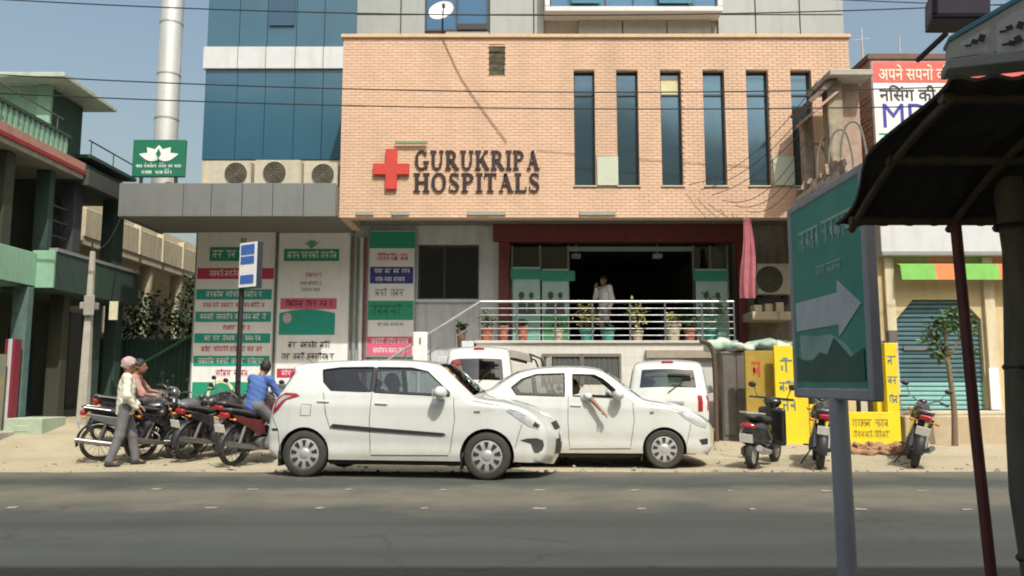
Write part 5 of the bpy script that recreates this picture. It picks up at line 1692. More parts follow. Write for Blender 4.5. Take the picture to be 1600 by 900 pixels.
# ================================================================== FOREGROUND: GREEN DIRECTION SIGN
dg = thing('direction_sign', 'big green direction sign with white arrow in a grey frame on a post', 'sign', (1.492, 3.706, 0), rz=-PI / 2)
dg.scale = (0.85, 0.85, 0.85)
dg.location.z = 1.25 * 0.15
fg = M('frame_violet_grey', (0.34, 0.35, 0.38), (0.27, 0.28, 0.31), 0.55, scale=6, stain=(0.2, 0.19, 0.2), stain_amt=0.4)
z0, z1, hw = 1.15, 2.32, 0.535      # laid out full size, then brought to 0.85
fr = MB()
for a, b, c, d in ((-hw, -hw + 0.05, z0, z1), (hw - 0.05, hw, z0, z1), (-hw + 0.05, hw - 0.05, z0, z0 + 0.06), (-hw + 0.05, hw - 0.05, z1 - 0.05, z1)):
    fr.box(a + 0.0005, b - 0.0005, -0.038, 0.02, c + 0.0005, d - 0.0005)
fr.build('frame', fg, dg, bevel=0.008)
MB().box(-hw + 0.051, hw - 0.051, -0.03, 0.012, z0 + 0.061, z1 - 0.051).build('panel', M('road_sign_green', (0.04, 0.29, 0.215), (0.03, 0.24, 0.18), 0.55, scale=3, stain=(0.06, 0.26, 0.2), stain_amt=0.5), dg)
sw = M('sign_grey_white', (0.50, 0.55, 0.57), (0.38, 0.45, 0.46), 0.5)
w_ = MB()
marks(w_, -0.36, 0.40, 2.00, 2.13, -0.031, 61, 0.003); marks(w_, -0.12, 0.24, 1.83, 1.89, -0.031, 64, 0.003)
w_.build('lettering', M('faint_green_text', (0.30, 0.46, 0.41), None, 0.5), dg, kind='stuff')
az = 1.63
MB().prism([(-0.45, az - 0.085), (0.17, az - 0.085), (0.17, az - 0.15), (0.45, az), (0.17, az + 0.15), (0.17, az + 0.085), (-0.45, az + 0.085)], -0.035, -0.0305).build('arrow', sw, dg)
MB().prism([(-0.40, z0 + 0.22), (0.36, z0 + 0.22), (0.22, z0 + 0.30), (0.05, az - 0.13), (-0.15, az - 0.13), (-0.40, az - 0.11)], -0.034, -0.0305).build('picture_sky', M('picture_pale_green', (0.3, 0.45, 0.4), (0.14, 0.3, 0.24), 0.5, scale=5), dg)
hp_ = [(-0.46, z0 + 0.10), (0.46, z0 + 0.10), (0.46, z0 + 0.26), (0.3, z0 + 0.22), (0.1, z0 + 0.33), (0.0, z0 + 0.24), (-0.1, z0 + 0.26), (-0.25, z0 + 0.2), (-0.46, z0 + 0.24)]
MB().prism(hp_, -0.037, -0.0345).build('picture_trees', M('picture_dark_green', (0.012, 0.10, 0.068), None, 0.55), dg)
MB().cyl((0.06, 0, -0.28), (0.03, 0, z0 + 0.02), 0.050, n=14).build('post', fg, dg, smooth=40)

# ================================================================== FOREGROUND: LEAN-TO STALL ROOF
prof = [(3.145, 1.8875), (3.026, 1.9513), (2.856, 2.032), (2.694, 2.0873), (2.49, 2.1382), (2.295, 2.1638)]
sp = catmull([(1.30, y, z) for y, z in prof], 4)
stall = thing('stall_roof', 'dark curved sheet roof of a street stall in the right foreground', 'stall', (3.0, 4.2, 0), world_layout=True)
dsh = M('dark_sheet', (0.028, 0.025, 0.02), (0.016, 0.015, 0.013), 0.8, scale=6, bump=0.4, bscale=30, stain=(0.055, 0.042, 0.027), stain_amt=0.5)  # base colour darkened to keep the roof underside in shade


def roofsheet(x0, x1, dz):
    n = 44

    def fn(u, v):
        i = v * (len(sp) - 1)
        k = min(int(i), len(sp) - 2)
        p = sp[k].lerp(sp[k + 1], i - k)
        x = x0 + (x1 - x0) * u
        return (x + 0.03 * math.sin(v * 9), p.y + 0.02 * math.sin(x * 7), p.z + 0.006 * math.sin((x - x0) * 62) + dz + 0.01 * math.sin(x * 3.1))
    return MB().grid(fn, n, 20)


roofsheet(1.30, 2.0, 0.0).build('roof_sheet', dsh, stall, smooth=60, thick=0.012)
roofsheet(1.96, 2.68, 0.025).build('roof_sheet', dsh, stall, smooth=60, thick=0.012)
roofsheet(2.64, 3.36, 0.0).build('roof_sheet', dsh, stall, smooth=60, thick=0.012)
bam = M('old_bamboo', (0.10, 0.075, 0.045), (0.06, 0.045, 0.03), 0.8, scale=12)
for y, z in ((3.094, 1.879), (2.762, 2.032), (2.397, 2.1255)):
    MB().cyl((1.335, y, z), (3.3, y + 0.02, z), 0.019, n=8).build('purlin', bam, stall, smooth=40)
for x in (1.36, 1.75, 2.3, 3.06):
    MB().tube([(x, p.y, p.z - 0.038) for p in sp[::3]], 0.015, 7).build('rafter', bam, stall, smooth=40)
MB().tube([(1.751, 3.094, 1.87), (1.772, 3.086, 1.04), (1.81, 3.072, -0.03)], 0.0205, 10).build('red_pole', M('red_rust_pole', (0.15, 0.03, 0.03), (0.09, 0.025, 0.025), 0.55, scale=10), stall, smooth=40)
MB().tube([(3.06, 2.4, 2.11), (3.06, 2.4, -0.03)], 0.034, 8).build('pole', bam, stall, smooth=40)
MB().tube([(3.06, 3.08, 1.87), (3.06, 3.08, -0.03)], 0.034, 8).build('pole', bam, stall, smooth=40)
for px, py, ln, wd in ((1578, 122, 0.145, 0.042), (1530, 170, 0.06, 0.013)):
    p = P(px, py, 2.6)
    MB().prism([(p.x, p.z), (p.x + wd, p.z - 0.01), (p.x + wd * 0.8, p.z - ln), (p.x + wd * 0.1, p.z - ln * 0.85)], 2.59, 2.6).build('rag', M('grey_rag', (0.34, 0.32, 0.28), None, 0.9), stall)
lg = thing('log_post', 'thick dark wooden log post at the right edge of the photo', 'post', (1.862, 2.924, 0))
pts = [(0.01 * math.sin(k), 0.01 * math.cos(k * 1.3), -0.03 + k * 0.22) for k in range(12)]
lgm = M('mossy_log', (0.15, 0.13, 0.095), (0.075, 0.07, 0.05), 0.95, scale=9, bump=0.8, bscale=18, stretch=(1, 1, 0.3))
MB().tube(pts, [0.061 - 0.0013 * k + 0.004 * math.sin(k * 2.1) for k in range(12)], 14).build('log', lgm, lg, smooth=60)
for z in (0.62, 1.3, 1.82):
    MB().lathe([(0.060, -0.01), (0.065, 0), (0.060, 0.01)], (0.005, 0.005, z), 'Z', 14).build('wire_binding', black_metal, lg)

# fascia of the kiosk above the stall
kf = thing('kiosk_fascia', 'weathered grey kiosk signboard with blue top edge above the stall roof', 'signboard', (2.0, 2.9, 2.3), world_layout=True)


def slabq(name, pts, d, mat, parent):
    """Board from four (px, py, Y) corners, given thickness d."""
    q = [P(*p) for p in pts]
    b_ = [v + Vector((0.3, 0.95, 0)) * d for v in q]
    return MB().add(q + b_, [(0, 1, 2, 3), (4, 7, 6, 5), (0, 4, 5, 1), (1, 5, 6, 2), (2, 6, 7, 3), (3, 7, 4, 0)]).build(name, mat, parent, bevel=0.004)


wthr = M('weathered_board', (0.36, 0.36, 0.33), (0.26, 0.26, 0.24), 0.7, scale=4, stain=(0.16, 0.15, 0.13), stain_amt=0.6)
slabq('board', ((1484, 64, 2.907), (1700, -62, 2.601), (1700, 62, 2.601), (1484, 92, 2.907)), 0.08, wthr, kf)
slabq('blue_edge', ((1482, 57, 2.904), (1700, -72, 2.598), (1700, -60, 2.598), (1482, 66, 2.904)), 0.10, M('edge_blue', (0.05, 0.18, 0.24), None, 0.5), kf)
slabq('beam', ((1480, 93, 2.888), (1700, 63, 2.582), (1700, 84, 2.582), (1480, 108, 2.888)), 0.12, M('beam_grey', (0.24, 0.25, 0.24), None, 0.7), kf)
slabq('paper_panel', ((1500, 68, 2.876), (1553, 38, 2.803), (1553, 84, 2.803), (1505, 88, 2.876)), 0.004, M('paper_grey', (0.44, 0.45, 0.46), (0.34, 0.35, 0.36), 0.7, scale=9), kf)
slabq('paper_panel', ((1557, 36, 2.796), (1640, -10, 2.674), (1640, 74, 2.674), (1557, 83, 2.796)), 0.004, M('paper_grey', (0, 0, 0)), kf)
w_ = MB()
for k, (px, py) in enumerate(((1512, 72), (1522, 66), (1533, 60), (1566, 50), (1576, 44), (1590, 62), (1570, 70), (1580, 68), (1593, 40))):
    p = P(px, py, 2.865 - (px - 1500) * 0.00141)
    w_.obox((p.x, p.y - 0.004, p.z), (0.022, 0.003, 0.009 + 0.009 * (k % 3)), (0, 0.4 * math.sin(k), -0.4))
w_.build('lettering', black_print, kf, kind='stuff')
pb = thing('violet_lightbox', 'violet grey lightbox sign with dark frame at the top right corner', 'lightbox sign', (1.9, 2.9, 2.6), world_layout=True)
slabq('panel', ((1464, -14, 3.048), (1548, -14, 3.048), (1548, 22, 3.048), (1464, 22, 3.048)), 0.12, M('violet_panel', (0.22, 0.19, 0.26), (0.17, 0.15, 0.21), 0.5, scale=3), pb)
slabq('frame_bottom', ((1456, 22, 3.035), (1556, 22, 3.035), (1556, 28, 3.035), (1456, 28, 3.035)), 0.15, M('frame_indigo', (0.02, 0.015, 0.05), None, 0.5), pb)
slabq('frame_side', ((1456, -16, 3.035), (1464, -16, 3.035), (1464, 21.8, 3.035), (1456, 21.8, 3.035)), 0.15, M('frame_indigo', (0, 0, 0)), pb)
q = P(1540, 10, 2.652)
MB().tube([(q.x, 3.12, q.z), (q.x, 2.91, Z(50, 2.89))], 0.012, 6).build('bracket', black_metal, pb)

# ================================================================== BUILDING BEHIND THE VIEWER (shades the near kerb, shows in the glass)
ob = thing('opposite_building', 'three storey building behind the viewer shading the near edge of the road', 'building', (3, -4, 0), world_layout=True)
bx_, hx_ = -0.75, 11.35
MB().box(bx_, 12, -9, -2.0, 0, hx_).build('wall', beige, ob)
for k in range(3):
    MB().box(bx_ - 0.1, 12, -2.0, -1.6, 3.4 + k * 3.4, 3.55 + k * 3.4).build('floor_band', concrete, ob)
    for j in range(5):
        x = 0.4 + j * 2.2
        o = MB().box(x, x + 1.2, -1.999, -1.96, 1.2 + k * 3.6, 2.9 + k * 3.6).build('window', window_glass, ob)
        MB().box(x - 0.06, x, -1.999, -1.93, 1.2 + k * 3.6, 2.9 + k * 3.6).box(x + 1.2, x + 1.26, -1.999, -1.93, 1.2 + k * 3.6, 2.9 + k * 3.6).build('frame', dark_frame, o)

# ================================================================== OVERHEAD CABLES
for i, (pa, pb_, sag, Y, lab) in enumerate((
        ((-80, -6), (1700, 0), 0.32, 13.5, 'thin black cable crossing the sky above the brick block, the topmost'),
        ((-80, 112), (1700, 128), 0.28, 13.8, 'upper of the pair of black cables crossing the brick block'),
        ((-80, 142), (1700, 160), 0.22, 14.0, 'lower of the pair of black cables crossing the brick block'),
        ((900, -30), (1700, 10), 0.12, 15.5, 'short black cable crossing the grey panels at the top right'))):
    a, b = P(*pa, Y), P(*pb_, Y)
    pts = []
    for k in range(31):
        t = k / 30
        p = a.lerp(b, t)
        pts.append((p.x, p.y, p.z - sag * 4 * t * (1 - t)))
    MB().tube(pts, 0.011, 6).build('overhead_cable', black_metal, label=lab, cat='cable', group='overhead cables', smooth=50)
# loose cable hanging across the bricks
MB().tube(catmull([(X(690, 62, YB) , YB - 0.02, ZB1 + 0.02), (X(720, 120, YB), YB - 0.03, Z(120, YB)), (X(757, 175, YB), YB - 0.03, Z(175, YB)), (X(792, 222, YB), YB - 0.03, Z(222, YB))], 8), 0.009, 5).build('loose_wire', M('wire_brown', (0.2, 0.13, 0.09), None, 0.7), label='thin brown wire running diagonally down the orange bricks', cat='wire')

# ================================================================== POTTED PLANTS ON THE PORCH
pot_cols = {'terracotta': M('terracotta', (0.42, 0.14, 0.08), (0.34, 0.11, 0.07), 0.8), 'teal': M('teal_pot', (0.05, 0.28, 0.24), None, 0.5), 'brown': M('brown_pot', (0.15, 0.10, 0.06), None, 0.7), 'cream': M('cream_pot', (0.50, 0.42, 0.30), None, 0.7)}
rnd = random.Random(21)


def potted(label, px, col, h, r, kind, size, zoff=0.0):
    y = YP + 0.28
    x = X(px, 520, y)
    t = thing('potted_plant', label, 'plant', (x, y, ZF - 0.002 + zoff), group='pots along the porch railing')
    MB().lathe([(0.0, 0.0), (r * 0.7, 0.0), (r * 0.95, h * 0.85), (r * 1.08, h * 0.86), (r * 1.08, h), (r * 0.9, h), (r * 0.88, h * 0.9), (0, h * 0.9)], (0, 0, 0), 'Z', 16).build('pot', pot_cols[col], t, smooth=40)
    s = MB()
    for k in range(3):
        a = k * 2.1
        s.tube([(0.02 * math.cos(a), 0.02 * math.sin(a), h * 0.85), (0.07 * math.cos(a), 0.07 * math.sin(a), h + size * 0.5)], [0.012, 0.006], 5)
    s.build('stem', bark, t)
    leaves(MB(), [((0.05 * math.cos(k * 2.1), 0.05 * math.sin(k * 2.1), h + size * (0.45 + 0.2 * (k % 2))), (size * 0.42, size * 0.42, size * 0.45)) for k in range(3)], 40, 0.10, px).build('foliage', kind, t)


for args in (('tall brown pot with dark leaves on the stair head', 721, 'brown', 0.42, 0.11, leaf_dark, 0.22, -ZF / 12), ('terracotta pot with bushy yellow green plant nearest the stair', 760, 'terracotta', 0.30, 0.16, leaf_green, 0.42),
             ('small terracotta pot with hardly any leaves by the maroon post', 787, 'terracotta', 0.36, 0.12, leaf_dark, 0.14), ('terracotta pot in front of the pale poster', 817, 'terracotta', 0.34, 0.13, leaf_dark, 0.16),
             ('cream pot with low greenery in front of the green poster', 872, 'cream', 0.26, 0.12, leaf_green, 0.3), ('teal pot with tall yellow plant left of the man in white', 917, 'teal', 0.26, 0.17, leaf_yellow, 0.7),
             ('broad teal pot by the legs of the man in white', 950, 'teal', 0.30, 0.17, leaf_dark, 0.2), ('cream pot with yellowish tall plant right of the man in white', 996, 'cream', 0.24, 0.14, leaf_yellow, 0.75),
             ('cream pot with sparse leaves at the middle right of the railing', 1052, 'cream', 0.4, 0.18, leaf_yellow, 0.25), ('terracotta pot before the right poster stand', 1078, 'terracotta', 0.28, 0.14, leaf_green, 0.35),
             ('teal pot with big green plant at the right end of the railing', 1112, 'teal', 0.26, 0.16, leaf_green, 0.85)):
    potted(*args)

# loose stones and crumbs of rubble on the verge
ps = MB()
rnd = random.Random(77)
for _ in range(420):
    x, y = rnd.uniform(-11, 10), 11.35 + 4.5 * rnd.random() ** 1.5
    r_ = rnd.uniform(0.008, 0.03) * (1.6 if rnd.random() < 0.08 else 1)
    ps.obox((x, y, gz(x, y) + r_ * 0.3), (r_ * 2, r_ * 1.5, r_ * 1.1), (rnd.random(), rnd.random(), rnd.random() * 3))
ps.build('loose_stones', M('stone_grit', (0.36, 0.31, 0.24), (0.2, 0.18, 0.15), 0.9, scale=9), label='loose stones scattered over the sandy verge beside the road', cat='stones', kind='stuff')

# ================================================================== CARS
car_white = M('white_car_paint', (0.56, 0.59, 0.575), (0.525, 0.555, 0.54), 0.2, scale=1.5, coat=0.9, stain=(0.42, 0.39, 0.32), stain_amt=0.3)
def dust_lower(m, top=0.55, amt=0.55):
    # road dust thrown up on the lower panels
    nt = m.node_tree
    b = nt.nodes['Principled BSDF']
    src = b.inputs['Base Color'].links[0].from_socket
    tc = nt.nodes.new('ShaderNodeTexCoord')
    sx = nt.nodes.new('ShaderNodeSeparateXYZ')
    nt.links.new(tc.outputs['Object'], sx.inputs[0])
    nz = nt.nodes.new('ShaderNodeTexNoise')
    nz.inputs['Scale'].default_value = 4.0
    nz.inputs['Detail'].default_value = 7
    nt.links.new(tc.outputs['Object'], nz.inputs['Vector'])
    ad = nt.nodes.new('ShaderNodeMath'); ad.operation = 'MULTIPLY_ADD'
    nt.links.new(nz.outputs['Fac'], ad.inputs[0]); ad.inputs[1].default_value = 0.5
    nt.links.new(sx.outputs[2], ad.inputs[2])
    mr = nt.nodes.new('ShaderNodeMapRange')
    mr.inputs[1].default_value = top + 0.25; mr.inputs[2].default_value = 0.38
    mr.inputs[3].default_value = 0.0; mr.inputs[4].default_value = amt
    nt.links.new(ad.outputs[0], mr.inputs[0])
    mx = nt.nodes.new('ShaderNodeMix'); mx.data_type = 'RGBA'
    mx.inputs['B'].default_value = (0.36, 0.31, 0.23, 1)
    nt.links.new(mr.outputs[0], mx.inputs['Factor'])
    nt.links.new(src, mx.inputs['A'])
    nt.links.new(mx.outputs['Result'], b.inputs['Base Color'])


dust_lower(car_white)
car_glass = glass_mat('car_glass', (0.54, 0.62, 0.62), 0.07, 0.02)
car_glass_dark = glass_mat('dark_car_glass', (0.34, 0.40, 0.40), 0.06, 0.02)
trim_black = M('trim_black', (0.022, 0.022, 0.024), None, 0.5)
seam_dark = M('seam_dark', (0.06, 0.06, 0.06), None, 0.7)
cabin_dark = M('cabin_dark', (0.06, 0.06, 0.062), (0.045, 0.045, 0.045), 0.8)
hub_silver = M('hub_silver', (0.52, 0.53, 0.54), (0.44, 0.45, 0.46), 0.35, metal=0.5, scale=9)
lamp_clear = M('lamp_clear', (0.62, 0.64, 0.66), (0.40, 0.42, 0.44), 0.12, scale=14, metal=0.35, coat=0.7)
lamp_red = M('lamp_red', (0.34, 0.018, 0.022), (0.24, 0.012, 0.016), 0.15, scale=10, coat=0.6)
plate_white = M('plate_white', (0.70, 0.70, 0.68), None, 0.5)


class Car:
    def __init__(s, name, label, sp, loc, rz, group=None, roll=0.0):
        s.sp = sp
        s.root = thing(name, label, sp.get('cat', 'car'), loc, rz, group)
        s.root.rotation_euler = (roll, 0, rz)
        s.pts = catmull([(x, 0, z) for x, z in sp['up']], 6)
        s.out = np.array([(p.x, p.z) for p in s.pts])
        s.n = len(s.pts)
        d = np.gradient(s.out, axis=0)
        d /= np.linalg.norm(d, axis=1)[:, None]
        s.nor = np.stack([-d[:, 1], d[:, 0]], 1)
        s.xr, s.xf = s.out[:, 0].min(), s.out[:, 0].max()
        s.Yo = [s.half(x, z) - sp.get('roll', 0.09) * (1 if z > 0.4 else max(0.3, z / 0.4)) for x, z in s.out]
        s.build()

    def half(s, x, z):
        sp = s.sp
        a, b = sp['axles'][1] - 0.1, sp['axles'][0] + 0.15
        f = max(0, (x - a) / (s.xf - a)); r = max(0, (b - x) / (b - s.xr))
        pl = 1 - sp.get('kf', 0.2) * f ** 2.4 - sp.get('kr', 0.12) * r ** 2.4
        bt, top = sp['belt'], s.out[:, 1].max()
        if z < bt:
            tm = 1 - 0.035 * ((z - 0.62) / 0.45) ** 2 + 0.014 * math.exp(-((z - bt + 0.15) / 0.05) ** 2) - 0.012 * math.exp(-((z - 0.46) / 0.07) ** 2) + 0.012 * math.exp(-((z - 0.32) / 0.05) ** 2)
        else:
            t0 = 1 - 0.035 * ((bt - 0.62) / 0.45) ** 2
            tm = t0 - (t0 - sp.get('rw', 0.77)) * ((z - bt) / (top - bt)) ** 1.15
        return sp['hw'] * pl * tm

    def y(s, x, z):
        r = s.sp.get('roll', 0.09)
        a = s.out[:-1]; b = s.out[1:]
        ab = b - a
        t = np.clip((((np.array((x, z)) - a) * ab).sum(1)) / np.maximum((ab * ab).sum(1), 1e-12), 0, 1)
        d = np.linalg.norm(a + ab * t[:, None] - np.array((x, z)), axis=1).min()
        if z < 0.4: r *= max(0.3, z / 0.4)
        off = 0 if d >= r else r - math.sqrt(max(0, r * r - (r - d) ** 2))
        return s.half(x, z) - off

    def crown(s, i):
        return 0.035 + s.sp.get('bulge', 0.09) * abs(s.nor[i][0]) ** 2

    def top(s, i, t, off=0.0):
        x, z = s.out[i]; nx_, nz_ = s.nor[i]
        c_ = s.crown(i) * (1 - t * t) + off
        return (x + nx_ * c_, t * s.Yo[i], z + nz_ * c_)

    def part(s, name, mb, mat, parent=None, **k):
        return mb.build(name, mat, parent or s.root, **k)

    def side_patch(s, name, poly, off, mat, parent=None, step=0.06, sides=(-1, 1), joined=False, smooth=50, dense=True):
        if dense:
            q = []
            for i in range(len(poly)):
                a, b = poly[i], poly[(i + 1) % len(poly)]
                m_ = max(1, int(math.hypot(b[0] - a[0], b[1] - a[1]) / step))
                q += [(a[0] + (b[0] - a[0]) * k / m_, a[1] + (b[1] - a[1]) * k / m_) for k in range(m_)]
            poly = q
        v, f = fill2d(poly, step=step)
        ys = [s.y(p.x, p.y) + off for p in v]
        for sg in sides:
            MB().add([(p.x, sg * yy, p.y) for p, yy in zip(v, ys)], f).build(name, mat, parent or s.root, smooth=smooth)

    def end_patch(s, name, front, z0, z1, t0, t1, off, mat, parent=None, nz_=5, nt=8):
        idx = [i for i in range(s.n) if (s.out[i][0] > 0) == front]
        if front: idx = idx[::-1]

        def find(z):
            for a, b in zip(idx[:-1], idx[1:]):
                za, zb_ = s.out[a][1], s.out[b][1]
                if min(za, zb_) <= z <= max(za, zb_):
                    return a, b, (z - za) / (zb_ - za + 1e-9)
            return idx[0], idx[0], 0

        def fn(u, v):
            a, b, w = find(z0 + (z1 - z0) * v)
            t = t0 + (t1 - t0) * u
            pa, pb_ = Vector(s.top(a, t, off)), Vector(s.top(b, t, off))
            return tuple(pa.lerp(pb_, w))
        return MB().grid(fn, nt, nz_).build(name, mat, parent or s.root, smooth=60)

    def build(s):
        sp = s.sp
        zb_ = sp['sill']
        lower = []
        xr_, xf_ = s.out[0][0], s.out[-1][0]
        for ax in (1, 0):
            xw, Ra, wr = sp['axles'][ax], sp['arch'], sp['wr']
            a0 = math.asin(max(-1, min(1, (zb_ - wr) / Ra)))
            for k in range(19):
                a = a0 + (PI - 2 * a0) * k / 18
                lower.append((xw + Ra * math.cos(a), wr + Ra * math.sin(a)))
        outer = [tuple(p) for p in s.out] + [(lower[0][0] + (xf_ - lower[0][0]) * q, zb_ + (s.out[-1][1] - zb_) * q) for q in (0.6, 0.25)] + lower + [(lower[-1][0] + (xr_ - lower[-1][0]) * q, zb_ + (s.out[0][1] - zb_) * q) for q in (0.25, 0.6)]
        holes = []
        for w in sp['windows']:
            q = []
            for i in range(len(w)):
                a, b = w[i], w[(i + 1) % len(w)]
                m_ = max(1, int(math.hypot(b[0] - a[0], b[1] - a[1]) / 0.07))
                q += [(a[0] + (b[0] - a[0]) * k / m_, a[1] + (b[1] - a[1]) * k / m_) for k in range(m_)]
            holes.append(q)
        extra = []
        for d in (0.012, 0.03, 0.055, 0.088):
            extra += [(s.out[i][0] - s.nor[i][0] * d, s.out[i][1] - s.nor[i][1] * d) for i in range(2, s.n - 2)]
        v, f = fill2d(outer, holes, 0.05, extra)
        ys = [s.y(p.x, p.y) for p in v]
        body = MB()
        for sg in (-1, 1):
            body.add([(p.x, sg * yy, p.y) for p, yy in zip(v, ys)], f)
        NT = 14
        ts = [-1 + 2 * k / NT for k in range(NT + 1)]
        gl = MB(); gr = MB()
        ws, rs, tg = sp['ws'], sp['rs'], sp.get('tg', 0.86)
        for i in range(s.n - 1):
            xm, zm = (s.out[i] + s.out[i + 1]) / 2
            fw = ws[0] < xm < ws[1] and zm > sp['belt'] - 0.08
            rw_ = rs[0] < zm < rs[1] and xm < 0
            for k in range(NT):
                q = [s.top(i, ts[k]), s.top(i + 1, ts[k]), s.top(i + 1, ts[k + 1]), s.top(i, ts[k + 1])]
                tm = (ts[k] + ts[k + 1]) / 2
                (gl if fw and abs(tm) < tg else gr if rw_ and abs(tm) < tg else body).add(q, [(0, 1, 2, 3)])
        me = body.mesh('body', sp.get('paint', car_white))
        bm = bmesh.new(); bm.from_mesh(me)
        bmesh.ops.remove_doubles(bm, verts=bm.verts, dist=0.0015)
        bmesh.ops.recalc_face_normals(bm, faces=bm.faces)
        bm.to_mesh(me); bm.free()
        for p in me.polygons: p.use_smooth = True
        me.set_sharp_from_angle(angle=R(48))
        bo = bpy.data.objects.new('body', me); COL.objects.link(bo); bo.parent = s.root
        s.body = bo
        if gl.v: gl.build('windscreen', sp.get('wglass', car_glass), s.root, smooth=60)
        if gr.v: gr.build('rear_window', sp.get('rglass', car_glass_dark), s.root, smooth=60)
        for w, gm_ in zip(sp['windows'], sp['wmats']):
            if gm_ is not None:
                s.side_patch('side_window', w, -0.012, gm_, step=0.09)
        # dark rubber round each side window
        for w in sp['windows']:
            for sg in (-1, 1):
                loop = []
                for i in range(len(w)):
                    a, b = w[i], w[(i + 1) % len(w)]
                    loop += [(a[0] + (b[0] - a[0]) * k / 4, a[1] + (b[1] - a[1]) * k / 4) for k in range(4)]
                MB().tube([(x, sg * (s.y(x, z) - 0.002), z) for x, z in loop], 0.011, 5, True).build('window_seal', trim_black, s.root)
        # cabin
        bt = sp['belt']; hw = sp['hw']
        x0, x1 = sp['cabin']
        cb_ = MB()
        for sg in (-1, 1):
            cb_.box(x0, x1, sg * (hw - 0.17), sg * (hw - 0.12), 0.28, bt - 0.06)
        cb_.box(x0, x1, -(hw - 0.17), hw - 0.17, 0.26, 0.30)
        cb_.box(x1 - 0.08, x1 + 0.12, -(hw - 0.2), hw - 0.2, 0.5, bt - 0.10)
        cb_.box(x0 - 0.1, x0, -(hw - 0.2), hw - 0.2, 0.3, bt - 0.05)
        cb_.build('cabin', cabin_dark, s.root, bevel=0.02)
        for sx_ in sp['seats']:
            for sg in (-1, 1):
                seat = MB()
                seat.box(sx_ - 0.1, sx_ + 0.38, sg * 0.36 - 0.22, sg * 0.36 + 0.22, 0.42, 0.56)
                seat.obox((sx_ - 0.17, sg * 0.36, 0.84), (0.13, 0.44, 0.62), (0, R(-14), 0))
                seat.obox((sx_ - 0.27, sg * 0.36, 1.22), (0.09, 0.24, 0.15), (0, R(-10), 0))
                seat.build('seat', M('seat_fabric', (0.10, 0.095, 0.09), None, 0.9), s.root, bevel=0.04, seg=2)
        # steering wheel on the near (right-hand) side
        sw_ = sp['seats'][0] + 0.58
        MB().tube([(sw_ + 0.06 * math.sin(a * PI / 8), -0.36 + 0.18 * math.cos(a * PI / 8), 0.90 + 0.17 * math.sin(a * PI / 8)) for a in range(16)], 0.014, 6, True).build('steering_wheel', trim_black, s.root, smooth=60)
        # underside, wheel housings, wheels
        ub = MB().box(sp['axles'][0] + 0.3, sp['axles'][1] - 0.3, -(hw - 0.1), hw - 0.1, 0.17, 0.30).box(s.xr + 0.18, s.xf - 0.22, -(hw - 0.38), hw - 0.38, 0.19, 0.34)
        ub.build('underbody', trim_black, s.root, bevel=0.02)
        Ra, wr = sp['arch'], sp['wr']
        for xw in sp['axles']:
            for sg in (-1, 1):
                hs = MB()
                def arch(u, v, xw=xw, sg=sg):
                    a = -0.25 + (PI + 0.5) * u
                    return (xw + (Ra + 0.004) * math.cos(a), sg * (hw - 0.42 + v * 0.40), wr + (Ra + 0.004) * math.sin(a))
                hs.grid(arch, 18, 1)
                hs.add([(xw + (Ra + 0.004) * math.cos(a * PI / 9), sg * (hw - 0.42), wr + (Ra + 0.004) * math.sin(a * PI / 9)) for a in range(10)], [tuple(range(10))])
                hs.build('wheel_housing', trim_black, s.root, smooth=50)
        ym = sp.get('track', hw - 0.115)
        for xw in sp['axles']:
            for sg in (-1, 1):
                c_ = (xw, sg * ym, wr)
                w = MB().lathe([(r_, sg * h_) for r_, h_ in ((0.0, 0.088), (0.05, 0.088), (0.07, 0.075), (wr * 0.60, 0.080), (wr * 0.655, 0.072), (wr * 0.66, 0.04), (0.0, 0.03))], c_, 'Y', 28).build('wheel', hub_silver, s.root, smooth=35)
                MB().lathe([(wr * 0.645, sg * 0.07), (wr * 0.70, sg * 0.092), (wr * 0.90, sg * 0.095), (wr * 0.975, sg * 0.078), (wr, sg * 0.05), (wr, -sg * 0.05), (wr * 0.97, -sg * 0.08), (wr * 0.7, -sg * 0.09), (wr * 0.6, -sg * 0.05)], c_, 'Y', 32).build('tyre', rubber, w, smooth=40)
                sl = MB()
                for k in range(9):
                    a = 2 * PI * k / 9 + 0.2
                    cr_, cp = wr * 0.47, (math.cos(a), math.sin(a))
                    px_, pz_ = -cp[1], cp[0]
                    q = []
                    for rr_, ww in ((wr * 0.34, 0.012), (wr * 0.58, 0.030)):
                        for e in (-1, 1):
                            q.append((xw + cp[0] * rr_ + px_ * ww * e, sg * (ym + 0.0845), wr + cp[1] * rr_ + pz_ * ww * e))
                    sl.add(q, [(0, 1, 3, 2)])
                sl.build('wheel_slot', trim_black, w, thick=0.003, kind='stuff')

    def seam(s, pts, name='door_seam', r=0.005, sides=(-1, 1)):
        q = []
        for a, b in zip(pts[:-1], pts[1:]):
            m_ = max(2, int(math.hypot(b[0] - a[0], b[1] - a[1]) / 0.08))
            q += [(a[0] + (b[0] - a[0]) * k / m_, a[1] + (b[1] - a[1]) * k / m_) for k in range(m_)]
        q.append(pts[-1])
        for sg in sides:
            MB().tube([(x, sg * (s.y(x, z) + 0.0005), z) for x, z in q], r, 4).build(name, seam_dark, s.root)

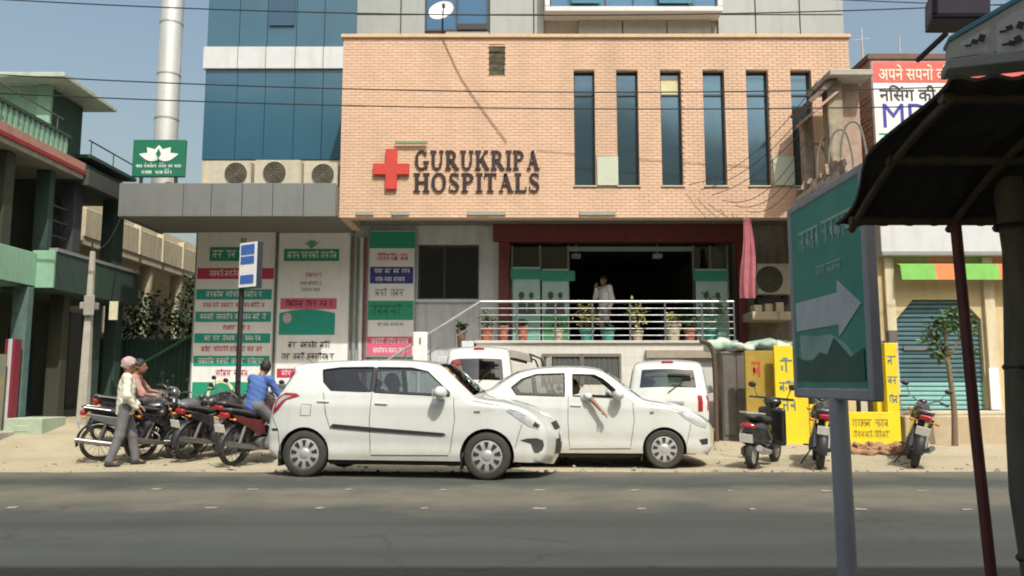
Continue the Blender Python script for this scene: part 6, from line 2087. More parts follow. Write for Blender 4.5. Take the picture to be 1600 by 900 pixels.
    def mirror(s, x, z):
        for sg in (-1, 1):
            yy = s.y(x, z - 0.05)
            o = SDF((x - 0.2, -0.2, z - 0.15), (x + 0.2, 0.25, z + 0.2), 0.014, 0.02)
            o.ell((x, 0.10, z + 0.04), (0.085, 0.115, 0.085)).cap((x + 0.02, -0.08, z - 0.05), (x, 0.05, z), 0.022, 0.03)
            m_ = o.mb()
            m_.v = [(p[0], sg * (yy + 0.03 + p[1]), p[2]) for p in m_.v]
            q = m_.build('wing_mirror', s.sp.get('paint', car_white), s.root, smooth=70)
            MB().box(x - 0.088, x - 0.080, sg * (yy + 0.06), sg * (yy + 0.20), z - 0.01, z + 0.09).build('mirror_glass', lamp_clear, q)

    def handle(s, x, z, mat=None):
        for sg in (-1, 1):
            MB().obox((x, sg * (s.y(x, z) + 0.012), z), (0.17, 0.022, 0.028), (0, 0.05, 0)).build('door_handle', mat or s.sp.get('paint', car_white), s.root, bevel=0.008)


# ---- near hatchback
hatch_sp = dict(cat='car', up=[(-1.70, 0.27), (-1.78, 0.36), (-1.80, 0.52), (-1.785, 0.68), (-1.76, 0.82), (-1.72, 0.95), (-1.60, 1.16), (-1.49, 1.36), (-1.50, 1.445), (-1.38, 1.485), (-1.0, 1.515), (-0.6, 1.53), (-0.15, 1.53), (0.25, 1.512), (0.48, 1.47),
                            (0.62, 1.375), (0.82, 1.20), (1.00, 1.055), (1.14, 1.015), (1.36, 0.985), (1.60, 0.925), (1.77, 0.84), (1.89, 0.735), (1.955, 0.62), (1.975, 0.48), (1.96, 0.32), (1.91, 0.215)],
                axles=(-1.215, 1.215), wr=0.305, arch=0.345, sill=0.235, hw=0.85, belt=1.07, rw=0.74, kf=0.26, kr=0.15, ws=(0.5, 1.0), rs=(1.0, 1.36),
                windows=[[(-0.285, 1.105), (-0.285, 1.435), (0.18, 1.425), (0.40, 1.375), (0.72, 1.10), (0.72, 1.055)], [(-0.345, 1.11), (-0.345, 1.435), (-0.80, 1.43), (-1.04, 1.40), (-1.0, 1.24), (-0.88, 1.13)]],
                wmats=[car_glass, car_glass_dark], cabin=(-1.1, 0.9), seats=(-0.12, -0.95))
YH = 10.42
hx = X(617, 750, YH)
hc = Vector((hx + 0.09, YH + 0.84, 0.0))
hatch = Car('hatchback_car', 'white hatchback driving past on the road, nearest to the viewer', hatch_sp, hc, R(-8), 'white cars by the hospital', roll=R(-1.0))
hatch.root.location.z = -0.018
s = hatch
s.seam([(-0.315, 1.10), (-0.33, 0.75), (-0.31, 0.33)]); s.seam([(0.78, 1.03), (0.80, 0.75), (0.74, 0.34)]); s.seam([(-0.98, 1.10), (-0.92, 0.80), (-0.85, 0.62)]); s.seam([(-0.30, 0.30), (0.72, 0.31)]); s.seam([(1.02, 1.0), (1.35, 0.94), (1.62, 0.86)], 'bonnet_seam')
s.handle(-0.18, 0.96); s.handle(-0.97, 0.985)
s.seam([(1.57, 0.40), (1.62, 0.58), (1.66, 0.70)], 'bumper_seam'); s.seam([(-1.57, 0.36), (-1.60, 0.60), (-1.70, 0.78)], 'bumper_seam'); s.seam([(-1.28, 0.80), (-1.14, 0.80), (-1.13, 0.94), (-1.27, 0.95), (-1.28, 0.80)], 'fuel_flap_seam', 0.004)
s.mirror(0.63, 1.06)
s.side_patch('b_pillar', [(-0.343, 1.11), (-0.287, 1.11), (-0.287, 1.433), (-0.343, 1.433)], 0.002, trim_black)
s.side_patch('side_moulding', [(-0.86, 0.655), (-0.82, 0.695), (-0.30, 0.655), (0.66, 0.590), (0.70, 0.565), (0.62, 0.555), (-0.30, 0.605), (-0.80, 0.64)], 0.014, trim_black)
s.side_patch('tail_lamp', [(-1.70, 0.80), (-1.62, 0.86), (-1.50, 1.00), (-1.30, 1.055), (-1.36, 1.09), (-1.52, 1.10), (-1.66, 1.02)], 0.006, lamp_red)
s.side_patch('tail_lamp_lens', [(-1.655, 0.90), (-1.56, 0.995), (-1.42, 1.055), (-1.54, 1.065), (-1.63, 1.0)], 0.010, lamp_clear)
s.side_patch('headlamp', [(1.46, 0.88), (1.58, 0.79), (1.74, 0.68), (1.87, 0.64), (1.89, 0.70), (1.76, 0.80), (1.57, 0.89)], 0.006, lamp_clear)
s.side_patch('headlamp_bulb', [(1.79, 0.685), (1.86, 0.655), (1.875, 0.69), (1.82, 0.74)], 0.010, trim_black)
s.side_patch('fog_lamp', [(1.64, 0.505), (1.72, 0.525), (1.84, 0.53), (1.915, 0.50), (1.93, 0.44), (1.91, 0.38), (1.86, 0.345), (1.81, 0.35), (1.79, 0.40), (1.77, 0.46)], 0.006, M('fog_recess', (0.045, 0.047, 0.05), None, 0.5))
s.end_patch('grille', True, 0.60, 0.68, -0.6, 0.6, 0.006, trim_black)
s.end_patch('air_intake', True, 0.33, 0.50, -0.62, 0.62, 0.006, trim_black)
s.end_patch('number_plate', True, 0.46, 0.57, -0.33, 0.33, 0.02, plate_white)
s.end_patch('number_plate', False, 0.62, 0.74, -0.33, 0.33, 0.012, plate_white)
s.side_patch('bumper_insert', [(-1.77, 0.60), (-1.60, 0.60), (-1.60, 0.625), (-1.77, 0.63)], 0.006, trim_black)
s.side_patch('c_pillar_strip', [(-1.60, 1.12), (-1.58, 1.12), (-1.44, 1.37), (-1.47, 1.38)], 0.004, trim_black)
for sg in (-1, 1):
    MB().box(0.86, 0.88, sg * 0.62, sg * 0.80, 0.12, 0.30).build('mud_flap', trim_black, s.root)
    MB().box(-1.58, -1.56, sg * 0.62, sg * 0.80, 0.14, 0.34).build('mud_flap', trim_black, s.root)
    MB().box(1.05, 1.13, sg * (s.y(1.1, 0.86) + 0.002), sg * (s.y(1.1, 0.86) + 0.008), 0.85, 0.87).build('badge', steel, s.root)
MB().tube([(-1.42, 0, 1.50), (-1.62, 0, 1.62)], 0.004, 5).build('aerial', trim_black, s.root)

# ---- parked saloon
sal_sp = dict(cat='car', up=[(-1.90, 0.27), (-1.96, 0.38), (-1.975, 0.60), (-1.96, 0.85), (-1.92, 1.02), (-1.84, 1.10), (-1.66, 1.145), (-1.45, 1.20), (-1.22, 1.36), (-1.02, 1.465), (-0.75, 1.525), (-0.4, 1.55), (0.0, 1.545), (0.25, 1.50),
                          (0.45, 1.385), (0.68, 1.20), (0.88, 1.06), (1.02, 1.015), (1.28, 0.975), (1.55, 0.905), (1.76, 0.81), (1.90, 0.70), (1.97, 0.58), (1.985, 0.44), (1.97, 0.30), (1.91, 0.215)],
              axles=(-1.215, 1.215), wr=0.30, arch=0.335, sill=0.235, hw=0.85, belt=1.07, rw=0.74, kf=0.24, kr=0.14, ws=(0.28, 0.88), rs=(1.22, 1.46),
              windows=[[(-0.18, 1.105), (-0.18, 1.445), (0.16, 1.435), (0.30, 1.37), (0.54, 1.15), (0.56, 1.075)], [(-0.31, 1.10), (-0.31, 1.455), (-0.75, 1.44), (-0.98, 1.365), (-1.14, 1.235), (-1.06, 1.125)]],
              wmats=[None, car_glass], cabin=(-1.0, 0.78), seats=(-0.12, -0.95))
YD = 12.45
dx_ = X(1043, 735, YD) - 1.215
sal = Car('saloon_car', 'white saloon parked behind the hatchback with the driver resting an arm outside', sal_sp, (dx_ - 0.0, YD + 0.85, gz(dx_, 12.9) - 0.0), R(-3), 'white cars by the hospital')
s = sal
s.seam([(-0.25, 1.10), (-0.26, 0.75), (-0.24, 0.33)]); s.seam([(0.74, 1.0), (0.76, 0.75), (0.70, 0.34)]); s.seam([(-1.06, 1.05), (-0.95, 0.80), (-0.86, 0.62)]); s.seam([(-0.24, 0.30), (0.70, 0.31)]); s.seam([(0.9, 1.0), (1.3, 0.93), (1.6, 0.85)], 'bonnet_seam')
s.handle(-0.14, 0.96); s.handle(-1.0, 0.97)
s.seam([(1.56, 0.38), (1.60, 0.55), (1.63, 0.68)], 'bumper_seam')
s.mirror(0.52, 1.09)
s.side_patch('quarter_divider', [(-0.80, 1.115), (-0.765, 1.115), (-0.80, 1.43), (-0.835, 1.42)], 0.004, trim_black)
s.side_patch('headlamp', [(1.42, 0.86), (1.55, 0.76), (1.74, 0.65), (1.88, 0.61), (1.90, 0.67), (1.76, 0.78), (1.56, 0.875)], 0.006, lamp_clear)
s.side_patch('fog_lamp', [(1.76, 0.44), (1.90, 0.46), (1.90, 0.37), (1.80, 0.36)], 0.006, trim_black)
s.side_patch('tail_lamp', [(-1.93, 0.80), (-1.80, 0.80), (-1.62, 1.02), (-1.85, 1.03)], 0.006, lamp_red)
s.end_patch('grille', True, 0.58, 0.66, -0.6, 0.6, 0.006, trim_black)
s.end_patch('air_intake', True, 0.33, 0.48, -0.62, 0.62, 0.006, trim_black)
s.end_patch('number_plate', True, 0.44, 0.55, -0.33, 0.33, 0.02, plate_white)
for sg in (-1, 1):
    MB().box(0.86, 0.88, sg * 0.62, sg * 0.80, 0.12, 0.30).build('mud_flap', trim_black, s.root)
    MB().box(1.0, 1.06, sg * (s.y(1.03, 0.86) + 0.002), sg * (s.y(1.03, 0.86) + 0.008), 0.84, 0.87).build('badge', steel, s.root)

# ---- two vans parked nose-in, seen from behind
def van(label, px0, px1, Y, H, hw, rz, rs, lamp):
    k = H / 1.65
    sp = dict(cat='van', up=[(-1.68, 0.30), (-1.75, 0.36), (-1.77, 0.55 * k), (-1.75, 0.86 * k), (-1.71, 1.03 * k), (-1.65, 1.25 * k), (-1.58, 1.50 * k), (-1.50, 1.585 * k), (-1.3, 1.63 * k), (-0.8, 1.65 * k), (0.0, 1.65 * k), (0.5, 1.61 * k), (0.75, 1.52 * k),
                         (0.95, 1.35 * k), (1.2, 1.1 * k), (1.35, 1.02 * k), (1.6, 0.92 * k), (1.78, 0.75 * k), (1.82, 0.5), (1.80, 0.32), (1.74, 0.24)],
              axles=(-1.15, 1.2), wr=0.28, arch=0.32, sill=0.25, hw=hw, belt=1.03 * k, rw=0.82, kf=0.2, kr=0.05, ws=(0.8, 1.25), rs=rs, tg=0.82, bulge=0.05,
              windows=[[(-0.3, 1.07 * k), (-0.3, 1.5 * k), (0.55, 1.48 * k), (0.95, 1.12 * k), (0.95, 1.07 * k)], [(-0.4, 1.07 * k), (-0.4, 1.5 * k), (-1.4, 1.48 * k), (-1.45, 1.1 * k)]],
              wmats=[car_glass_dark, car_glass_dark], cabin=(-1.2, 1.0), seats=(0.0, -0.9), rglass=glass_mat('van_rear_glass', (0.13, 0.20, 0.18), 0.10, 0.03))
    cx = (X(px0, 640, Y) + X(px1, 640, Y)) / 2
    v = Car('parked_van', label, sp, (cx, Y + 1.77, gz(cx, Y + 1.7)), rz, 'vans parked against the porch wall')
    for sg in (-1, 1):
        a, b = sorted((sg * 0.86, sg * 0.99))
        v.end_patch('tail_lamp', False, 0.72 * k, 1.0 * k, a, b, 0.012, lamp_red if lamp else lamp_clear)
    v.side_patch('tail_lamp', [(-1.74, 0.72 * k), (-1.62, 0.72 * k), (-1.60, 1.0 * k), (-1.70, 1.0 * k)], 0.008, lamp_red)
    v.end_patch('stop_lamp', False, 1.555 * k, 1.59 * k, -0.2, 0.2, 0.012, lamp_red)
    v.end_patch('handle_strip', False, 0.83 * k, 0.88 * k, -0.45, 0.45, 0.016, M('strip_grey', (0.3, 0.31, 0.31), None, 0.4))
    v.end_patch('number_plate', False, 0.60 * k, 0.72 * k, -0.32, 0.32, 0.014, plate_white)
    v.end_patch('bumper', False, 0.32, 0.50, -0.98, 0.98, 0.03, sp.get('paint', car_white))
    v.end_patch('reflector', False, 0.40, 0.46, 0.70, 0.84, 0.036, lamp_red)
    MB().tube([Vector(v.top(24, 0.0, 0.02)), Vector(v.top(30, -0.5, 0.02))], 0.008, 5).build('wiper', trim_black, v.root)
    v.mirror(0.9, 1.05 * k)
    v.seam([(-0.35, 1.05 * k), (-0.35, 0.35)]); v.handle(-0.22, 0.95 * k)
    for sg in (-1, 1):
        MB().box(-1.50, -1.47, sg * hw * 0.62, sg * hw * 0.95, 0.1, 0.32).build('mud_flap', trim_black, v.root)
    return v


van('white hatch van parked nose in beside the grey cabinet, red stop lamp on top', 1012, 1136, 14.55, 1.62, 0.745, R(79), (1.13, 1.45), True)
van('tall white van parked nose in behind the hatchback, dark rear window', 686, 800, 15.9, 1.93, 0.74, R(92), (1.26, 1.68), False)

# ---- three-wheeler beside the tall van (only its hood shows above the saloon)
rk = thing('auto_rickshaw', 'auto rickshaw with grey brown canvas hood beside the tall white van', 'rickshaw', (X(829, 560, 16.6) - 0.58, 16.85, gz(0, 16.9)), rz=R(4))
rk.scale = (1.0, 1.0, 1.06)
hood = M('grey_canvas', (0.21, 0.195, 0.175), (0.15, 0.14, 0.125), 0.9, scale=6, bump=0.2, bscale=30)


def hoodfn(u, v):
    a = PI * u
    pr_ = [(-0.95, 0.75), (-0.98, 1.2), (-0.90, 1.55), (-0.70, 1.74), (-0.3, 1.80), (0.2, 1.78), (0.55, 1.70)]
    i = v * (len(pr_) - 1); k = min(int(i), len(pr_) - 2); w = i - k
    x = pr_[k][0] * (1 - w) + pr_[k + 1][0] * w; z = pr_[k][1] * (1 - w) + pr_[k + 1][1] * w
    e = abs(math.cos(a)) ** 4
    return (x, -0.62 * math.cos(a) ** 1 if abs(math.cos(a)) < 0.999 else -0.62 * math.copysign(1, math.cos(a)), z - 0.16 * e)


MB().grid(hoodfn, 24, 24).build('hood', hood, rk, smooth=60, thick=0.015)
MB().tube([hoodfn(u / 24, 1.0) for u in range(25)], 0.022, 6).build('hood_rim', trim_black, rk, smooth=60)
MB().prism([(-0.95, 0.35), (-0.98, 0.95), (-0.1, 0.95), (-0.05, 0.55), (0.45, 0.45), (0.85, 0.55), (1.0, 1.0), (1.08, 1.0), (1.1, 0.5), (1.0, 0.3)], -0.6, 0.6).build('body', M('rickshaw_green', (0.05, 0.14, 0.06), None, 0.4), rk, bevel=0.04, seg=2)
MB().box(0.98, 1.0, -0.55, 0.55, 1.0, 1.65).build('windscreen', car_glass, rk)
for q in (-0.58, 0.58):
    MB().tube([(1.02, q, 0.95), (0.75, q, 1.6), (0.55, q, 1.68)], 0.02, 6).build('pillar', trim_black, rk)
for x, yy in ((1.15, 0.0), (-0.6, -0.5), (-0.6, 0.5)):
    w = MB().lathe([(0, 0.05), (0.11, 0.05), (0.12, 0.0), (0, 0)], (x, yy, 0.2), 'Y', 18).build('wheel', hub_silver, rk, smooth=40)
    MB().lathe([(0.11, 0.045), (0.17, 0.06), (0.2, 0.03), (0.2, -0.03), (0.17, -0.06), (0.11, -0.045)], (x, yy, 0.2), 'Y', 20).build('tyre', rubber, w, smooth=40)

# ================================================================== MOTORCYCLES AND SCOOTER
chrome = M('chrome', (0.30, 0.30, 0.31), (0.2, 0.2, 0.2), 0.42, metal=0.9, scale=10)
engine_grey = M('engine_grey', (0.17, 0.17, 0.17), (0.09, 0.09, 0.09), 0.5, metal=0.4, scale=20)
seat_black = M('seat_black', (0.025, 0.025, 0.027), None, 0.65)
bike_black = M('bike_black', (0.02, 0.02, 0.024), None, 0.25, coat=0.5)
bike_red = M('bike_red', (0.10, 0.012, 0.017), None, 0.25, coat=0.5)
bike_grey = M('bike_grey', (0.10, 0.105, 0.115), None, 0.3, coat=0.4)


def spoked_wheel(parent, x, r, steer=0.0):
    w = MB().lathe([(r * 0.80, -0.03), (r * 0.84, -0.035), (r * 0.84, 0.035), (r * 0.80, 0.03)], (x, 0, r), 'Y', 28, True).build('wheel', chrome, parent, smooth=40)
    MB().lathe([(r * 0.80, -0.04), (r * 0.90, -0.052), (r * 0.98, -0.035), (r, 0.0), (r * 0.98, 0.035), (r * 0.90, 0.052), (r * 0.80, 0.04)], (x, 0, r), 'Y', 28, True).build('tyre', rubber, w, smooth=50)
    sp_ = MB().cyl((x, -0.07, r), (x, 0.07, r), 0.05, n=12)
    for k in range(14):
        a = 2 * PI * k / 14
        sp_.cyl((x + 0.04 * math.cos(a), 0.03 * (-1) ** k, r + 0.04 * math.sin(a)), (x + r * 0.81 * math.cos(a + 0.2), 0, r + r * 0.81 * math.sin(a + 0.2)), 0.004, n=4, cap=False)
    sp_.build('spokes', engine_grey, w, kind='stuff')
    return w


def motorcycle(label, loc, rz, lean=0.1, paint=bike_black, panel=None, group='parked motorcycles', name='motorcycle', gear=False):
    t = thing(name, label, 'motorcycle', loc, rz, group)
    t.rotation_euler = (lean, 0, rz)
    panel = panel or paint
    spoked_wheel(t, -0.62, 0.30)
    spoked_wheel(t, 0.66, 0.30)
    fm = MB()
    fm.tube([(0.40, 0, 0.90), (0.36, 0, 0.62), (0.22, 0, 0.32), (-0.2, 0, 0.30), (-0.30, 0, 0.62), (-0.75, 0, 0.76)], 0.022, 8)
    fm.tube([(0.40, 0, 0.86), (0.0, 0, 0.74), (-0.30, 0, 0.66)], 0.022, 8)
    for sg in (-1, 1):
        fm.tube([(-0.18, 0.07 * sg, 0.34), (-0.62, 0.085 * sg, 0.30)], 0.016, 6)
    fm.build('frame', trim_black, t, smooth=50)
    fk = MB()
    for sg in (-1, 1):
        fk.cyl((0.66, 0.085 * sg, 0.30), (0.47, 0.085 * sg, 0.78), 0.026, 0.022, 10)
        fk.cyl((0.47, 0.085 * sg, 0.78), (0.40, 0.085 * sg, 0.98), 0.018, n=8)
    fk.box(0.36, 0.48, -0.11, 0.11, 0.93, 0.965)
    fk.build('front_fork', chrome, t, smooth=40)
    for sg in (-1, 1):
        MB().cyl((-0.62, 0.10 * sg, 0.32), (-0.50, 0.10 * sg, 0.66), 0.030, n=10).build('shock_absorber', chrome, t, smooth=40)

    def guard(u, v, cx, a0, a1, r):
        a = a0 + (a1 - a0) * u
        yy = -0.07 + 0.14 * v
        rr_ = r - 0.03 * (abs(yy) / 0.07) ** 2
        return (cx + rr_ * math.cos(a), yy, 0.30 + rr_ * math.sin(a))
    MB().grid(lambda u, v: guard(u, v, 0.66, R(35), R(165), 0.345), 16, 6).build('front_mudguard', paint, t, smooth=60, thick=0.006)
    MB().grid(lambda u, v: guard(u, v, -0.62, R(55), R(190), 0.36), 16, 6).build('rear_mudguard', trim_black, t, smooth=60, thick=0.006)
    en = MB().box(-0.20, 0.16, -0.12, 0.12, 0.24, 0.42)
    for k in range(6):
        en.obox((0.08 + 0.012 * k, 0, 0.44 + 0.026 * k), (0.19, 0.20, 0.013), (0, 0.3, 0))
    en.cyl((-0.12, -0.16, 0.33), (-0.12, 0.16, 0.33), 0.10, n=16).cyl((0.06, -0.15, 0.31), (0.06, 0.15, 0.31), 0.07, n=14)
    en.build('engine', engine_grey, t, bevel=0.008)
    MB().tube(catmull([(0.16, -0.09, 0.50), (0.30, -0.11, 0.40), (0.22, -0.13, 0.26), (-0.1, -0.14, 0.24), (-0.35, -0.15, 0.28)], 5), 0.020, 8).tube([(-0.32, -0.155, 0.28), (-0.45, -0.16, 0.30), (-0.95, -0.17, 0.38)], [0.03, 0.045, 0.042], 12).build('exhaust', chrome, t, smooth=50)
    tk = SDF((-0.15, -0.25, 0.6), (0.5, 0.25, 1.1), 0.018, 0.05)
    tk.cap((0.0, 0, 0.80), (0.28, 0, 0.86), 0.105, 0.13).ell((0.18, 0, 0.86), (0.24, 0.145, 0.13)).cap((0.12, 0.09, 0.76), (0.34, 0.11, 0.78), 0.07, 0.06).cap((0.12, -0.09, 0.76), (0.34, -0.11, 0.78), 0.07, 0.06)
    tko = tk.mb().build('fuel_tank', paint, t, smooth=70)
    MB().lathe([(0, 0.0), (0.035, 0.0), (0.035, 0.02), (0, 0.025)], (0.18, 0, 0.985), 'Z', 12).build('tank_cap', chrome, tko)
    st_ = SDF((-0.95, -0.25, 0.6), (0.15, 0.25, 1.0), 0.02, 0.05)
    st_.cap((0.02, 0, 0.80), (-0.30, 0, 0.79), 0.075, 0.10, flat=((0, 0, 1), 0.6)).cap((-0.30, 0, 0.80), (-0.78, 0, 0.86), 0.115, 0.095, flat=((0, 0, 1), 0.5))
    st_.mb().build('seat', seat_black, t, smooth=70)
    for sg in (-1, 1):
        MB().prism([(-0.05, 0.48), (-0.10, 0.70), (-0.45, 0.74), (-0.78, 0.80), (-0.72, 0.70), (-0.40, 0.58), (-0.22, 0.46)], sg * 0.10, sg * 0.135).build('side_panel', panel, t, bevel=0.012)
    MB().tube([(-0.45, 0.13, 0.84), (-0.85, 0.11, 0.90), (-0.90, 0, 0.90), (-0.85, -0.11, 0.90), (-0.45, -0.13, 0.84)], 0.013, 7).build('grab_rail', chrome, t, smooth=50)
    tl = SDF((-1.05, -0.15, 0.65), (-0.7, 0.15, 0.95), 0.015, 0.02)
    tl.rbox((-0.87, 0, 0.80), (0.05, 0.085, 0.045), 0.03)
    tl.mb().build('tail_lamp', lamp_red, t, smooth=60)
    MB().obox((-0.955, 0, 0.60), (0.008, 0.20, 0.13), (0, R(-18), 0)).build('number_plate', plate_white, t, bevel=0.003)
    hb = MB().tube(catmull([(0.28, -0.36, 1.04), (0.34, -0.20, 1.08), (0.40, -0.06, 1.0), (0.40, 0.06, 1.0), (0.34, 0.20, 1.08), (0.28, 0.36, 1.04)], 5), 0.012, 7)
    hbo = hb.build('handlebar', chrome, t, smooth=50)
    for sg in (-1, 1):
        MB().cyl((0.30, 0.24 * sg, 1.065), (0.275, 0.37 * sg, 1.035), 0.018, n=8).build('grip', rubber, hbo)
        m_ = MB().tube([(0.33, 0.22 * sg, 1.08), (0.36, 0.30 * sg, 1.24)], 0.006, 5)
        m_.sphere((0.35, 0.33 * sg, 1.27), (0.018, 0.065, 0.042), 10, 6)
        m_.build('mirror', trim_black, hbo, smooth=50)
    hl_ = SDF((0.35, -0.16, 0.75), (0.65, 0.16, 1.15), 0.015, 0.03)
    hl_.ell((0.50, 0, 0.93), (0.085, 0.105, 0.105)).cap((0.45, 0, 1.03), (0.52, 0, 1.02), 0.07, 0.05, flat=((0, 0, 1), 0.5))
    h_ = hl_.mb().build('headlight', paint, t, smooth=70)
    MB().lathe([(0, 0.035), (0.05, 0.03), (0.085, 0.0)], (0.565, 0, 0.93), 'X', 18).build('lens', lamp_clear, h_, smooth=60)
    for sg in (-1, 1):
        for x, z in ((0.46, 0.86), (-0.84, 0.74)):
            MB().cyl((x, 0.08 * sg, z), (x, 0.15 * sg, z), 0.008, n=5).sphere((x, 0.18 * sg, z), (0.03, 0.035, 0.025), 8, 5).build('indicator', M('amber', (0.6, 0.2, 0.02), None, 0.2), t, smooth=50)
    MB().tube([(-0.05, 0.10, 0.28), (-0.12, 0.26, 0.02 - 0.25 * lean)], 0.012, 6).build('side_stand', trim_black, t)
    MB().cyl((-0.05, -0.24, 0.30), (-0.05, 0.24, 0.30), 0.014, n=7).build('foot_rest', rubber, t)
    if gear:
        for sg in (-1, 1):
            MB().tube(catmull([(-0.15, 0.14 * sg, 0.62), (-0.15, 0.27 * sg, 0.5), (-0.2, 0.27 * sg, 0.34), (-0.35, 0.2 * sg, 0.32)], 5), 0.013, 6).build('crash_bar', chrome, t, smooth=50)
    return t


def gplace(px, py, Y):
    x = X(px, py, Y)
    return (x, Y, gz(x, Y) + 0.004)


motorcycle('black motorcycle with red tail lamp standing right behind the man in white', gplace(219, 705, 13.6), R(18), 0.10, bike_black, bike_grey)
motorcycle('dark grey motorcycle with its front wheel turned out, left of the billboards', gplace(270, 705, 13.95), R(58), 0.12, bike_grey, bike_black, gear=True)
motorcycle('black motorcycle with a red tail lamp parked under the pole sign', gplace(338, 700, 14.0), R(64), 0.10, bike_black, bike_black)
motorcycle('maroon motorcycle ridden by the man in the blue shirt', gplace(406, 708, 13.35), R(66), 0.05, bike_red, bike_red)
motorcycle('dark motorcycle in the shade behind the others, nearest the dark gate', gplace(222, 700, 15.2), R(40), 0.1, bike_grey, bike_black)
motorcycle('dark motorcycle squeezed in at the foot of the leftmost billboard', gplace(318, 700, 15.0), R(62), 0.1, bike_black, bike_grey)
motorcycle('dark motorcycle farthest right of the left cluster, half hidden by the blue rider', gplace(385, 700, 14.6), R(70), 0.1, bike_black, bike_black)
motorcycle('black motorcycle seen from behind before the yellow strip board', gplace(1277, 718, 13.0), R(72), 0.12, bike_black, bike_black)
motorcycle('black motorcycle leaning on its stand beside the yellow pillar', gplace(1424, 716, 13.2), R(66), 0.24, bike_black, bike_black)

# scooter, seen from behind on the left side
sc = thing('scooter', 'black scooter with chrome tail parked before the dull yellow board', 'scooter', gplace(1192, 712, 12.95), R(56), 'parked motorcycles')
sc.rotation_euler = (0.08, 0, R(56))
for x in (-0.60, 0.62):
    w = MB().lathe([(0, 0.05), (0.10, 0.05), (0.14, 0.035), (0.145, -0.035), (0, -0.05)], (x, 0, 0.215), 'Y', 20).build('wheel', hub_silver, sc, smooth=40)
    MB().lathe([(0.14, -0.04), (0.18, -0.055), (0.21, -0.035), (0.215, 0), (0.21, 0.035), (0.18, 0.055), (0.14, 0.04)], (x, 0, 0.215), 'Y', 24, True).build('tyre', rubber, w, smooth=50)
b_ = SDF((-1.0, -0.3, 0.2), (0.15, 0.3, 0.9), 0.02, 0.06)
b_.cap((-0.15, 0, 0.48), (-0.55, 0, 0.52), 0.15, 0.20).cap((-0.5, 0, 0.54), (-0.82, 0, 0.62), 0.20, 0.11).ell((-0.45, 0, 0.45), (0.34, 0.235, 0.17)).rbox((-0.3, 0, 0.60), (0.25, 0.13, 0.08), 0.05)
b_.ell((-0.60, 0, 0.18), (0.25, 0.30, 0.26), cut=True)
b_.mb().build('rear_body', bike_black, sc, smooth=70)
f_ = SDF((0.0, -0.35, 0.2), (0.8, 0.35, 1.1), 0.02, 0.05)
f_.rbox((0.05, 0, 0.30), (0.25, 0.17, 0.045), 0.03).rbox((0.42, 0, 0.60), (0.05, 0.22, 0.32), 0.045, ry=R(-16)).cap((0.45, 0, 0.80), (0.38, 0, 0.98), 0.06, 0.09).ell((0.62, 0, 0.43), (0.22, 0.10, 0.10)).ell((0.36, 0, 1.0), (0.11, 0.15, 0.075))
f_.mb().build('front_apron', bike_black, sc, smooth=70)
st_ = SDF((-0.95, -0.25, 0.6), (0.1, 0.25, 0.95), 0.02, 0.04)
st_.cap((-0.05, 0, 0.73), (-0.35, 0, 0.74), 0.12, 0.14, flat=((0, 0, 1), 0.5)).cap((-0.4, 0, 0.755), (-0.72, 0, 0.79), 0.14, 0.11, flat=((0, 0, 1), 0.5))
st_.mb().build('seat', seat_black, sc, smooth=70)
hbo = MB().tube(catmull([(0.26, -0.36, 1.06), (0.33, -0.15, 1.06), (0.33, 0.15, 1.06), (0.26, 0.36, 1.06)], 5), 0.018, 8).build('handlebar', trim_black, sc, smooth=50)
for sg in (-1, 1):
    MB().tube([(0.31, 0.24 * sg, 1.07), (0.32, 0.30 * sg, 1.22)], 0.007, 5).sphere((0.31, 0.33 * sg, 1.26), (0.02, 0.07, 0.05), 10, 6).build('mirror', trim_black, hbo, smooth=50)
MB().tube([(-0.55, 0.15, 0.84), (-0.85, 0.13, 0.86), (-0.92, 0, 0.86), (-0.85, -0.13, 0.86), (-0.55, -0.15, 0.84)], 0.016, 7).build('grab_rail', M('grab_grey', (0.35, 0.35, 0.35), None, 0.4), sc, smooth=50)
tl = SDF((-1.05, -0.2, 0.5), (-0.7, 0.2, 0.85), 0.015, 0.02)
tl.ell((-0.87, 0, 0.66), (0.06, 0.12, 0.055))
tl.mb().build('tail_lamp', lamp_red, sc, smooth=60)
MB().obox((-0.93, 0, 0.48), (0.008, 0.2, 0.13), (0, R(-14), 0)).build('number_plate', plate_white, sc)
MB().tube([(-0.35, -0.19, 0.26), (-0.75, -0.21, 0.30), (-0.95, -0.21, 0.36)], [0.04, 0.055, 0.05], 12).build('exhaust', M('silver_shield', (0.45, 0.45, 0.45), None, 0.35, metal=0.6), sc, smooth=50)
MB().box(-0.62, -0.30, 0.09, 0.18, 0.16, 0.33).build('engine', engine_grey, sc, bevel=0.03, seg=2)
MB().tube([(-0.1, 0.1, 0.26), (-0.14, 0.26, 0.0)], 0.012, 6).build('side_stand', trim_black, sc)

# ================================================================== PEOPLE
skin_brown = M('brown_skin', (0.24, 0.125, 0.075), (0.20, 0.10, 0.06), 0.55, scale=12)


def V(*a):
    return np.array(a, float)


def stand(H=1.7, spread=0.1, stride=0.0):
    k = H / 1.7
    J = dict(pelvis=V(0, 0, 0.94), chest=V(0.01, 0, 1.25), neck=V(0, 0, 1.43), head=V(0.025, 0, 1.575))
    for s_, sg in (('L', 1), ('R', -1)):
        J['sh' + s_] = V(0, 0.18 * sg, 1.385); J['el' + s_] = V(-0.03, 0.25 * sg, 1.10); J['wr' + s_] = V(0.06, 0.24 * sg, 0.86)
        J['hip' + s_] = V(0, 0.095 * sg, 0.90); J['kn' + s_] = V(0.03 + stride * sg * 0.5, spread * sg, 0.48); J['an' + s_] = V(stride * sg, (spread + 0.01) * sg, 0.085)
    return {q: v * k for q, v in J.items()}


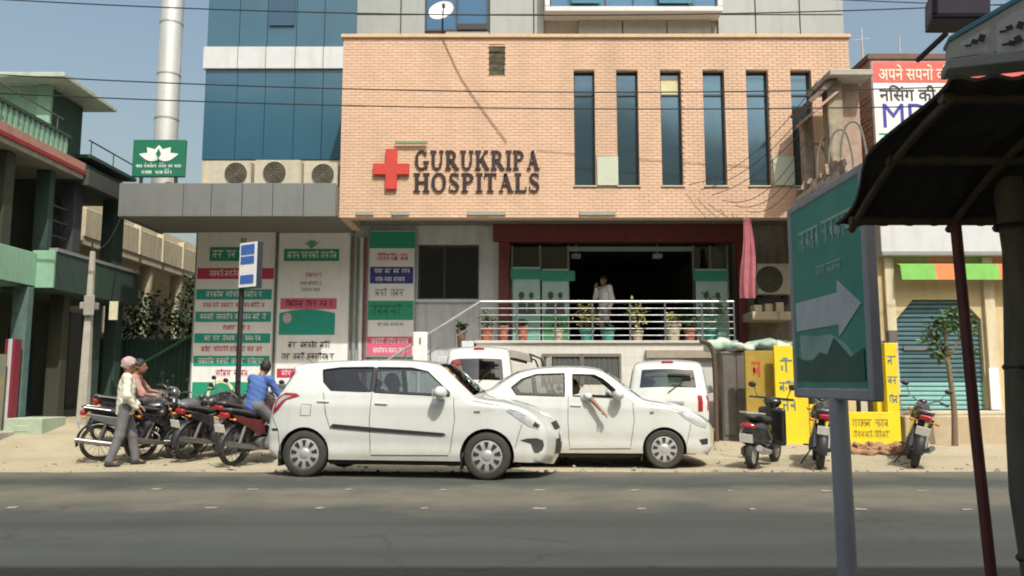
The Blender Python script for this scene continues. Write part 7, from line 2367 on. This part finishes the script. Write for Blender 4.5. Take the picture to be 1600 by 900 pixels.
def seated(px_, py_, pz, lean=0.0, knee=(0.42, 0.0), foot=(0.38, -0.40), spread=0.14):
    """Sitting figure whose pelvis is at (px_, py_, pz), facing +x."""
    c, s_ = math.cos(lean), math.sin(lean)

    def up(d, y=0.0):
        return V(px_ + d * s_, py_ + y, pz + d * c)
    J = dict(pelvis=up(0.02), chest=up(0.32), neck=up(0.50), head=up(0.64) + V(0.03, 0, 0))
    for k, sg in (('L', 1), ('R', -1)):
        J['sh' + k] = up(0.45, 0.18 * sg); J['el' + k] = up(0.20, 0.25 * sg) + V(0.12, 0, 0); J['wr' + k] = up(0.22, 0.2 * sg) + V(0.36, 0, 0)
        J['hip' + k] = V(px_, py_ + 0.1 * sg, pz); J['kn' + k] = V(px_ + knee[0], py_ + spread * sg, pz + knee[1]); J['an' + k] = V(px_ + foot[0], py_ + (spread + 0.02) * sg, pz + foot[1])
    return J


def person(label, loc, rot, J, shirt, trousers, hair, face=0.0, sleeve=1.0, hem=None, cap=None, curl=0.5, group=None, shoes=None, h=0.0105):
    t = thing('person', label, 'person', loc, 0.0, group)
    t.rotation_euler = rot
    P_ = np.array(list(J.values()))
    lo, hi = P_.min(0) - 0.22, P_.max(0) + 0.22
    lo[2] = min(lo[2], P_[:, 2].min() - 0.12)
    cf, sf = math.cos(face), math.sin(face)

    def hd(x, y, z):                      # offset in the head's frame
        return J['head'] + V(x * cf - y * sf, x * sf + y * cf, z)
    b = SDF(lo, hi, h, 0.03)
    b.cap(J['pelvis'], J['chest'], 0.115, 0.125).cap(J['chest'], J['neck'], 0.11, 0.05).cap(J['neck'], J['head'], 0.052, 0.05)
    rotm = np.array(Matrix.Rotation(face, 3, 'Z'))
    b.ell(hd(0, 0, 0.012), (0.095, 0.076, 0.118), 0.02, rotm).ell(hd(0.035, 0, -0.055), (0.062, 0.055, 0.065), 0.03, rotm)
    b.cap(hd(0.088, 0, 0.012), hd(0.112, 0, -0.025), 0.010, 0.015, 0.012).cap(hd(0.08, -0.03, 0.028), hd(0.08, 0.03, 0.028), 0.014, 0.014, 0.012)
    b.cap(hd(0.088, -0.02, -0.062), hd(0.088, 0.02, -0.062), 0.010, 0.010, 0.008)
    for sg in (-1, 1):
        b.ell(hd(-0.005, 0.078 * sg, -0.005), (0.022, 0.012, 0.032), 0.008, rotm).ell(hd(0.094, 0.032 * sg, 0.008), (0.012, 0.014, 0.009), 0, rotm, cut=True)
    for k, sg in (('L', 1), ('R', -1)):
        sh, el, wr = J['sh' + k], J['el' + k], J['wr' + k]
        b.cap(J['chest'] + (J['neck'] - J['chest']) * 0.6, sh, 0.06, 0.055).cap(sh, el, 0.050, 0.040).cap(el, wr, 0.041, 0.027)
        d = (wr - el) / np.linalg.norm(wr - el)
        side = np.cross(d, V(0, 0, 1)) if abs(d[2]) < 0.9 else V(1, 0, 0)
        side = side / np.linalg.norm(side)
        dn = np.cross(side, d)
        if dn[2] > 0: dn = -dn
        pal = wr + d * 0.055
        b.cap(wr, pal + d * 0.025, 0.026, 0.034, 0.02, flat=(dn, 0.5))
        for q, (off, ln) in enumerate(((-0.028, 0.062), (-0.010, 0.075), (0.009, 0.070), (0.027, 0.055))):
            r0 = pal + d * 0.035 + side * off
            k1 = r0 + d * ln * 0.55 + dn * ln * 0.25 * curl
            b.cap(r0, k1, 0.0098, 0.009, 0.006).cap(k1, k1 + d * ln * 0.45 * (1 - 0.5 * curl) + dn * ln * 0.55 * curl, 0.009, 0.0078, 0.003)
        th = wr + d * 0.03 - side * 0.028 * sg
        tk_ = th + d * 0.035 - side * 0.022 * sg + dn * 0.012
        b.cap(th, tk_, 0.012, 0.0105, 0.008).cap(tk_, tk_ + d * 0.03 + dn * 0.014 * curl, 0.010, 0.0085, 0.003)
        hp_, kn, an = J['hip' + k], J['kn' + k], J['an' + k]
        b.cap(hp_, kn, 0.078, 0.055).cap(kn, an, 0.052, 0.033).cap(an, an + V(0.10, 0.01 * sg, -0.045), 0.035, 0.03)
    b.mb().build('body', skin_brown, t, smooth=75)
    # shirt
    c = SDF(lo, hi, 0.0125, 0.04)
    side = J['shL'] - J['shR']; fwd = np.cross(side, J['neck'] - J['pelvis'])
    fwd = fwd / np.linalg.norm(fwd)
    pel = J['pelvis'] + (J['pelvis'] - J['chest']) * (0.32 if hem else 0.05)
    c.cap(pel, J['chest'], 0.18 if hem else 0.165, 0.175, flat=(fwd, 0.74)).cap(J['chest'], J['neck'] - (J['neck'] - J['chest']) * 0.12, 0.155, 0.062, flat=(fwd, 0.8))
    for k in 'LR':
        sh, el, wr = J['sh' + k], J['el' + k], J['wr' + k]
        c.cap(J['chest'] + (J['neck'] - J['chest']) * 0.55, sh, 0.075, 0.070).cap(sh, el, 0.069, 0.058)
        if sleeve > 0.6: c.cap(el, el + (wr - el) * 0.93, 0.058, 0.042)
        else:
            pass
    c.wrinkle(0.0045, 38, 3)
    if hem: c.half((0, 0, hem), (0, 0, -1))
    c.mb().build('shirt', shirt, t, smooth=75)
    c = SDF(lo, hi, 0.0125, 0.04)
    c.cap(J['pelvis'] + V(0, 0.03, 0), J['pelvis'] - V(0, 0.03, 0), 0.145, 0.145, flat=(fwd, 0.8))
    for k, sg in (('L', 1), ('R', -1)):
        hp_, kn, an = J['hip' + k], J['kn' + k], J['an' + k]
        c.cap(hp_, kn, 0.098, 0.074).cap(kn, an + (kn - an) * 0.03, 0.074, 0.064)
    c.wrinkle(0.0025, 17, 5)
    c.mb().build('trousers', trousers, t, smooth=75)
    for k, sg in (('L', 1), ('R', -1)):
        an = J['an' + k]
        q = SDF(an - 0.2, an + 0.28, 0.014, 0.03)
        q.cap(an + V(-0.035, 0, -0.045), an + V(0.13, 0.02 * sg, -0.052), 0.042, 0.038, flat=((0, 0, 1), 0.8)).cap(an, an + V(0.02, 0, -0.03), 0.042, 0.045)
        q.half(an + V(0, 0, -0.083), (0, 0, -1))
        q.mb().build('shoe', shoes or M('dark_shoe', (0.035, 0.03, 0.028), None, 0.6), t, smooth=70)
    hs = SDF(J['head'] - 0.2, J['head'] + 0.22, 0.010, 0.02)
    hs.ell(hd(-0.014, 0, 0.030), (0.103, 0.088, 0.113), 0.02, rotm)
    if cap:
        hs.ell(hd(-0.01, 0, 0.06), (0.108, 0.095, 0.085), 0.03, rotm).cap(hd(0.02, -0.085, 0.03), hd(-0.09, 0, 0.0), 0.03, 0.035, 0.02).cap(hd(0.02, 0.085, 0.03), hd(-0.09, 0, 0.0), 0.03, 0.035, 0.02)
    hs.ell(hd(0.085, 0, -0.055), (0.10, 0.12, 0.115), 0, rotm, cut=True)
    hs.half(hd(0, 0, -0.075), (-0.5 * cf, -0.5 * sf, -1))
    hs.wrinkle(0.003, 60, 2)
    hs.mb().build('head_cloth' if cap else 'hair', hair, t, smooth=75)
    return t


black_hair = M('black_hair', (0.018, 0.015, 0.013), None, 0.6, scale=20)
white_shirt = M('white_cotton', (0.62, 0.62, 0.52), (0.54, 0.54, 0.45), 0.85, scale=5, bump=0.1)
grey_trouser = M('grey_trouser', (0.14, 0.14, 0.15), (0.11, 0.11, 0.12), 0.9, scale=8)
dark_trouser = M('dark_trouser', (0.04, 0.04, 0.05), None, 0.9, scale=8)
blue_shirt = M('blue_cotton', (0.06, 0.13, 0.36), (0.05, 0.10, 0.29), 0.85, scale=6)
pink_shirt = M('dusty_pink_cotton', (0.40, 0.22, 0.19), (0.33, 0.18, 0.16), 0.85, scale=6)

# man in white on the verge, back half turned
J = stand(1.70, 0.10, 0.19)
J['wrL'] = V(0.20, 0.17, 0.95); J['elL'] = V(0.02, 0.26, 1.10); J['wrR'] = V(0.16, -0.20, 0.90); J['elR'] = V(0.0, -0.27, 1.10)
Ym = 12.85
xm = X(191, 722, Ym)
person('man in a loose white shirt and grey trousers standing by the motorcycles', (xm, Ym, gz(xm, Ym)), (0, 0, R(28)), J, white_shirt, grey_trouser,
       M('pale_head_cloth', (0.42, 0.32, 0.31), (0.34, 0.25, 0.25), 0.9, scale=9), face=R(14), hem=0.80, cap=True)
# rider astride the first motorcycle
J = seated(-0.22, 0, 0.93, 0.22, (0.34, -0.30), (0.16, -0.62), 0.22)
for k, sg in (('L', 1), ('R', -1)):
    J['wr' + k] = V(0.20, 0.27 * sg, 1.10); J['el' + k] = V(0.04, 0.30 * sg, 1.13)
g0 = gplace(219, 705, 13.6)
person('rider in a dusty pink shirt sitting on the motorcycle behind the man in white', g0, (0.10, 0, R(18)), J, pink_shirt, dark_trouser, black_hair, face=R(-10), sleeve=0.4)
# rider in blue
J = seated(-0.25, 0, 0.93, 0.30, (0.34, -0.30), (0.14, -0.62), 0.22)
for k, sg in (('L', 1), ('R', -1)):
    J['wr' + k] = V(0.20, 0.28 * sg, 1.09); J['el' + k] = V(0.02, 0.31 * sg, 1.10)
g0 = gplace(406, 708, 13.35)
person('rider in a bright blue shirt on the maroon motorcycle', g0, (0.05, 0, R(66)), J, blue_shirt, grey_trouser, black_hair, face=R(55), sleeve=0.4)
# man in the doorway, hand raised to his face
J = stand(1.66, 0.09, 0.06)
J['elR'] = V(0.10, -0.24, 1.12); J['wrR'] = V(0.19, -0.10, 1.36)
xp = X(945, 480, 19.6)
person('man in white shirt standing in the dark hospital doorway', (xp, 19.6, ZF), (0, 0, R(215)), J, M('bright_white_cotton', (0.74, 0.74, 0.74), (0.66, 0.66, 0.67), 0.85, scale=5), M('pale_grey_trouser', (0.42, 0.43, 0.45), None, 0.9), black_hair, hem=0.84, sleeve=1)
# pedestrian between the cars
J = stand(1.60)
xq = X(711, 600, 14.7)
person('person with a maroon head cloth and pale yellow shirt between hatchback and tall van', (xq, 14.7, gz(xq, 14.7)), (0, 0, R(-25)), J, M('pale_yellow_cotton', (0.62, 0.56, 0.36), None, 0.85), dark_trouser,
       M('maroon_cloth', (0.20, 0.03, 0.035), None, 0.9), cap=True, hem=0.76)
# drivers
J = seated(-0.10, -0.36, 0.60, -0.16, (0.44, 0.02), (0.72, -0.22), 0.12)
for k, sg in (('L', 1), ('R', -1)):
    J['wr' + k] = V(0.44, -0.36 + 0.15 * sg, 0.96); J['el' + k] = V(0.16, -0.36 + 0.26 * sg, 0.86)
person('driver in a dark shirt at the wheel of the white hatchback', hatch.root.location, hatch.root.rotation_euler, J, M('dark_slate_shirt', (0.05, 0.06, 0.08), None, 0.85), dark_trouser, black_hair)
J = seated(-0.10, -0.36, 0.60, -0.14, (0.44, 0.02), (0.72, -0.22), 0.12)
J['elL'] = V(0.16, -0.12, 0.86); J['wrL'] = V(0.44, -0.22, 0.96)
J['shR'] = V(-0.13, -0.60, 1.05); J['elR'] = V(0.06, -0.90, 1.10); J['wrR'] = V(0.24, -0.955, 0.90)
person('driver of the white saloon in a pale shirt with one arm out of the window', sal.root.location, sal.root.rotation_euler, J, M('pale_blue_shirt', (0.55, 0.57, 0.58), None, 0.85), dark_trouser, black_hair, face=R(-20), sleeve=0.4, curl=0.3)
